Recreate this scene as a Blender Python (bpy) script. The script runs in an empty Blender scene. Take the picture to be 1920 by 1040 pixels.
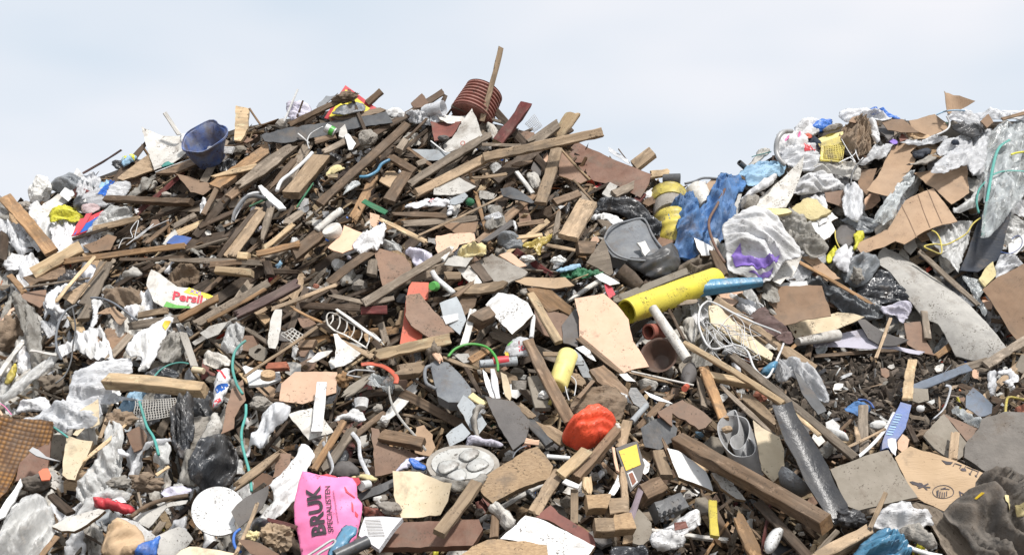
import bpy, math, random
import numpy as np
from mathutils import Vector, Matrix, noise
from mathutils.geometry import delaunay_2d_cdt
R = math.radians
sc = bpy.context.scene
col = sc.collection
# ---------------------------------------------------------------- camera
F = 2059.0; PITCH = R(4.9); CAM = Vector((0, 0, 1.5))
cam_d = bpy.data.cameras.new('camera'); cam = bpy.data.objects.new('camera', cam_d); col.objects.link(cam)
cam.location = CAM; cam.rotation_euler = (R(90) + PITCH, 0, 0)
cam_d.sensor_width = 36; cam_d.lens = 36 * F / 1920; cam_d.clip_end = 2000; cam_d.clip_start = 0.05
sc.camera = cam
# ---------------------------------------------------------------- sky, sun, exposure
sc.view_settings.view_transform = 'Standard'; sc.view_settings.look = 'None'
sc.view_settings.exposure = 0.0; sc.view_settings.gamma = 1
SUN_EL, SUN_AZ = 52, -150       # azimuth the light comes from: behind the camera's right shoulder... see below
w = bpy.data.worlds.new('World'); sc.world = w; w.use_nodes = True
nt = w.node_tree; nt.nodes.clear()
def N(t, **k):
    n = nt.nodes.new(t)
    for a, b in k.items(): setattr(n, a, b)
    return n
wo = N('ShaderNodeOutputWorld'); bg = N('ShaderNodeBackground')
sky = N('ShaderNodeTexSky', sky_type='NISHITA'); sky.sun_disc = False
sky.sun_elevation = R(SUN_EL); sky.sun_rotation = R(25); sky.air_density = 1.0; sky.dust_density = 2.0
tc = N('ShaderNodeTexCoord'); mp = N('ShaderNodeMapping'); mp.inputs['Scale'].default_value = (1.6, 1.6, 4.0)
mp.inputs['Location'].default_value = (0.35, 0.1, 0.55)
ns = N('ShaderNodeTexNoise'); ns.inputs['Scale'].default_value = 1.5; ns.inputs['Detail'].default_value = 3; ns.inputs['Roughness'].default_value = .45
rp = N('ShaderNodeValToRGB'); rp.color_ramp.elements[0].position = .36; rp.color_ramp.elements[1].position = .66
rp.color_ramp.elements[0].color = (7.5, 8.4, 9.4, 1); rp.color_ramp.elements[1].color = (9.9, 9.9, 10.3, 1)
mx = N('ShaderNodeMix', data_type='RGBA'); mx.inputs['Factor'].default_value = .9
nt.links.new(tc.outputs['Generated'], mp.inputs[0]); nt.links.new(mp.outputs[0], ns.inputs['Vector'])
nt.links.new(ns.outputs['Fac'], rp.inputs[0]); nt.links.new(sky.outputs[0], mx.inputs['A'])
nt.links.new(rp.outputs[0], mx.inputs['B']); nt.links.new(mx.outputs['Result'], bg.inputs[0])
bg.inputs[1].default_value = 0.1; nt.links.new(bg.outputs[0], wo.inputs[0])
sl = bpy.data.lights.new('sun', 'SUN'); sun = bpy.data.objects.new('sun', sl); col.objects.link(sun)
sl.energy = 4.6; sl.angle = R(6); sl.color = (1, .965, .92)
_az = R(25); _el = R(SUN_EL)    # light from above, in front-right of the viewer's back
sd = Vector((math.sin(_az) * math.cos(_el), -math.cos(_az) * math.cos(_el) * 0.75, math.sin(_el))).normalized()
sun.rotation_euler = sd.to_track_quat('Z', 'Y').to_euler(); sun.location = (6, -6, 12)
sky.sun_rotation = math.atan2(sd.x, sd.y)
# ---------------------------------------------------------------- the heap's shape: a pixel's ray meets it at depth D
cx = [-700, -300, 0, 60, 120, 200, 280, 380, 440, 520, 620, 700, 850, 950, 1050, 1130, 1220, 1300, 1380, 1450, 1520, 1640, 1800, 1920, 2300, 2700]
cy = [560, 470, 408, 375, 352, 325, 290, 262, 240, 225, 205, 208, 215, 235, 270, 300, 335, 358, 335, 290, 250, 222, 228, 225, 250, 330]
def crest(px): return np.interp(px, cx, cy)
def sm(a, b, x):
    t = np.clip((x - a) / (b - a), 0, 1); return t * t * (3 - 2 * t)
def depth(px, py):
    c = crest(px); v = np.clip((1090 - py) / (1090 - c), -.2, 1)
    Dl = 5.6 + 3.5 * (.82 * v + .18 * np.maximum(v, 0) ** 3)
    Dr = np.where(v < 1, np.interp(-np.minimum(py, 1200), [-1200, -1090, -820, -760, -655, -600, -215], [5.1, 5.5, 6.3, 6.7, 8.2, 8.45, 9.7]), 9.7)
    Dr = np.minimum(Dr, np.interp(-c, [-600, -215], [8.45, 9.7]))
    k = sm(1380, 1540, px)
    return Dl * (1 - k) + Dr * k
FW = Vector((0, math.cos(PITCH), math.sin(PITCH))); UP = Vector((0, -math.sin(PITCH), math.cos(PITCH))); RX = Vector((1, 0, 0))
def ray(px, py): return RX * ((px - 960) / F) + UP * ((520 - py) / F) + FW
def at(px, py, off=0.):
    d = float(depth(px, py)) - off
    return CAM + ray(px, py) * d
# ---------------------------------------------------------------- materials (procedural)
MATS = {}
def mk(key, c1, c2=None, kind='plain', rough=.75, dirt=.35, mud=.3, bump=.3, spec=.3, alpha=1., scale=1., var=.18):
    MATS[key] = dict(c1=c1, c2=c2 or tuple(x * .7 for x in c1), kind=kind, rough=rough, dirt=dirt, mud=mud, bump=bump, spec=spec, alpha=alpha, scale=scale, var=var, m=None)
def M(key):
    s = MATS[key]
    if not s['m']: s['m'] = bpy.data.materials.new(key)
    return s['m']
def shade(key):      # nodes are made once everything stands
    s = MATS[key]; m = s['m']; m.use_nodes = True
    t = m.node_tree; t.nodes.clear(); L = t.links.new
    def n(ty, **k):
        x = t.nodes.new(ty)
        for a, b in k.items(): setattr(x, a, b)
        return x
    def val(node, **k):
        for a, b in k.items(): node.inputs[a.replace('_', ' ')].default_value = b
        return node
    out = n('ShaderNodeOutputMaterial'); bs = n('ShaderNodeBsdfPrincipled'); bs.inputs['Roughness'].default_value = s['rough']
    bs.inputs['Specular IOR Level'].default_value = s['spec']
    tc = n('ShaderNodeTexCoord'); oi = n('ShaderNodeObjectInfo')
    mul = n('ShaderNodeVectorMath', operation='MULTIPLY'); mul.inputs[1].default_value = (1, 1, 1)
    add = n('ShaderNodeVectorMath', operation='ADD'); rm = n('ShaderNodeVectorMath', operation='SCALE'); rm.inputs[0].default_value = (31, 57, 83)
    L(oi.outputs['Random'], rm.inputs['Scale']); L(tc.outputs['Object'], add.inputs[0]); L(rm.outputs[0], add.inputs[1])
    P = add.outputs[0]
    def nz(sc3, detail=4, rough=.55, dist=0):
        mm = n('ShaderNodeVectorMath', operation='MULTIPLY'); mm.inputs[1].default_value = sc3; L(P, mm.inputs[0])
        q = val(n('ShaderNodeTexNoise'), Scale=1, Detail=detail, Roughness=rough, Distortion=dist); L(mm.outputs[0], q.inputs['Vector']); return q.outputs['Fac']
    def ramp(f, a, b, ca=(0, 0, 0, 1), cb=(1, 1, 1, 1)):
        q = n('ShaderNodeMapRange'); q.inputs['From Min'].default_value = a; q.inputs['From Max'].default_value = b; L(f, q.inputs['Value']); return q.outputs[0]
    def mix(f, a, b):
        q = n('ShaderNodeMix', data_type='RGBA')
        for nm, v in (('Factor', f), ('A', a), ('B', b)):
            if hasattr(v, 'is_linked'): L(v, q.inputs[nm])
            else: q.inputs[nm].default_value = v if nm == 'Factor' else (*v, 1)
        return q.outputs['Result']
    def mth(op, a, b):
        q = n('ShaderNodeMath', operation=op)
        for i, v in enumerate((a, b)):
            if hasattr(v, 'is_linked'): L(v, q.inputs[i])
            else: q.inputs[i].default_value = v
        return q.outputs[0]
    k = s['kind']; S_ = s['scale']; hgt = None
    if k == 'wood':
        g = nz((3 * S_, 60 * S_, 60 * S_), 5, .65, .4); g2 = nz((1.2 * S_, 16 * S_, 16 * S_), 3, .5, 1.2)
        f = ramp(mth('ADD', mth('MULTIPLY', g, .55), mth('MULTIPLY', g2, .45)), .36, .64)
        c = mix(f, s['c2'], s['c1']); hgt = g
        big = nz((4, 11, 11), 4, .6); c = mix(mth('MULTIPLY', ramp(big, .50, .62), .75), c, tuple(x * .42 for x in s['c1'])); c = mix(mth('MULTIPLY', ramp(nz((9, 25, 25), 4, .7), .56, .66), .5), c, tuple(min(.7, x * 1.3 + .03) for x in s['c1']))
    elif k == 'chip':
        v = n('ShaderNodeTexVoronoi'); v.inputs['Scale'].default_value = 1
        mm = n('ShaderNodeVectorMath', operation='MULTIPLY'); mm.inputs[1].default_value = (70, 160, 110); L(P, mm.inputs[0]); L(mm.outputs[0], v.inputs['Vector'])
        sp = n('ShaderNodeSeparateColor'); L(v.outputs['Color'], sp.inputs[0])
        c = mix(sp.outputs[0], s['c2'], s['c1']); hgt = sp.outputs[1]
    elif k == 'attr':
        a = n('ShaderNodeAttribute'); a.attribute_name = 'Col'; f = nz((30, 30, 90), 4, .65)
        c0 = a.outputs['Color']
        q = n('ShaderNodeMix', data_type='RGBA', blend_type='MULTIPLY'); q.inputs['Factor'].default_value = 1; L(c0, q.inputs['A'])
        rr = n('ShaderNodeMapRange'); rr.inputs['From Min'].default_value = .3; rr.inputs['From Max'].default_value = .7; rr.inputs['To Min'].default_value = .55; rr.inputs['To Max'].default_value = 1.25; L(f, rr.inputs['Value'])
        cc = n('ShaderNodeCombineColor'); [L(rr.outputs[0], cc.inputs[i]) for i in range(3)]; L(cc.outputs[0], q.inputs['B'])
        c = q.outputs['Result']; hgt = f
    elif k == 'card':
        wv = n('ShaderNodeTexWave'); wv.inputs['Scale'].default_value = 28; wv.inputs['Distortion'].default_value = .4; L(P, wv.inputs['Vector'])
        f = nz((9, 9, 9), 4, .6); c = mix(ramp(f, .35, .7), s['c1'], s['c2']); hgt = mth('ADD', mth('MULTIPLY', wv.outputs['Fac'], .18), nz((25, 25, 25), 3))
    elif k == 'cloth' or k == 'film':
        g = nz((9 * S_, 38 * S_, 34 * S_), 3, .5, .8); f = nz((4, 4, 4), 3, .5)
        c = mix(ramp(f, .38, .68), s['c1'], s['c2'])
        r1 = mth('ABSOLUTE', mth('SUBTRACT', g, .5), 0); hgt = mth('MULTIPLY', r1, 2.2)
    elif k == 'diamond':
        a1 = n('ShaderNodeTexVoronoi'); a1.inputs['Scale'].default_value = 40; a1.inputs['Randomness'].default_value = .1; L(P, a1.inputs['Vector'])
        c = mix(ramp(a1.outputs['Distance'], .1, .6), s['c1'], s['c2']); hgt = mth('MULTIPLY', a1.outputs['Distance'], -1.5)
    else:
        f = nz((12 * S_, 12 * S_, 12 * S_), 5, .62); c = mix(ramp(f, .35, .7), s['c1'], s['c2']); hgt = nz((45 * S_, 45 * S_, 45 * S_), 4, .65)
    # per-object brightness, then dirt that belongs to the thing: mud smears and soil specks
    hs = n('ShaderNodeHueSaturation'); L(c, hs.inputs['Color'])
    vv = n('ShaderNodeMapRange'); vv.inputs['To Min'].default_value = 1 - s['var']; vv.inputs['To Max'].default_value = 1 + s['var'] * .6; L(oi.outputs['Random'], vv.inputs['Value']); L(vv.outputs[0], hs.inputs['Value'])
    c = hs.outputs['Color']
    if s['mud'] > 0:
        md = nz((7, 7, 7), 6, .68, .3); c = mix(mth('MULTIPLY', ramp(md, .60 - .24 * s['mud'], .72), min(1, .4 + s['mud'])), c, (.13, .10, .075))
        if k != 'attr' and s['mud'] > .05: c = mix(mth('MULTIPLY', ramp(nz((2.5, 2.5, 2.5), 4, .6), .42, .7), .18), c, (.27, .24, .205))
    if s['dirt'] > 0:
        d1 = nz((75, 75, 75), 3, .7); d2 = nz((9, 9, 9), 2)
        dd = mth('ADD', d1, mth('MULTIPLY', mth('SUBTRACT', d2, .5), .55))
        c = mix(mth('MULTIPLY', ramp(dd, .70 - .14 * s['dirt'], .76 - .14 * s['dirt']), .85), c, (.055, .04, .028))
    L(c, bs.inputs['Base Color'])
    if s['bump'] > 0:
        b = n('ShaderNodeBump'); b.inputs['Strength'].default_value = min(1, s['bump']); b.inputs['Distance'].default_value = .006
        L(hgt, b.inputs['Height']); L(b.outputs[0], bs.inputs['Normal'])
    if k == 'film':
        tr = n('ShaderNodeBsdfTranslucent'); L(c, tr.inputs[0]); ms = n('ShaderNodeMixShader'); ms.inputs[0].default_value = .3
        L(bs.outputs[0], ms.inputs[1]); L(tr.outputs[0], ms.inputs[2])
        if s['alpha'] < 1:
            tp = n('ShaderNodeBsdfTransparent'); m2 = n('ShaderNodeMixShader')
            fa = n('ShaderNodeMapRange'); fa.inputs['From Min'].default_value = .35; fa.inputs['From Max'].default_value = .65
            fa.inputs['To Min'].default_value = max(0, s['alpha'] - .22); fa.inputs['To Max'].default_value = min(1, s['alpha'] + .22); L(nz((3, 26, 22), 3, .5, .5), fa.inputs['Value'])
            L(fa.outputs[0], m2.inputs[0]); L(tp.outputs[0], m2.inputs[1]); L(ms.outputs[0], m2.inputs[2]); L(m2.outputs[0], out.inputs[0])
        else: L(ms.outputs[0], out.inputs[0])
    else: L(bs.outputs[0], out.inputs[0])
    return m
W_ = dict(kind='wood', rough=.75, bump=.6, spec=.25, var=.38)
mk('pine', (.64, .47, .28), (.44, .29, .15), dirt=.3, mud=.15, **W_)
mk('tan', (.43, .315, .205), (.27, .19, .12), dirt=.45, mud=.3, **W_)
mk('brown', (.27, .185, .12), (.11, .072, .045), dirt=.35, mud=.35, **W_)
mk('orangewood', (.43, .26, .13), (.23, .13, .065), dirt=.35, mud=.3, **W_)
mk('greywood', (.33, .285, .235), (.17, .14, .11), dirt=.4, mud=.35, **W_)
mk('darkwood', (.095, .064, .043), (.035, .024, .016), dirt=.3, mud=.25, **W_)
mk('redwood', (.17, .035, .032), (.09, .02, .02), dirt=.4, mud=.3, **W_)
mk('purplewood', (.14, .085, .085), (.07, .045, .045), dirt=.3, mud=.2, **W_)
mk('whitewood', (.74, .72, .68), (.62, .59, .54), dirt=.35, mud=.15, **W_)
mk('white', (.80, .80, .79), (.70, .69, .67), dirt=.55, mud=.3, rough=.5, bump=.15)
mk('dirtywhite', (.66, .64, .60), (.50, .47, .42), dirt=.55, mud=.35, rough=.6, bump=.3)
mk('cream', (.72, .64, .50), (.60, .50, .36), dirt=.35, mud=.3, rough=.6, bump=.2)
mk('peach', (.70, .46, .32), (.62, .40, .27), dirt=.32, mud=.16, rough=.55, bump=.12)
mk('core', (.34, .23, .13), (.13, .085, .05), kind='chip', dirt=.5, mud=.3, rough=.9, bump=.9)
mk('chipboard', (.42, .29, .17), (.30, .20, .115), kind='chip', dirt=.45, mud=.35, rough=.85, bump=.35)
mk('brownboard', (.20, .125, .085), (.14, .085, .055), dirt=.4, mud=.3, rough=.7, bump=.3)
mk('redboard', (.22, .075, .055), (.15, .05, .04), dirt=.4, mud=.2, rough=.6, bump=.3)
mk('rust', (.135, .065, .042), (.20, .11, .075), dirt=.35, mud=.4, rough=.55, bump=.3)
mk('greyboard', (.40, .385, .36), (.29, .275, .25), dirt=.5, mud=.3, rough=.8, bump=.35)
mk('claygrey', (.255, .225, .185), (.20, .175, .14), dirt=.4, mud=.2, rough=.9, bump=.4)
mk('slate', (.12, .125, .13), (.085, .088, .092), dirt=.3, mud=.25, rough=.7, bump=.4)
mk('concrete', (.42, .40, .36), (.30, .28, .25), dirt=.5, mud=.4, rough=.95, bump=.8)
mk('foam', (.78, .77, .74), (.66, .65, .62), dirt=.3, mud=.2, rough=.9, bump=.4)
mk('yellowfoam', (.72, .62, .34), (.55, .43, .18), dirt=.35, mud=.2, rough=.95, bump=.9)
mk('brick', (.36, .13, .08), (.26, .095, .06), dirt=.4, mud=.3, rough=.95, bump=.7)
mk('terracotta', (.42, .12, .055), (.30, .085, .045), dirt=.35, mud=.2, rough=.7, bump=.2)
mk('oxide', (.25, .085, .065), (.34, .17, .14), dirt=.55, mud=.35, rough=.6, bump=.25)
mk('card', (.42, .29, .19), (.34, .23, .15), kind='card', dirt=.15, mud=.12, rough=.9, bump=.35)
mk('carddark', (.26, .17, .11), (.20, .13, .085), kind='card', dirt=.2, mud=.25, rough=.9, bump=.35)
mk('kraft', (.52, .39, .25), (.42, .30, .18), kind='cloth', dirt=.15, mud=.1, rough=.9, bump=.5)
mk('plasticblack', (.035, .038, .042), (.06, .062, .068), dirt=.2, mud=.45, rough=.4, spec=.5, bump=.2)
mk('plasticgrey', (.17, .19, .215), (.12, .135, .15), dirt=.35, mud=.35, rough=.5, spec=.4, bump=.2)
mk('greyplate', (.30, .335, .37), (.25, .27, .30), dirt=.4, mud=.2, rough=.5, bump=.2)
mk('plasticwhite', (.76, .77, .77), (.64, .63, .61), dirt=.6, mud=.3, rough=.4, spec=.5, bump=.1)
mk('yellow', (.64, .52, .08), (.46, .37, .07), dirt=.6, mud=.5, rough=.45, spec=.4, bump=.15)
mk('paleyellow', (.78, .68, .25), (.68, .58, .18), dirt=.2, mud=.1, rough=.5, spec=.4, bump=.1)
mk('yellowplate', (.80, .55, .04), (.72, .46, .03), dirt=.3, mud=.05, rough=.5, bump=.1)
mk('yellowpipe', (.78, .66, .07), (.64, .54, .06), dirt=.5, mud=.12, rough=.45)
mk('green', (.08, .40, .06), (.06, .30, .05), dirt=.2, mud=.1, rough=.4, spec=.5, bump=.1)
mk('teal', (.09, .34, .30), (.06, .24, .21), dirt=.2, mud=.1, rough=.6, bump=.2)
mk('darkgreen', (.03, .12, .06), (.02, .09, .05), dirt=.2, mud=.2, rough=.6, bump=.4)
mk('blue', (.045, .115, .36), (.035, .08, .24), dirt=.35, mud=.4, rough=.45, spec=.4, bump=.2)
mk('bluepaint', (.06, .13, .38), (.22, .25, .33), dirt=.5, mud=.8, rough=.6, bump=.4)
mk('bluesheen', (.10, .33, .50), (.07, .22, .36), kind='cloth', dirt=.15, mud=.15, rough=.35, spec=.5, bump=.5)
mk('bluegrey', (.14, .22, .30), (.10, .16, .22), dirt=.3, mud=.2, rough=.5, bump=.3)
mk('red', (.62, .10, .05), (.50, .07, .04), dirt=.3, mud=.15, rough=.5, spec=.4, bump=.2)
mk('signred', (.62, .07, .085), (.50, .05, .06), dirt=.25, mud=.05, rough=.45, bump=.1)
mk('pink', (.86, .24, .46), (.80, .20, .40), dirt=.2, mud=.04, rough=.5, bump=.15, var=0)
mk('ink', (.035, .03, .035), (.08, .06, .07), dirt=.2, mud=0, rough=.6, bump=0)
mk('inkred', (.60, .05, .08), (.52, .06, .08), dirt=.5, mud=.15, rough=.6, bump=0)
mk('inkblue', (.03, .14, .52), (.03, .12, .42), dirt=.1, mud=0, rough=.6, bump=0)
mk('inkyellow', (.80, .70, .08), (.75, .62, .08), dirt=.15, mud=0, rough=.6, bump=0)
mk('inkgreen', (.16, .45, .10), (.14, .38, .10), dirt=.15, mud=0, rough=.6, bump=0)
mk('inkpurple', (.22, .13, .50), (.30, .20, .55), dirt=.2, mud=.1, rough=.5, bump=.1)
mk('orangeplastic', (.80, .20, .09), (.72, .17, .08), dirt=.1, mud=0, rough=.5, bump=.1)
mk('metal', (.42, .42, .42), (.32, .32, .32), dirt=.25, mud=.25, rough=.4, spec=.7, bump=.2)
mk('foil', (.46, .46, .44), (.36, .35, .32), dirt=.5, mud=.5, rough=.45, spec=.6, bump=.4)
mk('gold', (.55, .42, .10), (.35, .25, .05), kind='cloth', dirt=.2, mud=.2, rough=.3, spec=.7, bump=1)
mk('wire', (.62, .62, .62), (.5, .5, .5), dirt=.2, mud=.1, rough=.5, spec=.5, bump=0)
mk('cable', (.15, .16, .18), (.10, .11, .12), dirt=.2, mud=.2, rough=.5, spec=.4, bump=0)
mk('rubber', (.07, .066, .064), (.11, .10, .095), dirt=.3, mud=.55, rough=.8, bump=.7)
mk('char', (.10, .092, .085), (.17, .155, .14), dirt=.4, mud=.5, rough=.9, bump=1)
mk('basket', (.30, .145, .04), (.085, .04, .015), kind='diamond', dirt=.1, mud=.2, rough=.55, bump=1)
C_ = dict(kind='cloth', rough=.55, bump=.7)
mk('bagwhite', (.74, .74, .755), (.61, .605, .59), dirt=.25, mud=.18, spec=.4, **C_)
mk('bagdirty', (.56, .54, .50), (.40, .37, .32), dirt=.3, mud=.4, **C_)
mk('bagblack', (.030, .033, .038), (.05, .052, .058), kind='cloth', dirt=.05, mud=.2, rough=.3, spec=.6, bump=1)
mk('baggrey', (.21, .225, .24), (.13, .14, .15), kind='cloth', dirt=.15, mud=.3, rough=.4, spec=.5, bump=.9)
mk('bagblue', (.06, .19, .60), (.05, .14, .45), kind='cloth', dirt=.05, mud=.05, rough=.4, spec=.5, bump=.8)
mk('tarpblue', (.07, .17, .36), (.06, .13, .27), kind='cloth', dirt=.15, mud=.3, rough=.6, bump=.8)
mk('tarplight', (.33, .53, .70), (.26, .42, .58), kind='cloth', dirt=.1, mud=.1, rough=.5, bump=.7)
mk('bagorange', (.70, .085, .035), (.56, .06, .03), kind='cloth', dirt=.08, mud=.04, rough=.42, spec=.4, bump=.6)
mk('bagyellow', (.72, .68, .06), (.58, .54, .05), kind='cloth', dirt=.15, mud=.15, rough=.45, bump=.8)
mk('ragbrown', (.25, .185, .13), (.17, .12, .08), kind='cloth', dirt=.2, mud=.3, rough=.95, bump=1)
mk('raggrey', (.36, .335, .30), (.26, .24, .21), kind='cloth', dirt=.2, mud=.3, rough=.95, bump=1)
mk('clothnavy', (.018, .026, .042), (.03, .038, .055), kind='cloth', dirt=.1, mud=.15, rough=.7, bump=.6)
mk('paper', (.76, .76, .78), (.64, .64, .66), kind='cloth', dirt=.15, mud=.08, rough=.8, bump=.6)
mk('lilac', (.56, .54, .70), (.48, .46, .60), kind='cloth', dirt=.15, mud=.1, rough=.8, bump=.7)
mk('pinkfilm', (.74, .62, .62), (.70, .50, .50), kind='film', dirt=.1, mud=.08, rough=.4, bump=.8, alpha=.95)
mk('film', (.80, .80, .79), (.70, .70, .68), kind='film', dirt=.06, mud=.08, rough=.28, spec=.6, bump=.8, alpha=.66)
mk('filmclear', (.78, .82, .83), (.70, .74, .75), kind='film', dirt=.03, mud=.06, rough=.2, spec=.7, bump=.8, alpha=.48)
mk('filmwhite', (.80, .81, .83), (.70, .71, .73), kind='film', dirt=.06, mud=.06, rough=.35, spec=.5, bump=.8, alpha=.88)
mk('filmdirty', (.50, .48, .44), (.36, .34, .30), kind='film', dirt=.2, mud=.4, rough=.45, bump=.9, alpha=.85)
mk('darkbrown', (.11, .06, .042), (.08, .05, .04), dirt=.4, mud=.4, rough=.6)
mk('debris', (.3, .3, .3), kind='attr', dirt=.25, mud=.2, rough=.85, bump=.5, var=0)
mk('soilbase', (.022, .017, .013), (.012, .009, .007), dirt=.3, mud=.4, rough=.95, bump=1, var=0)  # heap body, near-black: shade of the gaps is put into its colour
mk('soil', (.085, .064, .047), (.045, .034, .026), dirt=.4, mud=.4, rough=.95, bump=1)
mk('ground', (.16, .135, .105), (.09, .075, .06), dirt=.4, mud=.4, rough=.95, bump=1, scale=.2, var=0)
# ---------------------------------------------------------------- tagging
OX = OY = 0.; KS = 1 / 3.466
def Z(ox, oy, k=1 / 3.466):
    global OX, OY, KS
    OX, OY, KS = ox, oy, k
def full(x, y): return OX + x * KS, OY + y * KS
LOFF = lambda L: .10 + .030 * L
LAND = []; COVER = []; USED = {}; rng = random.Random(7); SURF = {}
def tag(o, label, cat, group=None):
    o['label'] = label; o['category'] = cat
    if group: o['group'] = group
    USED.setdefault(label, []).append(o)
    return o
def mesh_obj(name, V, Fc, mats, M4=None, smooth=False, parent=None, mi=None, smooth_mask=None):
    me = bpy.data.meshes.new(name); me.from_pydata([tuple(v) for v in V], [], Fc)
    for k in (mats if isinstance(mats, (list, tuple)) else [mats]): me.materials.append(M(k))
    if mi is not None: me.polygons.foreach_set('material_index', mi)
    if smooth_mask is not None: me.polygons.foreach_set('use_smooth', smooth_mask)
    elif smooth: me.polygons.foreach_set('use_smooth', [True] * len(me.polygons))
    me.update()
    o = bpy.data.objects.new(name, me); col.objects.link(o)
    if M4 is not None: o.matrix_world = M4
    if parent is not None:
        o.parent = parent
        o.matrix_parent_inverse = PM[parent.name].inverted() if parent.name in PM else parent.matrix_world.inverted()
    PM[o.name] = M4.copy() if M4 is not None else Matrix.Identity(4)
    return o
PM = {}
def frame(O, X, Y, Zv): return Matrix(((X.x, Y.x, Zv.x, O.x), (X.y, Y.y, Zv.y, O.y), (X.z, Y.z, Zv.z, O.z), (0, 0, 0, 1)))
# ---------------------------------------------------------------- stick / beam / block
def beam_mesh(Ln, w_, t_, ragA=0, ragB=0, bend=0, warp=.004, rnd=None, notch=0):
    r = rnd or rng; c = min(.004, t_ * .25, w_ * .2); k = 4; n = max(3, min(14, int(Ln / .07) + 1))
    xs = [-w_ / 2 + c + (w_ - 2 * c) * i / k for i in range(k + 1)]
    loop = [(x, t_ / 2) for x in xs] + [(w_ / 2, t_ / 2 - c), (w_ / 2, -t_ / 2 + c)] + [(x, -t_ / 2) for x in reversed(xs)] + [(-w_ / 2, -t_ / 2 + c), (-w_ / 2, t_ / 2 - c)]
    m = len(loop); V = []; prof = {}
    def pr(y, end):   # ragged end: same jag for the strip through the thickness
        key = (round(y / w_ * 5), end); 
        if key not in prof: prof[key] = r.uniform(-1, 1)
        return prof[key]
    ph = r.uniform(0, 9); skA, skB = (r.uniform(-.5, .5) * (r.random() < .45) for _ in '12'); tpA, tpB = (r.uniform(.35, .9) if (rg_ > .015 and r.random() < .6) else 1. for rg_ in (ragA, ragB)); tw = r.uniform(-.12, .12)
    for i in range(n + 1):
        s = i / n; x = (s - .5) * Ln
        dz = bend * (1 - (2 * s - 1) ** 2) + warp * math.sin(ph + s * 5); dy = warp * math.sin(ph * 2 + s * 4)
        tp = (tpA + (1 - tpA) * min(1, s / .35)) * (tpB + (1 - tpB) * min(1, (1 - s) / .35)); ct, st = math.cos(tw * (s - .5)), math.sin(tw * (s - .5))
        for (y0, z0) in loop:
            y1_ = y0 - math.copysign(max(0, noise.noise((x * 16, y0 * 3 + ph, z0 * 20))) * min(.016, w_ * .16), y0) if abs(y0) > w_ / 2 - c * 1.5 else y0; y, z = y1_ * tp * ct - z0 * st, y1_ * tp * st + z0 * ct; xx = x + (skA * y0 if i == 0 else (skB * y0 if i == n else 0))
            if i == 0: xx += ragA * pr(y0, 0) + ragA * .4 * r.uniform(-1, 1)
            if i == n: xx += ragB * pr(y0, 1) + ragB * .4 * r.uniform(-1, 1)
            j = .0012
            V.append((xx, y + dy + r.uniform(-j, j), z + dz + r.uniform(-j, j)))
    Fc = []
    for i in range(n):
        for q in range(m):
            a = i * m + q; b = i * m + (q + 1) % m
            Fc.append((a, a + m, b + m, b))
    for e, base in ((0, 0), (1, n * m)):
        cV = len(V); cc = np.mean(np.array(V[base:base + m]), axis=0); V.append(tuple(cc))
        for q in range(m):
            a = base + q; b = base + (q + 1) % m
            Fc.append((a, b, cV) if e == 0 else (b, a, cV))
    return V, Fc
def S(name, cat, label, x0, y0, x1, y1, wpx, mat, L=2, roll=None, th=None, rag=0., ragA=None, ragB=None, dA=0, dB=0, bend=0, group=None, lm=None, parent=None, endmat=None):
    a = full(x0, y0); b = full(x1, y1); o = LOFF(L)
    _l = math.hypot(b[0] - a[0], b[1] - a[1]) + 1e-6; _x, _y = -(b[1] - a[1]) / _l * wpx * KS / 2, (b[0] - a[0]) / _l * wpx * KS / 2
    COVER.append([(a[0] + _x, a[1] + _y), (b[0] + _x, b[1] + _y), (b[0] - _x, b[1] - _y), (a[0] - _x, a[1] - _y)])
    P0 = at(*a, o + dA); P1 = at(*b, o + dB); mid = (P0 + P1) / 2
    ax = (P1 - P0); Ln = ax.length; ax.normalize(); V_ = (CAM - mid).normalized()
    wv = ax.cross(V_).normalized()
    if wv.z < 0 or (abs(wv.z) < .15 and wv.x < 0): wv = -wv; 
    nv = ax.cross(wv).normalized()
    if nv.dot(V_) < 0: nv = -nv
    rl = R(rng.uniform(12, 34) if roll is None else roll)
    n2 = nv * math.cos(rl) + wv * math.sin(rl); w2 = wv * math.cos(rl) - nv * math.sin(rl)
    dist = (mid - CAM).dot(FW); W = wpx * KS * dist / F
    T = th if th is not None else min(.05, max(.012, W * .4))
    W = max(W * .35, (W - abs(math.sin(rl)) * T) / math.cos(rl))
    Y = n2.cross(ax); M4 = frame(mid, ax, Y, n2)
    V, Fc = beam_mesh(Ln, W, T, rag if ragA is None else ragA, rag if ragB is None else ragB, bend, warp=min(.004, Ln * .006))
    ob = mesh_obj(name, V, Fc, [mat] + ([endmat] if endmat else []), M4, parent=parent, smooth=False)
    if endmat:
        mi = [0] * len(Fc); m = 14
        for i in range(len(Fc) - 2 * m, len(Fc)): mi[i] = 1
        ob.data.polygons.foreach_set('material_index', mi)
    if parent is None: tag(ob, label, cat, group)
    if lm: LAND.append((lm, (a[0] + b[0]) / 2, (a[1] + b[1]) / 2))
    return ob
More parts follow.
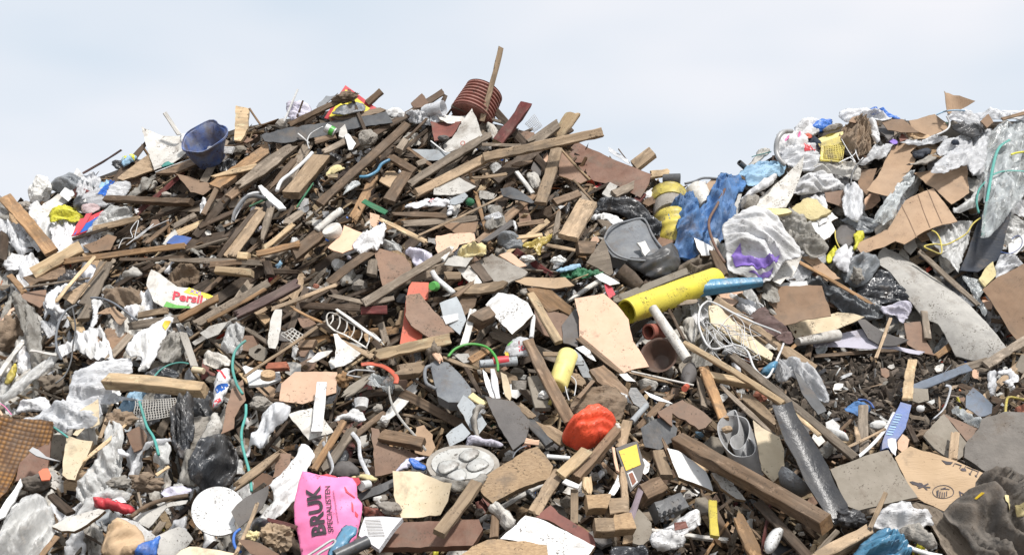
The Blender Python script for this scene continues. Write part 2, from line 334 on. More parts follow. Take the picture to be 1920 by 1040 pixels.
# ---------------------------------------------------------------- sheets: boards, bags, film
def plane_frame(poly, off, tx, ty, fd):
    cxp = sum(p[0] for p in poly) / len(poly); cyp = sum(p[1] for p in poly) / len(poly)
    O = at(cxp, cyp, off)
    n = Vector((0, -.80, .60)); n = Matrix.Rotation(R(-tx), 3, 'X') @ n; n = (Matrix.Rotation(R(ty), 3, 'Z') @ n).normalized()
    q = at(cxp + 20 * math.cos(R(fd)), cyp - 20 * math.sin(R(fd)), off) - O
    U = (q - n * q.dot(n)).normalized(); Vv = n.cross(U)
    return O, U, Vv, n
def toplane(px, py, O, n):
    d = ray(px, py); t = (O - CAM).dot(n) / d.dot(n); return CAM + d * t
def edge_dist(P, Q):
    A = Q; B = np.roll(Q, -1, axis=0); d = np.full(len(P), 1e9)
    for a, b in zip(A, B):
        ab = b - a; t = np.clip(((P - a) @ ab) / max(1e-12, ab @ ab), 0, 1)
        d = np.minimum(d, np.linalg.norm(P - (a + t[:, None] * ab), axis=1))
    return d
def inside(P, Q):
    r = np.zeros(len(P), bool); x, y = P[:, 0], P[:, 1]; j = len(Q) - 1
    for i in range(len(Q)):
        xi, yi = Q[i]; xj, yj = Q[j]
        c = ((yi > y) != (yj > y)) & (x < (xj - xi) * (y - yi) / ((yj - yi) if yj != yi else 1e-12) + xi); r ^= c; j = i
    return r
def wrinkle(u, v, sd, f):
    """long sharp folds running along u, finer ones between them"""
    q = noise.noise((u * 3, v * 3, sd)) * .14 + noise.noise((u * 8, v * 8, sd + 7)) * .02; t = (v + q) * f
    a = abs(noise.noise((u * f * .12, t * .6, sd + 5))); b = abs(noise.noise((u * f * .24 + t * .1, t * 1.4, sd + 11)))
    c = abs(noise.noise((u * f * .6 - t * .2, t * 2.9, sd + 17)))
    d = noise.voronoi(((u + q) * f * .9, (v + q) * f * 1.3, sd), distance_metric='MANHATTAN')[0][0]
    return 1.42 - (a * 1.5 + b * 1.25 + c * .8 + d * .22)
def smooth_poly(P, it=1):
    for _ in range(it):
        Q = []
        for i in range(len(P)):
            a = P[i]; b = P[(i + 1) % len(P)]
            Q += [(a[0] * .75 + b[0] * .25, a[1] * .75 + b[1] * .25), (a[0] * .25 + b[0] * .75, a[1] * .25 + b[1] * .75)]
        P = Q
    return P
def sheet(name, poly, mats, off, tx=0, ty=0, fd=0, th=.01, rag=0., res=.03, mode='board', amp=.02, bulge=0., bend=0., bendv=0., f=14, parent=None, rnd=None, raw=False):
    r = rnd or rng
    flat_ = False; amp = amp * 1.6 if amp >= .02 else amp
    COVER.append(list(poly)); O, U, Vv, n = plane_frame(poly, off, tx, ty, fd)
    Q = []
    for p in poly:
        w3 = toplane(p[0], p[1], O, n) - O; Q.append((w3.dot(U), w3.dot(Vv)))
    Q = np.array(Q); area = sum(Q[i - 1][0] * Q[i][1] - Q[i][0] * Q[i - 1][1] for i in range(len(Q)))
    if area < 0: Q = Q[::-1]
    size = max(np.ptp(Q[:, 0]), np.ptp(Q[:, 1])); res = min(res, size / 5)
    if mode != 'board': res = max(res * .8, size / 72)
    out = []; sd = r.uniform(0, 99)
    for i in range(len(Q)):
        a = Q[i]; b = Q[(i + 1) % len(Q)]; l = np.linalg.norm(b - a); k = max(1, int(l / res)); nn = np.array((b[1] - a[1], -(b[0] - a[0]))) / max(l, 1e-9)
        for j in range(k):
            p = a + (b - a) * j / k
            out.append(p + nn * (rag * (noise.noise((p[0] * 22, p[1] * 22, sd)) * 1.6 + r.uniform(-.35, .35))) if rag and (j or rag) else p)
    Q = np.array(out)
    g = res if mode != 'board' else max(res, size / 7)
    if mode == 'board' and (bend or bendv or th <= .008): g = max(res, size / 14)
    gx = np.arange(Q[:, 0].min(), Q[:, 0].max(), g); gy = np.arange(Q[:, 1].min(), Q[:, 1].max(), g)
    G = np.array([(x + r.uniform(-.25, .25) * g, y + r.uniform(-.25, .25) * g) for x in gx for y in gy]) if len(gx) and len(gy) else np.zeros((0, 2))
    if len(G):
        G = G[inside(G, Q)]
        if len(G): G = G[edge_dist(G, Q) > .45 * g]
    allp = [Vector(p) for p in Q] + [Vector(p) for p in G]; nb = len(Q)
    vs, es, fs, ov, oe, of = delaunay_2d_cdt(allp, [(i, (i + 1) % nb) for i in range(nb)], [], 1, 1e-6)
    P2 = np.array([(v.x, v.y) for v in vs]); ed = edge_dist(P2, Q); dm = max(1e-6, ed.max())
    def h(u, v, d):
        z = bend * ((u / size) ** 2) * 4 + bendv * ((v / size) ** 2) * 4
        if mode == 'board': return z + (.02 if th <= .008 else .003) * (noise.noise((u * 3.5, v * 3.5, sd)) + .4 * noise.noise((u * 9, v * 9, sd)))
        e = min(1., d / dm); z += bulge * (1 - (1 - e) ** 2.2) * (.85 + .5 * noise.noise((u * 5, v * 5, sd + 3)))
        return z + amp * 1.25 * (wrinkle(u, v, sd, f) - .7) * (.35 + .65 * min(1, d / .03))
    zs = [h(p[0], p[1], d) for p, d in zip(P2, ed)]
    V = [(p[0], p[1], z) for p, z in zip(P2, zs)]; nV = len(V); Fc = []; ecount = {}
    for f_ in fs:
        f_ = list(f_)
        a, b, c_ = (P2[f_[0]], P2[f_[1]], P2[f_[2]])
        if (b[0] - a[0]) * (c_[1] - a[1]) - (b[1] - a[1]) * (c_[0] - a[0]) < 0: f_.reverse()
        Fc.append(tuple(f_))
        for i in range(len(f_)): ecount[(f_[i], f_[(i + 1) % len(f_)])] = 1
    nf = len(Fc); bound = [e for e in ecount if (e[1], e[0]) not in ecount]
    M4 = frame(O, U, Vv, n)
    if mode == 'board':
        back = [(x, y, z - th) for x, y, z in V]; V2 = V + back; F2 = Fc + [tuple(i + nV for i in reversed(f_)) for f_ in Fc]
        for (a, b) in bound:
            k = len(V2); V2 += [V[a], V[b], back[b], back[a]]; F2.append((k + 1, k, k + 3, k + 2))
        mi = [0] * nf + [len(mats) - 1] * (len(F2) - nf) if len(mats) > 1 else None
        if len(mats) == 3: mi = [0] * nf + [2] * nf + [1] * (len(F2) - 2 * nf)
        ob = mesh_obj(name, V2, F2, mats, M4, parent=parent, mi=mi, smooth_mask=[True] * (2 * nf) + [False] * (len(F2) - 2 * nf))
    elif mode == 'bag':     # closed pillow: the back bulges the other way, sharing the rim
        bidx = set(i for e in bound for i in e); mp_ = {}; V2 = list(V)
        for i in range(nV):
            if i in bidx: mp_[i] = i
            else: mp_[i] = len(V2); x, y, z = V[i]; V2.append((x, y, -max(.004, bulge * .5) * math.sqrt(min(1, ed[i] / dm)) + min(0, z)))
        F2 = Fc + [tuple(mp_[i] for i in reversed(f_)) for f_ in Fc]
        ob = mesh_obj(name, V2, F2, mats, M4, parent=parent, smooth=not flat_)
    else:                   # film or paper: a thin sheet with a real back
        back = [(x, y, z - .0015) for x, y, z in V]; V2 = V + back; F2 = Fc + [tuple(i + nV for i in reversed(f_)) for f_ in Fc] + [(b, a, a + nV, b + nV) for a, b in bound]
        ob = mesh_obj(name, V2, F2, mats, M4, parent=parent, smooth=not flat_)
    SURF[ob.name] = (O, U, Vv, n, h, Q)
    return ob
def polyf(c): return [full(c[i], c[i + 1]) for i in range(0, len(c), 2)]
def B(name, cat, label, c, mat, L=2, tx=None, ty=None, th=.012, edge=None, rag=.004, fd=0, bend=0, bendv=0, group=None, lm=None, parent=None, back=None):
    p = polyf(c); mats = [mat] + ([edge] if edge else []) + ([back] if back else [])
    ob = sheet(name, p, mats, LOFF(L), rng.uniform(-12, 12) if tx is None else tx, rng.uniform(-16, 16) if ty is None else ty, fd, th, rag, .03, 'board', bend=bend, bendv=bendv, parent=parent)
    if parent is None: tag(ob, label, cat, group)
    if lm: LAND.append((lm, sum(q[0] for q in p) / len(p), sum(q[1] for q in p) / len(p)))
    return ob
def G(name, cat, label, c, mat, L=2, tx=None, ty=None, amp=.03, bulge=.05, f=14, fd=None, rag=.006, group=None, lm=None, parent=None, mode='bag', res=.014, rnd=1, bend=0):
    p = smooth_poly(polyf(c), rnd)
    if rnd:
        mx_ = sum(q[0] for q in p) / len(p); my_ = sum(q[1] for q in p) / len(p); sc_f = 1.12 if bulge >= .05 and mat != 'bagorange' else 1.06; p = [(mx_ + (q[0] - mx_) * sc_f, my_ + (q[1] - my_) * sc_f) for q in p]
    if fd is None:
        a = np.array(p); a = a - a.mean(0); u, s_, vt = np.linalg.svd(a); fd = math.degrees(math.atan2(-vt[0][1], vt[0][0]))
    ob = sheet(name, p, [mat], LOFF(L), rng.uniform(-8, 10) if tx is None else tx, rng.uniform(-14, 14) if ty is None else ty, fd, .002, rag, res, mode, amp, bulge, bend=bend, f=f, parent=parent)
    if parent is None: tag(ob, label, cat, group)
    if lm: LAND.append((lm, sum(q[0] for q in p) / len(p), sum(q[1] for q in p) / len(p)))
    return ob
def FLM(*a, **k):
    k.setdefault('bulge', .04); k.setdefault('amp', .035); k.setdefault('rnd', 0); return G(*a, mode='film', **k)
def decal(parent, c, mat, name='print', lift=.003, pix=None):
    """a thin printed patch that follows its thing's own surface"""
    O, U, Vv, n, h, Q = SURF[parent.name]; p = pix or polyf(c); q2 = []
    for x, y in p:
        w3 = toplane(x, y, O, n) - O; q2.append((w3.dot(U), w3.dot(Vv)))
    q2 = np.array(q2); a = sum(q2[i - 1][0] * q2[i][1] - q2[i][0] * q2[i - 1][1] for i in range(len(q2)))
    if a < 0: q2 = q2[::-1]
    out = []
    for i in range(len(q2)):
        s, e = q2[i], q2[(i + 1) % len(q2)]; k = max(1, int(np.linalg.norm(e - s) / .015))
        out += [s + (e - s) * j / k for j in range(k)]
    q2 = np.array(out); g = .015; gx = np.arange(q2[:, 0].min(), q2[:, 0].max(), g); gy = np.arange(q2[:, 1].min(), q2[:, 1].max(), g)
    Gd = np.array([(x, y) for x in gx for y in gy]).reshape(-1, 2); Gd = Gd[inside(Gd, q2)]
    if len(Gd): Gd = Gd[edge_dist(Gd, q2) > .4 * g]
    vs, es, fs, *_ = delaunay_2d_cdt([Vector(v) for v in q2] + [Vector(v) for v in Gd], [(i, (i + 1) % len(q2)) for i in range(len(q2))], [], 1, 1e-6)
    P2 = np.array([(v.x, v.y) for v in vs]); ed = edge_dist(P2, Q); V = [(x, y, h(x, y, d) + lift) for (x, y), d in zip(P2, ed)]
    Fc = []
    for f_ in fs:
        f_ = list(f_); A, B_, C = (P2[i] for i in f_[:3])
        if (B_[0] - A[0]) * (C[1] - A[1]) - (B_[1] - A[1]) * (C[0] - A[0]) < 0: f_.reverse()
        Fc.append(tuple(f_))
    nV = len(V); V2 = V + [(x, y, z - lift * .8) for x, y, z in V]
    return mesh_obj(name, V2, Fc + [tuple(i + nV for i in reversed(f_)) for f_ in Fc], [mat], frame(O, U, Vv, n), parent=parent, smooth=True)
def text(parent, s, x0, y0, x1, y1, hpx, mat, name='lettering', bold=.02, lift=.005, shear=0):
    """lettering on a thing's own surface: baseline from (x0,y0) to (x1,y1), cap height hpx"""
    cu = bpy.data.curves.new('t', 'FONT'); cu.body = s; cu.offset = bold; cu.resolution_u = 3
    to = bpy.data.objects.new('t', cu); col.objects.link(to); dg = bpy.context.evaluated_depsgraph_get(); dg.update()
    me = bpy.data.meshes.new_from_object(to.evaluated_get(dg)); bpy.data.objects.remove(to)
    P = np.array([v.co[:2] for v in me.vertices]); fc = [tuple(p.vertices) for p in me.polygons]; bpy.data.meshes.remove(me)
    mn, mxx = P.min(0), P.max(0); a = np.array(full(x0, y0)); b = np.array(full(x1, y1)); d = b - a; up = np.array((d[1], -d[0])) / np.linalg.norm(d)
    O, U, Vv, n, h, Q = SURF[parent.name]; V = []; pts = []
    for x, y in P:
        px = a + d * (x - mn[0]) / (mxx[0] - mn[0]) + up * (hpx * KS * y / .70) + d / np.linalg.norm(d) * shear * y * hpx * KS
        w3 = toplane(px[0], px[1], O, n) - O; pts.append((w3.dot(U), w3.dot(Vv)))
    pts = np.array(pts); ed = edge_dist(pts, Q); V = [(x, y, h(x, y, e) + lift) for (x, y), e in zip(pts, ed)]
    return mesh_obj(name, V, fc, [mat], frame(O, U, Vv, n), parent=parent)
# ---------------------------------------------------------------- tubes, lathes, lumps
def catmull(P, k=6):
    P = [Vector(p) for p in P]; 
    if len(P) < 3: return P
    out = []
    for i in range(len(P) - 1):
        p0 = P[max(0, i - 1)]; p1 = P[i]; p2 = P[i + 1]; p3 = P[min(len(P) - 1, i + 2)]
        for j in range(k):
            t = j / k; out.append(.5 * ((2 * p1) + (p2 - p0) * t + (2 * p0 - 5 * p1 + 4 * p2 - p3) * t * t + (3 * p1 - p0 - 3 * p2 + p3) * t ** 3))
    return out + [P[-1]]
def tube_geo(P, rad, seg=8, flat=1., cap=True):
    V = []; Fc = []; n = len(P); t0 = (P[1] - P[0]).normalized(); up = t0.orthogonal().normalized()
    for i, p in enumerate(P):
        t = (P[min(n - 1, i + 1)] - P[max(0, i - 1)]).normalized(); up = (up - t * up.dot(t)).normalized(); s = t.cross(up)
        rr = rad[i] if isinstance(rad, (list, tuple)) else rad
        for j in range(seg):
            a = 2 * math.pi * j / seg; V.append(p + up * (rr * math.cos(a)) + s * (rr * flat * math.sin(a)))
    for i in range(n - 1):
        for j in range(seg):
            a = i * seg + j; b = i * seg + (j + 1) % seg; Fc.append((a, b, b + seg, a + seg))
    if cap: Fc.append(tuple(reversed(range(seg)))); Fc.append(tuple(range((n - 1) * seg, n * seg)))
    return V, Fc
def T(name, cat, label, c, rpx, mat, L=3, flat=1., seg=8, group=None, lm=None, parent=None, k=6, dz=None):
    p = polyf(c); dz = dz or [0] * len(p); P = [at(x, y, LOFF(L) + d) for (x, y), d in zip(p, dz)]; P = catmull(P, k)
    d = (P[0] - CAM).dot(FW); V, Fc = tube_geo(P, rpx * KS * d / F, seg, flat)
    O = sum(P, Vector()) / len(P); ob = mesh_obj(name, [v - O for v in V], Fc, [mat], Matrix.Translation(O), smooth=True, parent=parent)
    if parent is None: tag(ob, label, cat, group)
    if lm: LAND.append((lm, p[len(p) // 2][0], p[len(p) // 2][1]))
    return ob
def lathe_geo(prof, seg=32, squash=1., dent=0., sd=0.):
    """profile of (z, r); closes on the axis where r is 0"""
    V = []; Fc = []
    for (z, r_) in prof:
        for j in range(seg):
            a = 2 * math.pi * j / seg; rr = r_ * (1 + dent * noise.noise((math.cos(a) * 1.3 + sd, math.sin(a) * 1.3, z * 6)))
            V.append((rr * math.cos(a), rr * math.sin(a) * squash, z))
    for i in range(len(prof) - 1):
        for j in range(seg):
            a = i * seg + j; b = i * seg + (j + 1) % seg; Fc.append((a, b, b + seg, a + seg))
    return V, Fc
def LT(name, cat, label, p0, p1, prof, mat, L=3, d0=0., d1=0., hollow=0., group=None, lm=None, parent=None, seg=32, squash=1., dent=.04, mat2=None, split=None):
    """turned thing between two points; prof = [(s 0..1, radius px)]; hollow = wall in m (open at the far end p1)"""
    a = full(*p0); b = full(*p1); A = at(*a, LOFF(L) + d0); Bq = at(*b, LOFF(L) + d1); ax = Bq - A; Ln = ax.length; ax.normalize()
    k = KS * (A - CAM).dot(FW) / F; pr = [(s * Ln, r_ * k) for s, r_ in prof]
    if hollow: pr = [(pr[0][0], 0.0001)] + pr + [(z - (0 if i == 0 else 0), max(.001, r_ - hollow)) for i, (z, r_) in enumerate(reversed(pr))][:-1] + [(pr[0][0] + hollow, max(.001, pr[0][1] - hollow)), (pr[0][0] + hollow, .0001)]
    else: pr = [(pr[0][0], .0001)] + pr + [(pr[-1][0], .0001)]
    X = ax.orthogonal().normalized(); Y = ax.cross(X); V, Fc = lathe_geo(pr, seg, squash, dent, rng.uniform(0, 9))
    ob = mesh_obj(name, V, Fc, [mat] + ([mat2] if mat2 else []), frame(A, X, Y, ax), parent=parent)
    fl = []
    for i in range(len(pr) - 1):
        fl += [True] * seg
    ob.data.polygons.foreach_set('use_smooth', fl)
    try: ob.data.set_sharp_from_angle(angle=R(50))
    except Exception: pass
    if mat2 and split is not None:
        n1 = len(prof)
        mi = [1 if (split(i) ) else 0 for i in range(len(pr) - 1) for _ in range(seg)]; ob.data.polygons.foreach_set('material_index', mi)
    if parent is None: tag(ob, label, cat, group)
    if lm: LAND.append((lm, (a[0] + b[0]) / 2, (a[1] + b[1]) / 2))
    return ob
import bmesh
def K(name, cat, label, x, y, rx, ry, mat, L=2, amp=.3, f=9, sub=4, group=None, lm=None, parent=None, facet=False, rot=0):
    """a lump: stone, clod, ball of rag"""
    p = full(x, y); O = at(*p, LOFF(L)); k = KS * (O - CAM).dot(FW) / F; bm = bmesh.new(); bmesh.ops.create_icosphere(bm, subdivisions=sub, radius=1)
    sd = rng.uniform(0, 99); q = Matrix.Rotation(R(rot), 3, 'Y')
    V = []
    for v in bm.verts:
        d = 1 + amp * noise.noise(v.co * 1.6 + Vector((sd, 0, 0))) + amp * .4 * noise.noise(v.co * f * .5 + Vector((0, sd, 0)))
        if amp >= .45: d += amp * .9 * (.3 - abs(noise.noise(v.co * Vector((2.6, 2.6, 5.5)).length * .55 + Vector((sd, 3, sd))))) - .25 * abs(noise.noise(v.co * 6 + Vector((0, 0, sd))))
        if facet: d *= 1 - .22 * max(0, noise.cell(v.co * 1.1 + Vector((sd, sd, 0))))
        c = v.co * d; V.append(q @ Vector((c.x * rx * k, c.y * (rx + ry) / 2 * k * .8, c.z * ry * k)))
    Fc = [tuple(v.index for v in f_.verts) for f_ in bm.faces]; bm.free()
    ob = mesh_obj(name, V, Fc, [mat], Matrix.Translation(O), smooth=not facet, parent=parent)
    if parent is None: tag(ob, label, cat, group)
    if lm: LAND.append((lm, p[0], p[1]))
    return ob
def join_geo(parts):
    V = []; Fc = []
    for v, f_ in parts: 
        k = len(V); V += list(v); Fc += [tuple(i + k for i in q) for q in f_]
    return V, Fc
def NET(name, cat, label, corners, nu, nv, rpx, mat, L=3, group=None, lm=None, parent=None, d=None, sag=0.):
    """an openwork grid between four pixel corners (a, b, c, d in order)"""
    p = polyf(corners); d = d or [0] * 4; A, B_, C, D_ = [at(x, y, LOFF(L) + e) for (x, y), e in zip(p, d)]
    k = KS * (A - CAM).dot(FW) / F; parts = []
    def pt(u, v): 
        q = A * (1 - u) * (1 - v) + B_ * u * (1 - v) + C * u * v + D_ * (1 - u) * v
        return q + Vector((0, 1, -.3)) * (sag * math.sin(u * 3.1) * math.sin(v * 3.1)) + Vector([.006 * noise.noise((u * 3 + i * 7, v * 3, nu)) for i in range(3)])
    for i in range(nu + 1): parts.append(tube_geo([pt(i / nu, j / 6) for j in range(7)], rpx * k, 5))
    for i in range(nv + 1): parts.append(tube_geo([pt(j / 6, i / nv) for j in range(7)], rpx * k, 5))
    V, Fc = join_geo(parts); O = (A + C) / 2
    ob = mesh_obj(name, [v - O for v in V], Fc, [mat], Matrix.Translation(O), smooth=True, parent=parent)
    if parent is None: tag(ob, label, cat, group)
    if lm: LAND.append((lm, sum(q[0] for q in p) / 4, sum(q[1] for q in p) / 4))
    return ob
def E(name, label, cat, x, y, L=3, group=None, lm=None):
    p = full(x, y); o = bpy.data.objects.new(name, None); o.empty_display_size = .05; o.location = at(*p, LOFF(L)); col.objects.link(o)
    PM[o.name] = Matrix.Translation(o.location); tag(o, label, cat, group)
    if lm: LAND.append((lm, p[0], p[1]))
    return o
# ---------------------------------------------------------------- ground and heap body
def build_ground():
    V = []; Fc = []; xs = [-400, -120, -40, -20, -10, 0, 10, 20, 40, 120, 400]; ys = [-100, -20, 0, 5, 10, 20, 40, 120, 500, 1200]
    for y in ys:
        for x in xs: V.append((x, y, 0))
    n = len(xs)
    for j in range(len(ys) - 1):
        for i in range(n - 1): Fc.append((j * n + i, j * n + i + 1, (j + 1) * n + i + 1, (j + 1) * n + i))
    o = mesh_obj('ground', V, Fc, ['ground']); o['kind'] = 'structure'
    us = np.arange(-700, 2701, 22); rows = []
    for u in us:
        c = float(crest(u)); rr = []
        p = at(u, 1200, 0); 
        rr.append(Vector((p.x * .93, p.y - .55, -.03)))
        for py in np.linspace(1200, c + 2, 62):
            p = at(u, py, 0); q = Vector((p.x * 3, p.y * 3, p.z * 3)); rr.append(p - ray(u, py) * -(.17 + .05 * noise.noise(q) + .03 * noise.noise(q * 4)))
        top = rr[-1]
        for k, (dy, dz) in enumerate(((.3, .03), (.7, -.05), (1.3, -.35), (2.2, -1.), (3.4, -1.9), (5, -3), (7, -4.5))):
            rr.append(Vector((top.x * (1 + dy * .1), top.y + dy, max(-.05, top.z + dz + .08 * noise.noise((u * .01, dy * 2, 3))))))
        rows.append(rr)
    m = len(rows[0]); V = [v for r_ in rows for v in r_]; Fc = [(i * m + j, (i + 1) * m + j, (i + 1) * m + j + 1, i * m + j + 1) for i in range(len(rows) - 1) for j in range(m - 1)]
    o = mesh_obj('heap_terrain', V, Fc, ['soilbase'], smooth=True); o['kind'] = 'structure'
build_ground()
# ================================================================ THE THINGS ONE CAN POINT AT
bd = 'board'; pk = 'plank'; pb = 'plastic bag'
# ---- upper left flank
Z(0, 200)
S('plank', pk, 'orange-brown plank leaning out of the heap at the left edge of the photo', 35, 590, 340, 950, 88, 'orangewood', 4, 10, th=.03, dA=.1, lm='leaning orange-brown plank at far left')
K('foam_block', 'foam block', 'off-white foam lump topmost on the far left slope', 262, 545, 68, 88, 'foam', 2, facet=True, amp=.35, lm='white foam lump at far left')
G('plastic_bag', pb, 'dark grey bag behind the upright white sheet on the left crest', [330,490,400,450,460,430,540,450,620,510,540,560,420,560,340,540], 'baggrey', 1, bulge=.08)
B('plastic_sheet', 'plastic sheet', 'pointed white plastic sheet standing upright on the left crest', [385,570,500,395,545,450,520,530,440,610], 'plasticwhite', 3, th=.004, bend=.02, lm='pointed white sheet on left crest')
S('metal_bar', 'bar', 'thin dark bar poking up against the sky above the left slope', 540, 435, 790, 282, 17, 'purplewood', 2, th=.02)
G('plastic_bag', pb, 'small black bag beside the yellow and pale blue packet on left crest', [722,345,750,350,790,345,800,385,770,400,730,380], 'bagblack', 2, bulge=.04)
g = G('packet', 'packet', 'crumpled yellow and pale blue packet on the left crest', [785,322,840,316,885,322,885,350,830,375,795,390], 'tarplight', 3, bulge=.04); decal(g, [795,322,830,320,825,345,800,350], 'bagyellow'); decal(g, [850,322,882,325,875,352,850,345], 'bagyellow')
B('board', bd, 'tan board lying between the yellow packet and the white tub sheet', [755,465,970,305,1000,410,800,478], 'tan', 2, th=.015, ty=-10)
B('panel', 'panel', 'large dirty white plastic panel beside the blue paint bucket', [935,168,1060,190,1170,182,1240,310,1130,368,1000,408,965,300], 'dirtywhite', 2, tx=4, ty=-8, bend=.05, th=.006, lm='dirty white panel by the blue bucket')
# blue bucket, open mouth towards the viewer
e = E('bucket', 'big blue bucket smeared with mud tipped open on the left crest', 'bucket', 1375, 360, 2, lm='muddy blue bucket')
LT('body', '', '', (1380, 345), (1322, 192), [(0, 92), (.1, 100), (.5, 126), (.92, 150), (.94, 160), (1, 162)], 'bluepaint', 2, 0, .42, hollow=.006, parent=e, squash=.78, dent=.3)
T('handle', '', '', [1400,120,1425,180,1430,240,1400,265], 7, 'white', 6, flat=.4, parent=e)
G('rag', 'rag', 'white paint-stained rag stuffed in the blue bucket', [1180,180,1240,165,1275,180,1265,215,1215,225,1190,255,1172,215], 'bagwhite', 7, bulge=.04)
S('batten', 'batten', 'white batten end sticking up beside the blue bucket', 1070, 40, 1165, 182, 30, 'whitewood', 2, th=.02)
S('board', bd, 'short white board end below the mouth of the blue bucket', 1350, 282, 1515, 283, 52, 'white', 5, 20, th=.02)
G('net', 'net', 'scrap of bright green netting under the dirty white panel', [1040,380,1080,352,1130,362,1120,380,1060,398], 'teal', 4, bulge=.02)
B('board', bd, 'brown board with white top edge below the dirty white panel', [1008,432,1280,325,1312,358,1140,428], 'brown', 4, th=.02, ty=-10)
S('edge_strip', 'strip', 'thin white edging strip along the board below the white panel', 1010, 426, 1275, 326, 8, 'white', 5, th=.006)
B('cardboard', 'cardboard', 'dark dirty cardboard flap under the blue bucket', [1145,440,1330,480,1395,510,1320,575,1240,560], 'carddark', 3, th=.006)
B('wooden_panel', 'panel', 'old orange-streaked wooden panel right of the blue bucket', [1355,500,1740,230,1750,300,1430,528], 'orangewood', 3, tx=8, ty=-5, th=.04, edge='brown', rag=.008, fd=34)
S('plank', pk, 'pale splintered plank across the orange-streaked panel', 1390, 458, 1672, 385, 42, 'pine', 5, rag=.02)
S('plank', pk, 'weathered brown plank below the pale splintered plank', 1490, 592, 1750, 375, 62, 'brown', 4, rag=.01)
S('beam', 'beam', 'short brown beam lying level below the dark cardboard flap', 690, 605, 1245, 618, 58, 'brown', 5, 26, th=.06, lm='level brown beam on left slope')
G('plastic_bag', pb, 'crumpled yellow bag on the left slope', [325,690,380,655,440,642,540,700,500,752,400,722,330,755], 'bagyellow', 4, bulge=.05, lm='yellow bag on left slope')
G('plastic_bag', pb, 'small shiny black bag right of the yellow bag', [480,600,540,572,600,610,590,645,520,692,480,650], 'bagblack', 4, bulge=.05)
G('plastic_bag', pb, 'pinkish white bag between the black bag and red packaging', [525,640,620,628,662,655,580,698,530,680], 'pinkfilm', 5, bulge=.04)
wb = G('plastic_bag', pb, 'white bag printed with a blue stripe and blue letters', [530,580,640,535,740,505,830,478,845,545,700,650,600,640], 'filmwhite', 3, bulge=.05, amp=.018, tx=0, ty=0, lm='white bag with blue print')
decal(wb, [632,598,712,508,748,490,690,600], 'inkblue'); text(wb, 'CNITO', 690, 610, 750, 505, 34, 'inkblue', shear=.1)
rp_ = B('packaging', 'packaging', 'red and blue printed packaging under the pinkish bag', [462,838,520,730,672,675,620,765,560,815], 'signred', 4, th=.008, bend=.03, lm='red and blue packaging'); decal(rp_, [475,832,530,770,648,710,590,800], 'inkblue'); decal(rp_, [560,700,600,690,520,820,490,830], 'inkred', lift=.006)
FLM('plastic_film', 'plastic film', 'streaky clear film draped right of the red packaging', [560,820,640,700,720,640,860,650,860,705,700,775], 'film', 3, tx=-5)
FLM('plastic_film', 'plastic film', 'long dirty film trailing above the level brown beam', [820,590,900,490,1010,432,960,530,850,590], 'filmdirty', 4)
FLM('plastic_film', 'plastic film', 'wide white film at the far left edge behind the leaning plank', [-40,720,100,760,240,915,130,972,60,880,-40,820], 'filmwhite', 3, bulge=.05, lm='white film at far left edge')
B('board', bd, 'long dirty white board behind the leaning orange-brown plank', [185,700,380,565,435,620,330,690,240,765], 'dirtywhite', 1, th=.02, rag=.01)
K('foam_block', 'foam block', 'grey-white rubble lump left of the long dirty white board', 170, 650, 55, 40, 'concrete', 1, facet=True)
S('plank', pk, 'brown slat with pale top edge under the clear film', 610, 792, 905, 728, 46, 'tan', 4, rag=.01)
S('plank', pk, 'dark slat left of the brown slat with pale edge', 470, 862, 700, 790, 24, 'darkwood', 4)
S('plank', pk, 'long yellowish plank crossing the left slope below the films', 430, 1005, 1212, 902, 44, 'orangewood', 5, 18, rag=.015, lm='long yellowish plank')
S('plank', pk, 'very dark plank standing at the extreme left edge', 30, 830, 10, 1000, 65, 'darkwood', 5)
B('tarpaulin', 'tarpaulin', 'flat bright blue tarpaulin scrap behind the long yellowish plank', [1080,885,1120,830,1245,850,1200,905], 'blue', 3, th=.004)
B('sheet', 'sheet', 'grey-white sheet edge left of the blue tarpaulin scrap', [1058,892,1130,785,1152,822,1082,900], 'greyboard', 3, th=.008)
S('batten', 'batten', 'short split batten between the wires and blue scrap', 950, 890, 1105, 760, 34, 'brown', 3, rag=.02)
S('batten', 'batten', 'grey-brown slab end above the blue tarpaulin scrap', 1130, 780, 1272, 702, 46, 'greywood', 4, rag=.01)
S('batten', 'batten', 'narrow upright batten below the weathered brown plank', 1322, 700, 1410, 530, 38, 'brown', 4)
S('batten', 'batten', 'thin dark lath beside the pale upright plank on the left', 1440, 985, 1662, 670, 28, 'brown', 4)
S('plank', pk, 'pale upright plank with reddish top on the left slope', 1502, 972, 1712, 690, 55, 'tan', 5, rag=.01)
G('plastic_film', 'plastic film', 'small twisted white film strip on the left slope', [1300,610,1335,590,1345,640,1320,705,1295,690], 'bagwhite', 4, bulge=.02)
T('chair_frame', 'frame', 'bent grey tube frame on the left slope', [1515,740,1545,680,1600,590,1640,565,1690,560], 11, 'wire', 5)
T('wire_tangle', 'wire', 'tangle of loose grey wire on the left slope', [770,920,800,860,860,850,850,800,900,740,880,860,1000,760,820,900,960,800,1100,735], 3, 'wire', 5)
B('cardboard', 'cardboard', 'grey-brown dirty cardboard above the long yellowish plank', [540,900,700,830,760,850,720,935,600,950], 'carddark', 2, th=.006)
G('plastic_film', 'plastic film', 'white crumpled film scraps at the lower left of the leaning plank', [20,1030,60,960,200,960,260,1000,210,1050,60,1060], 'bagwhite', 2, bulge=.03)
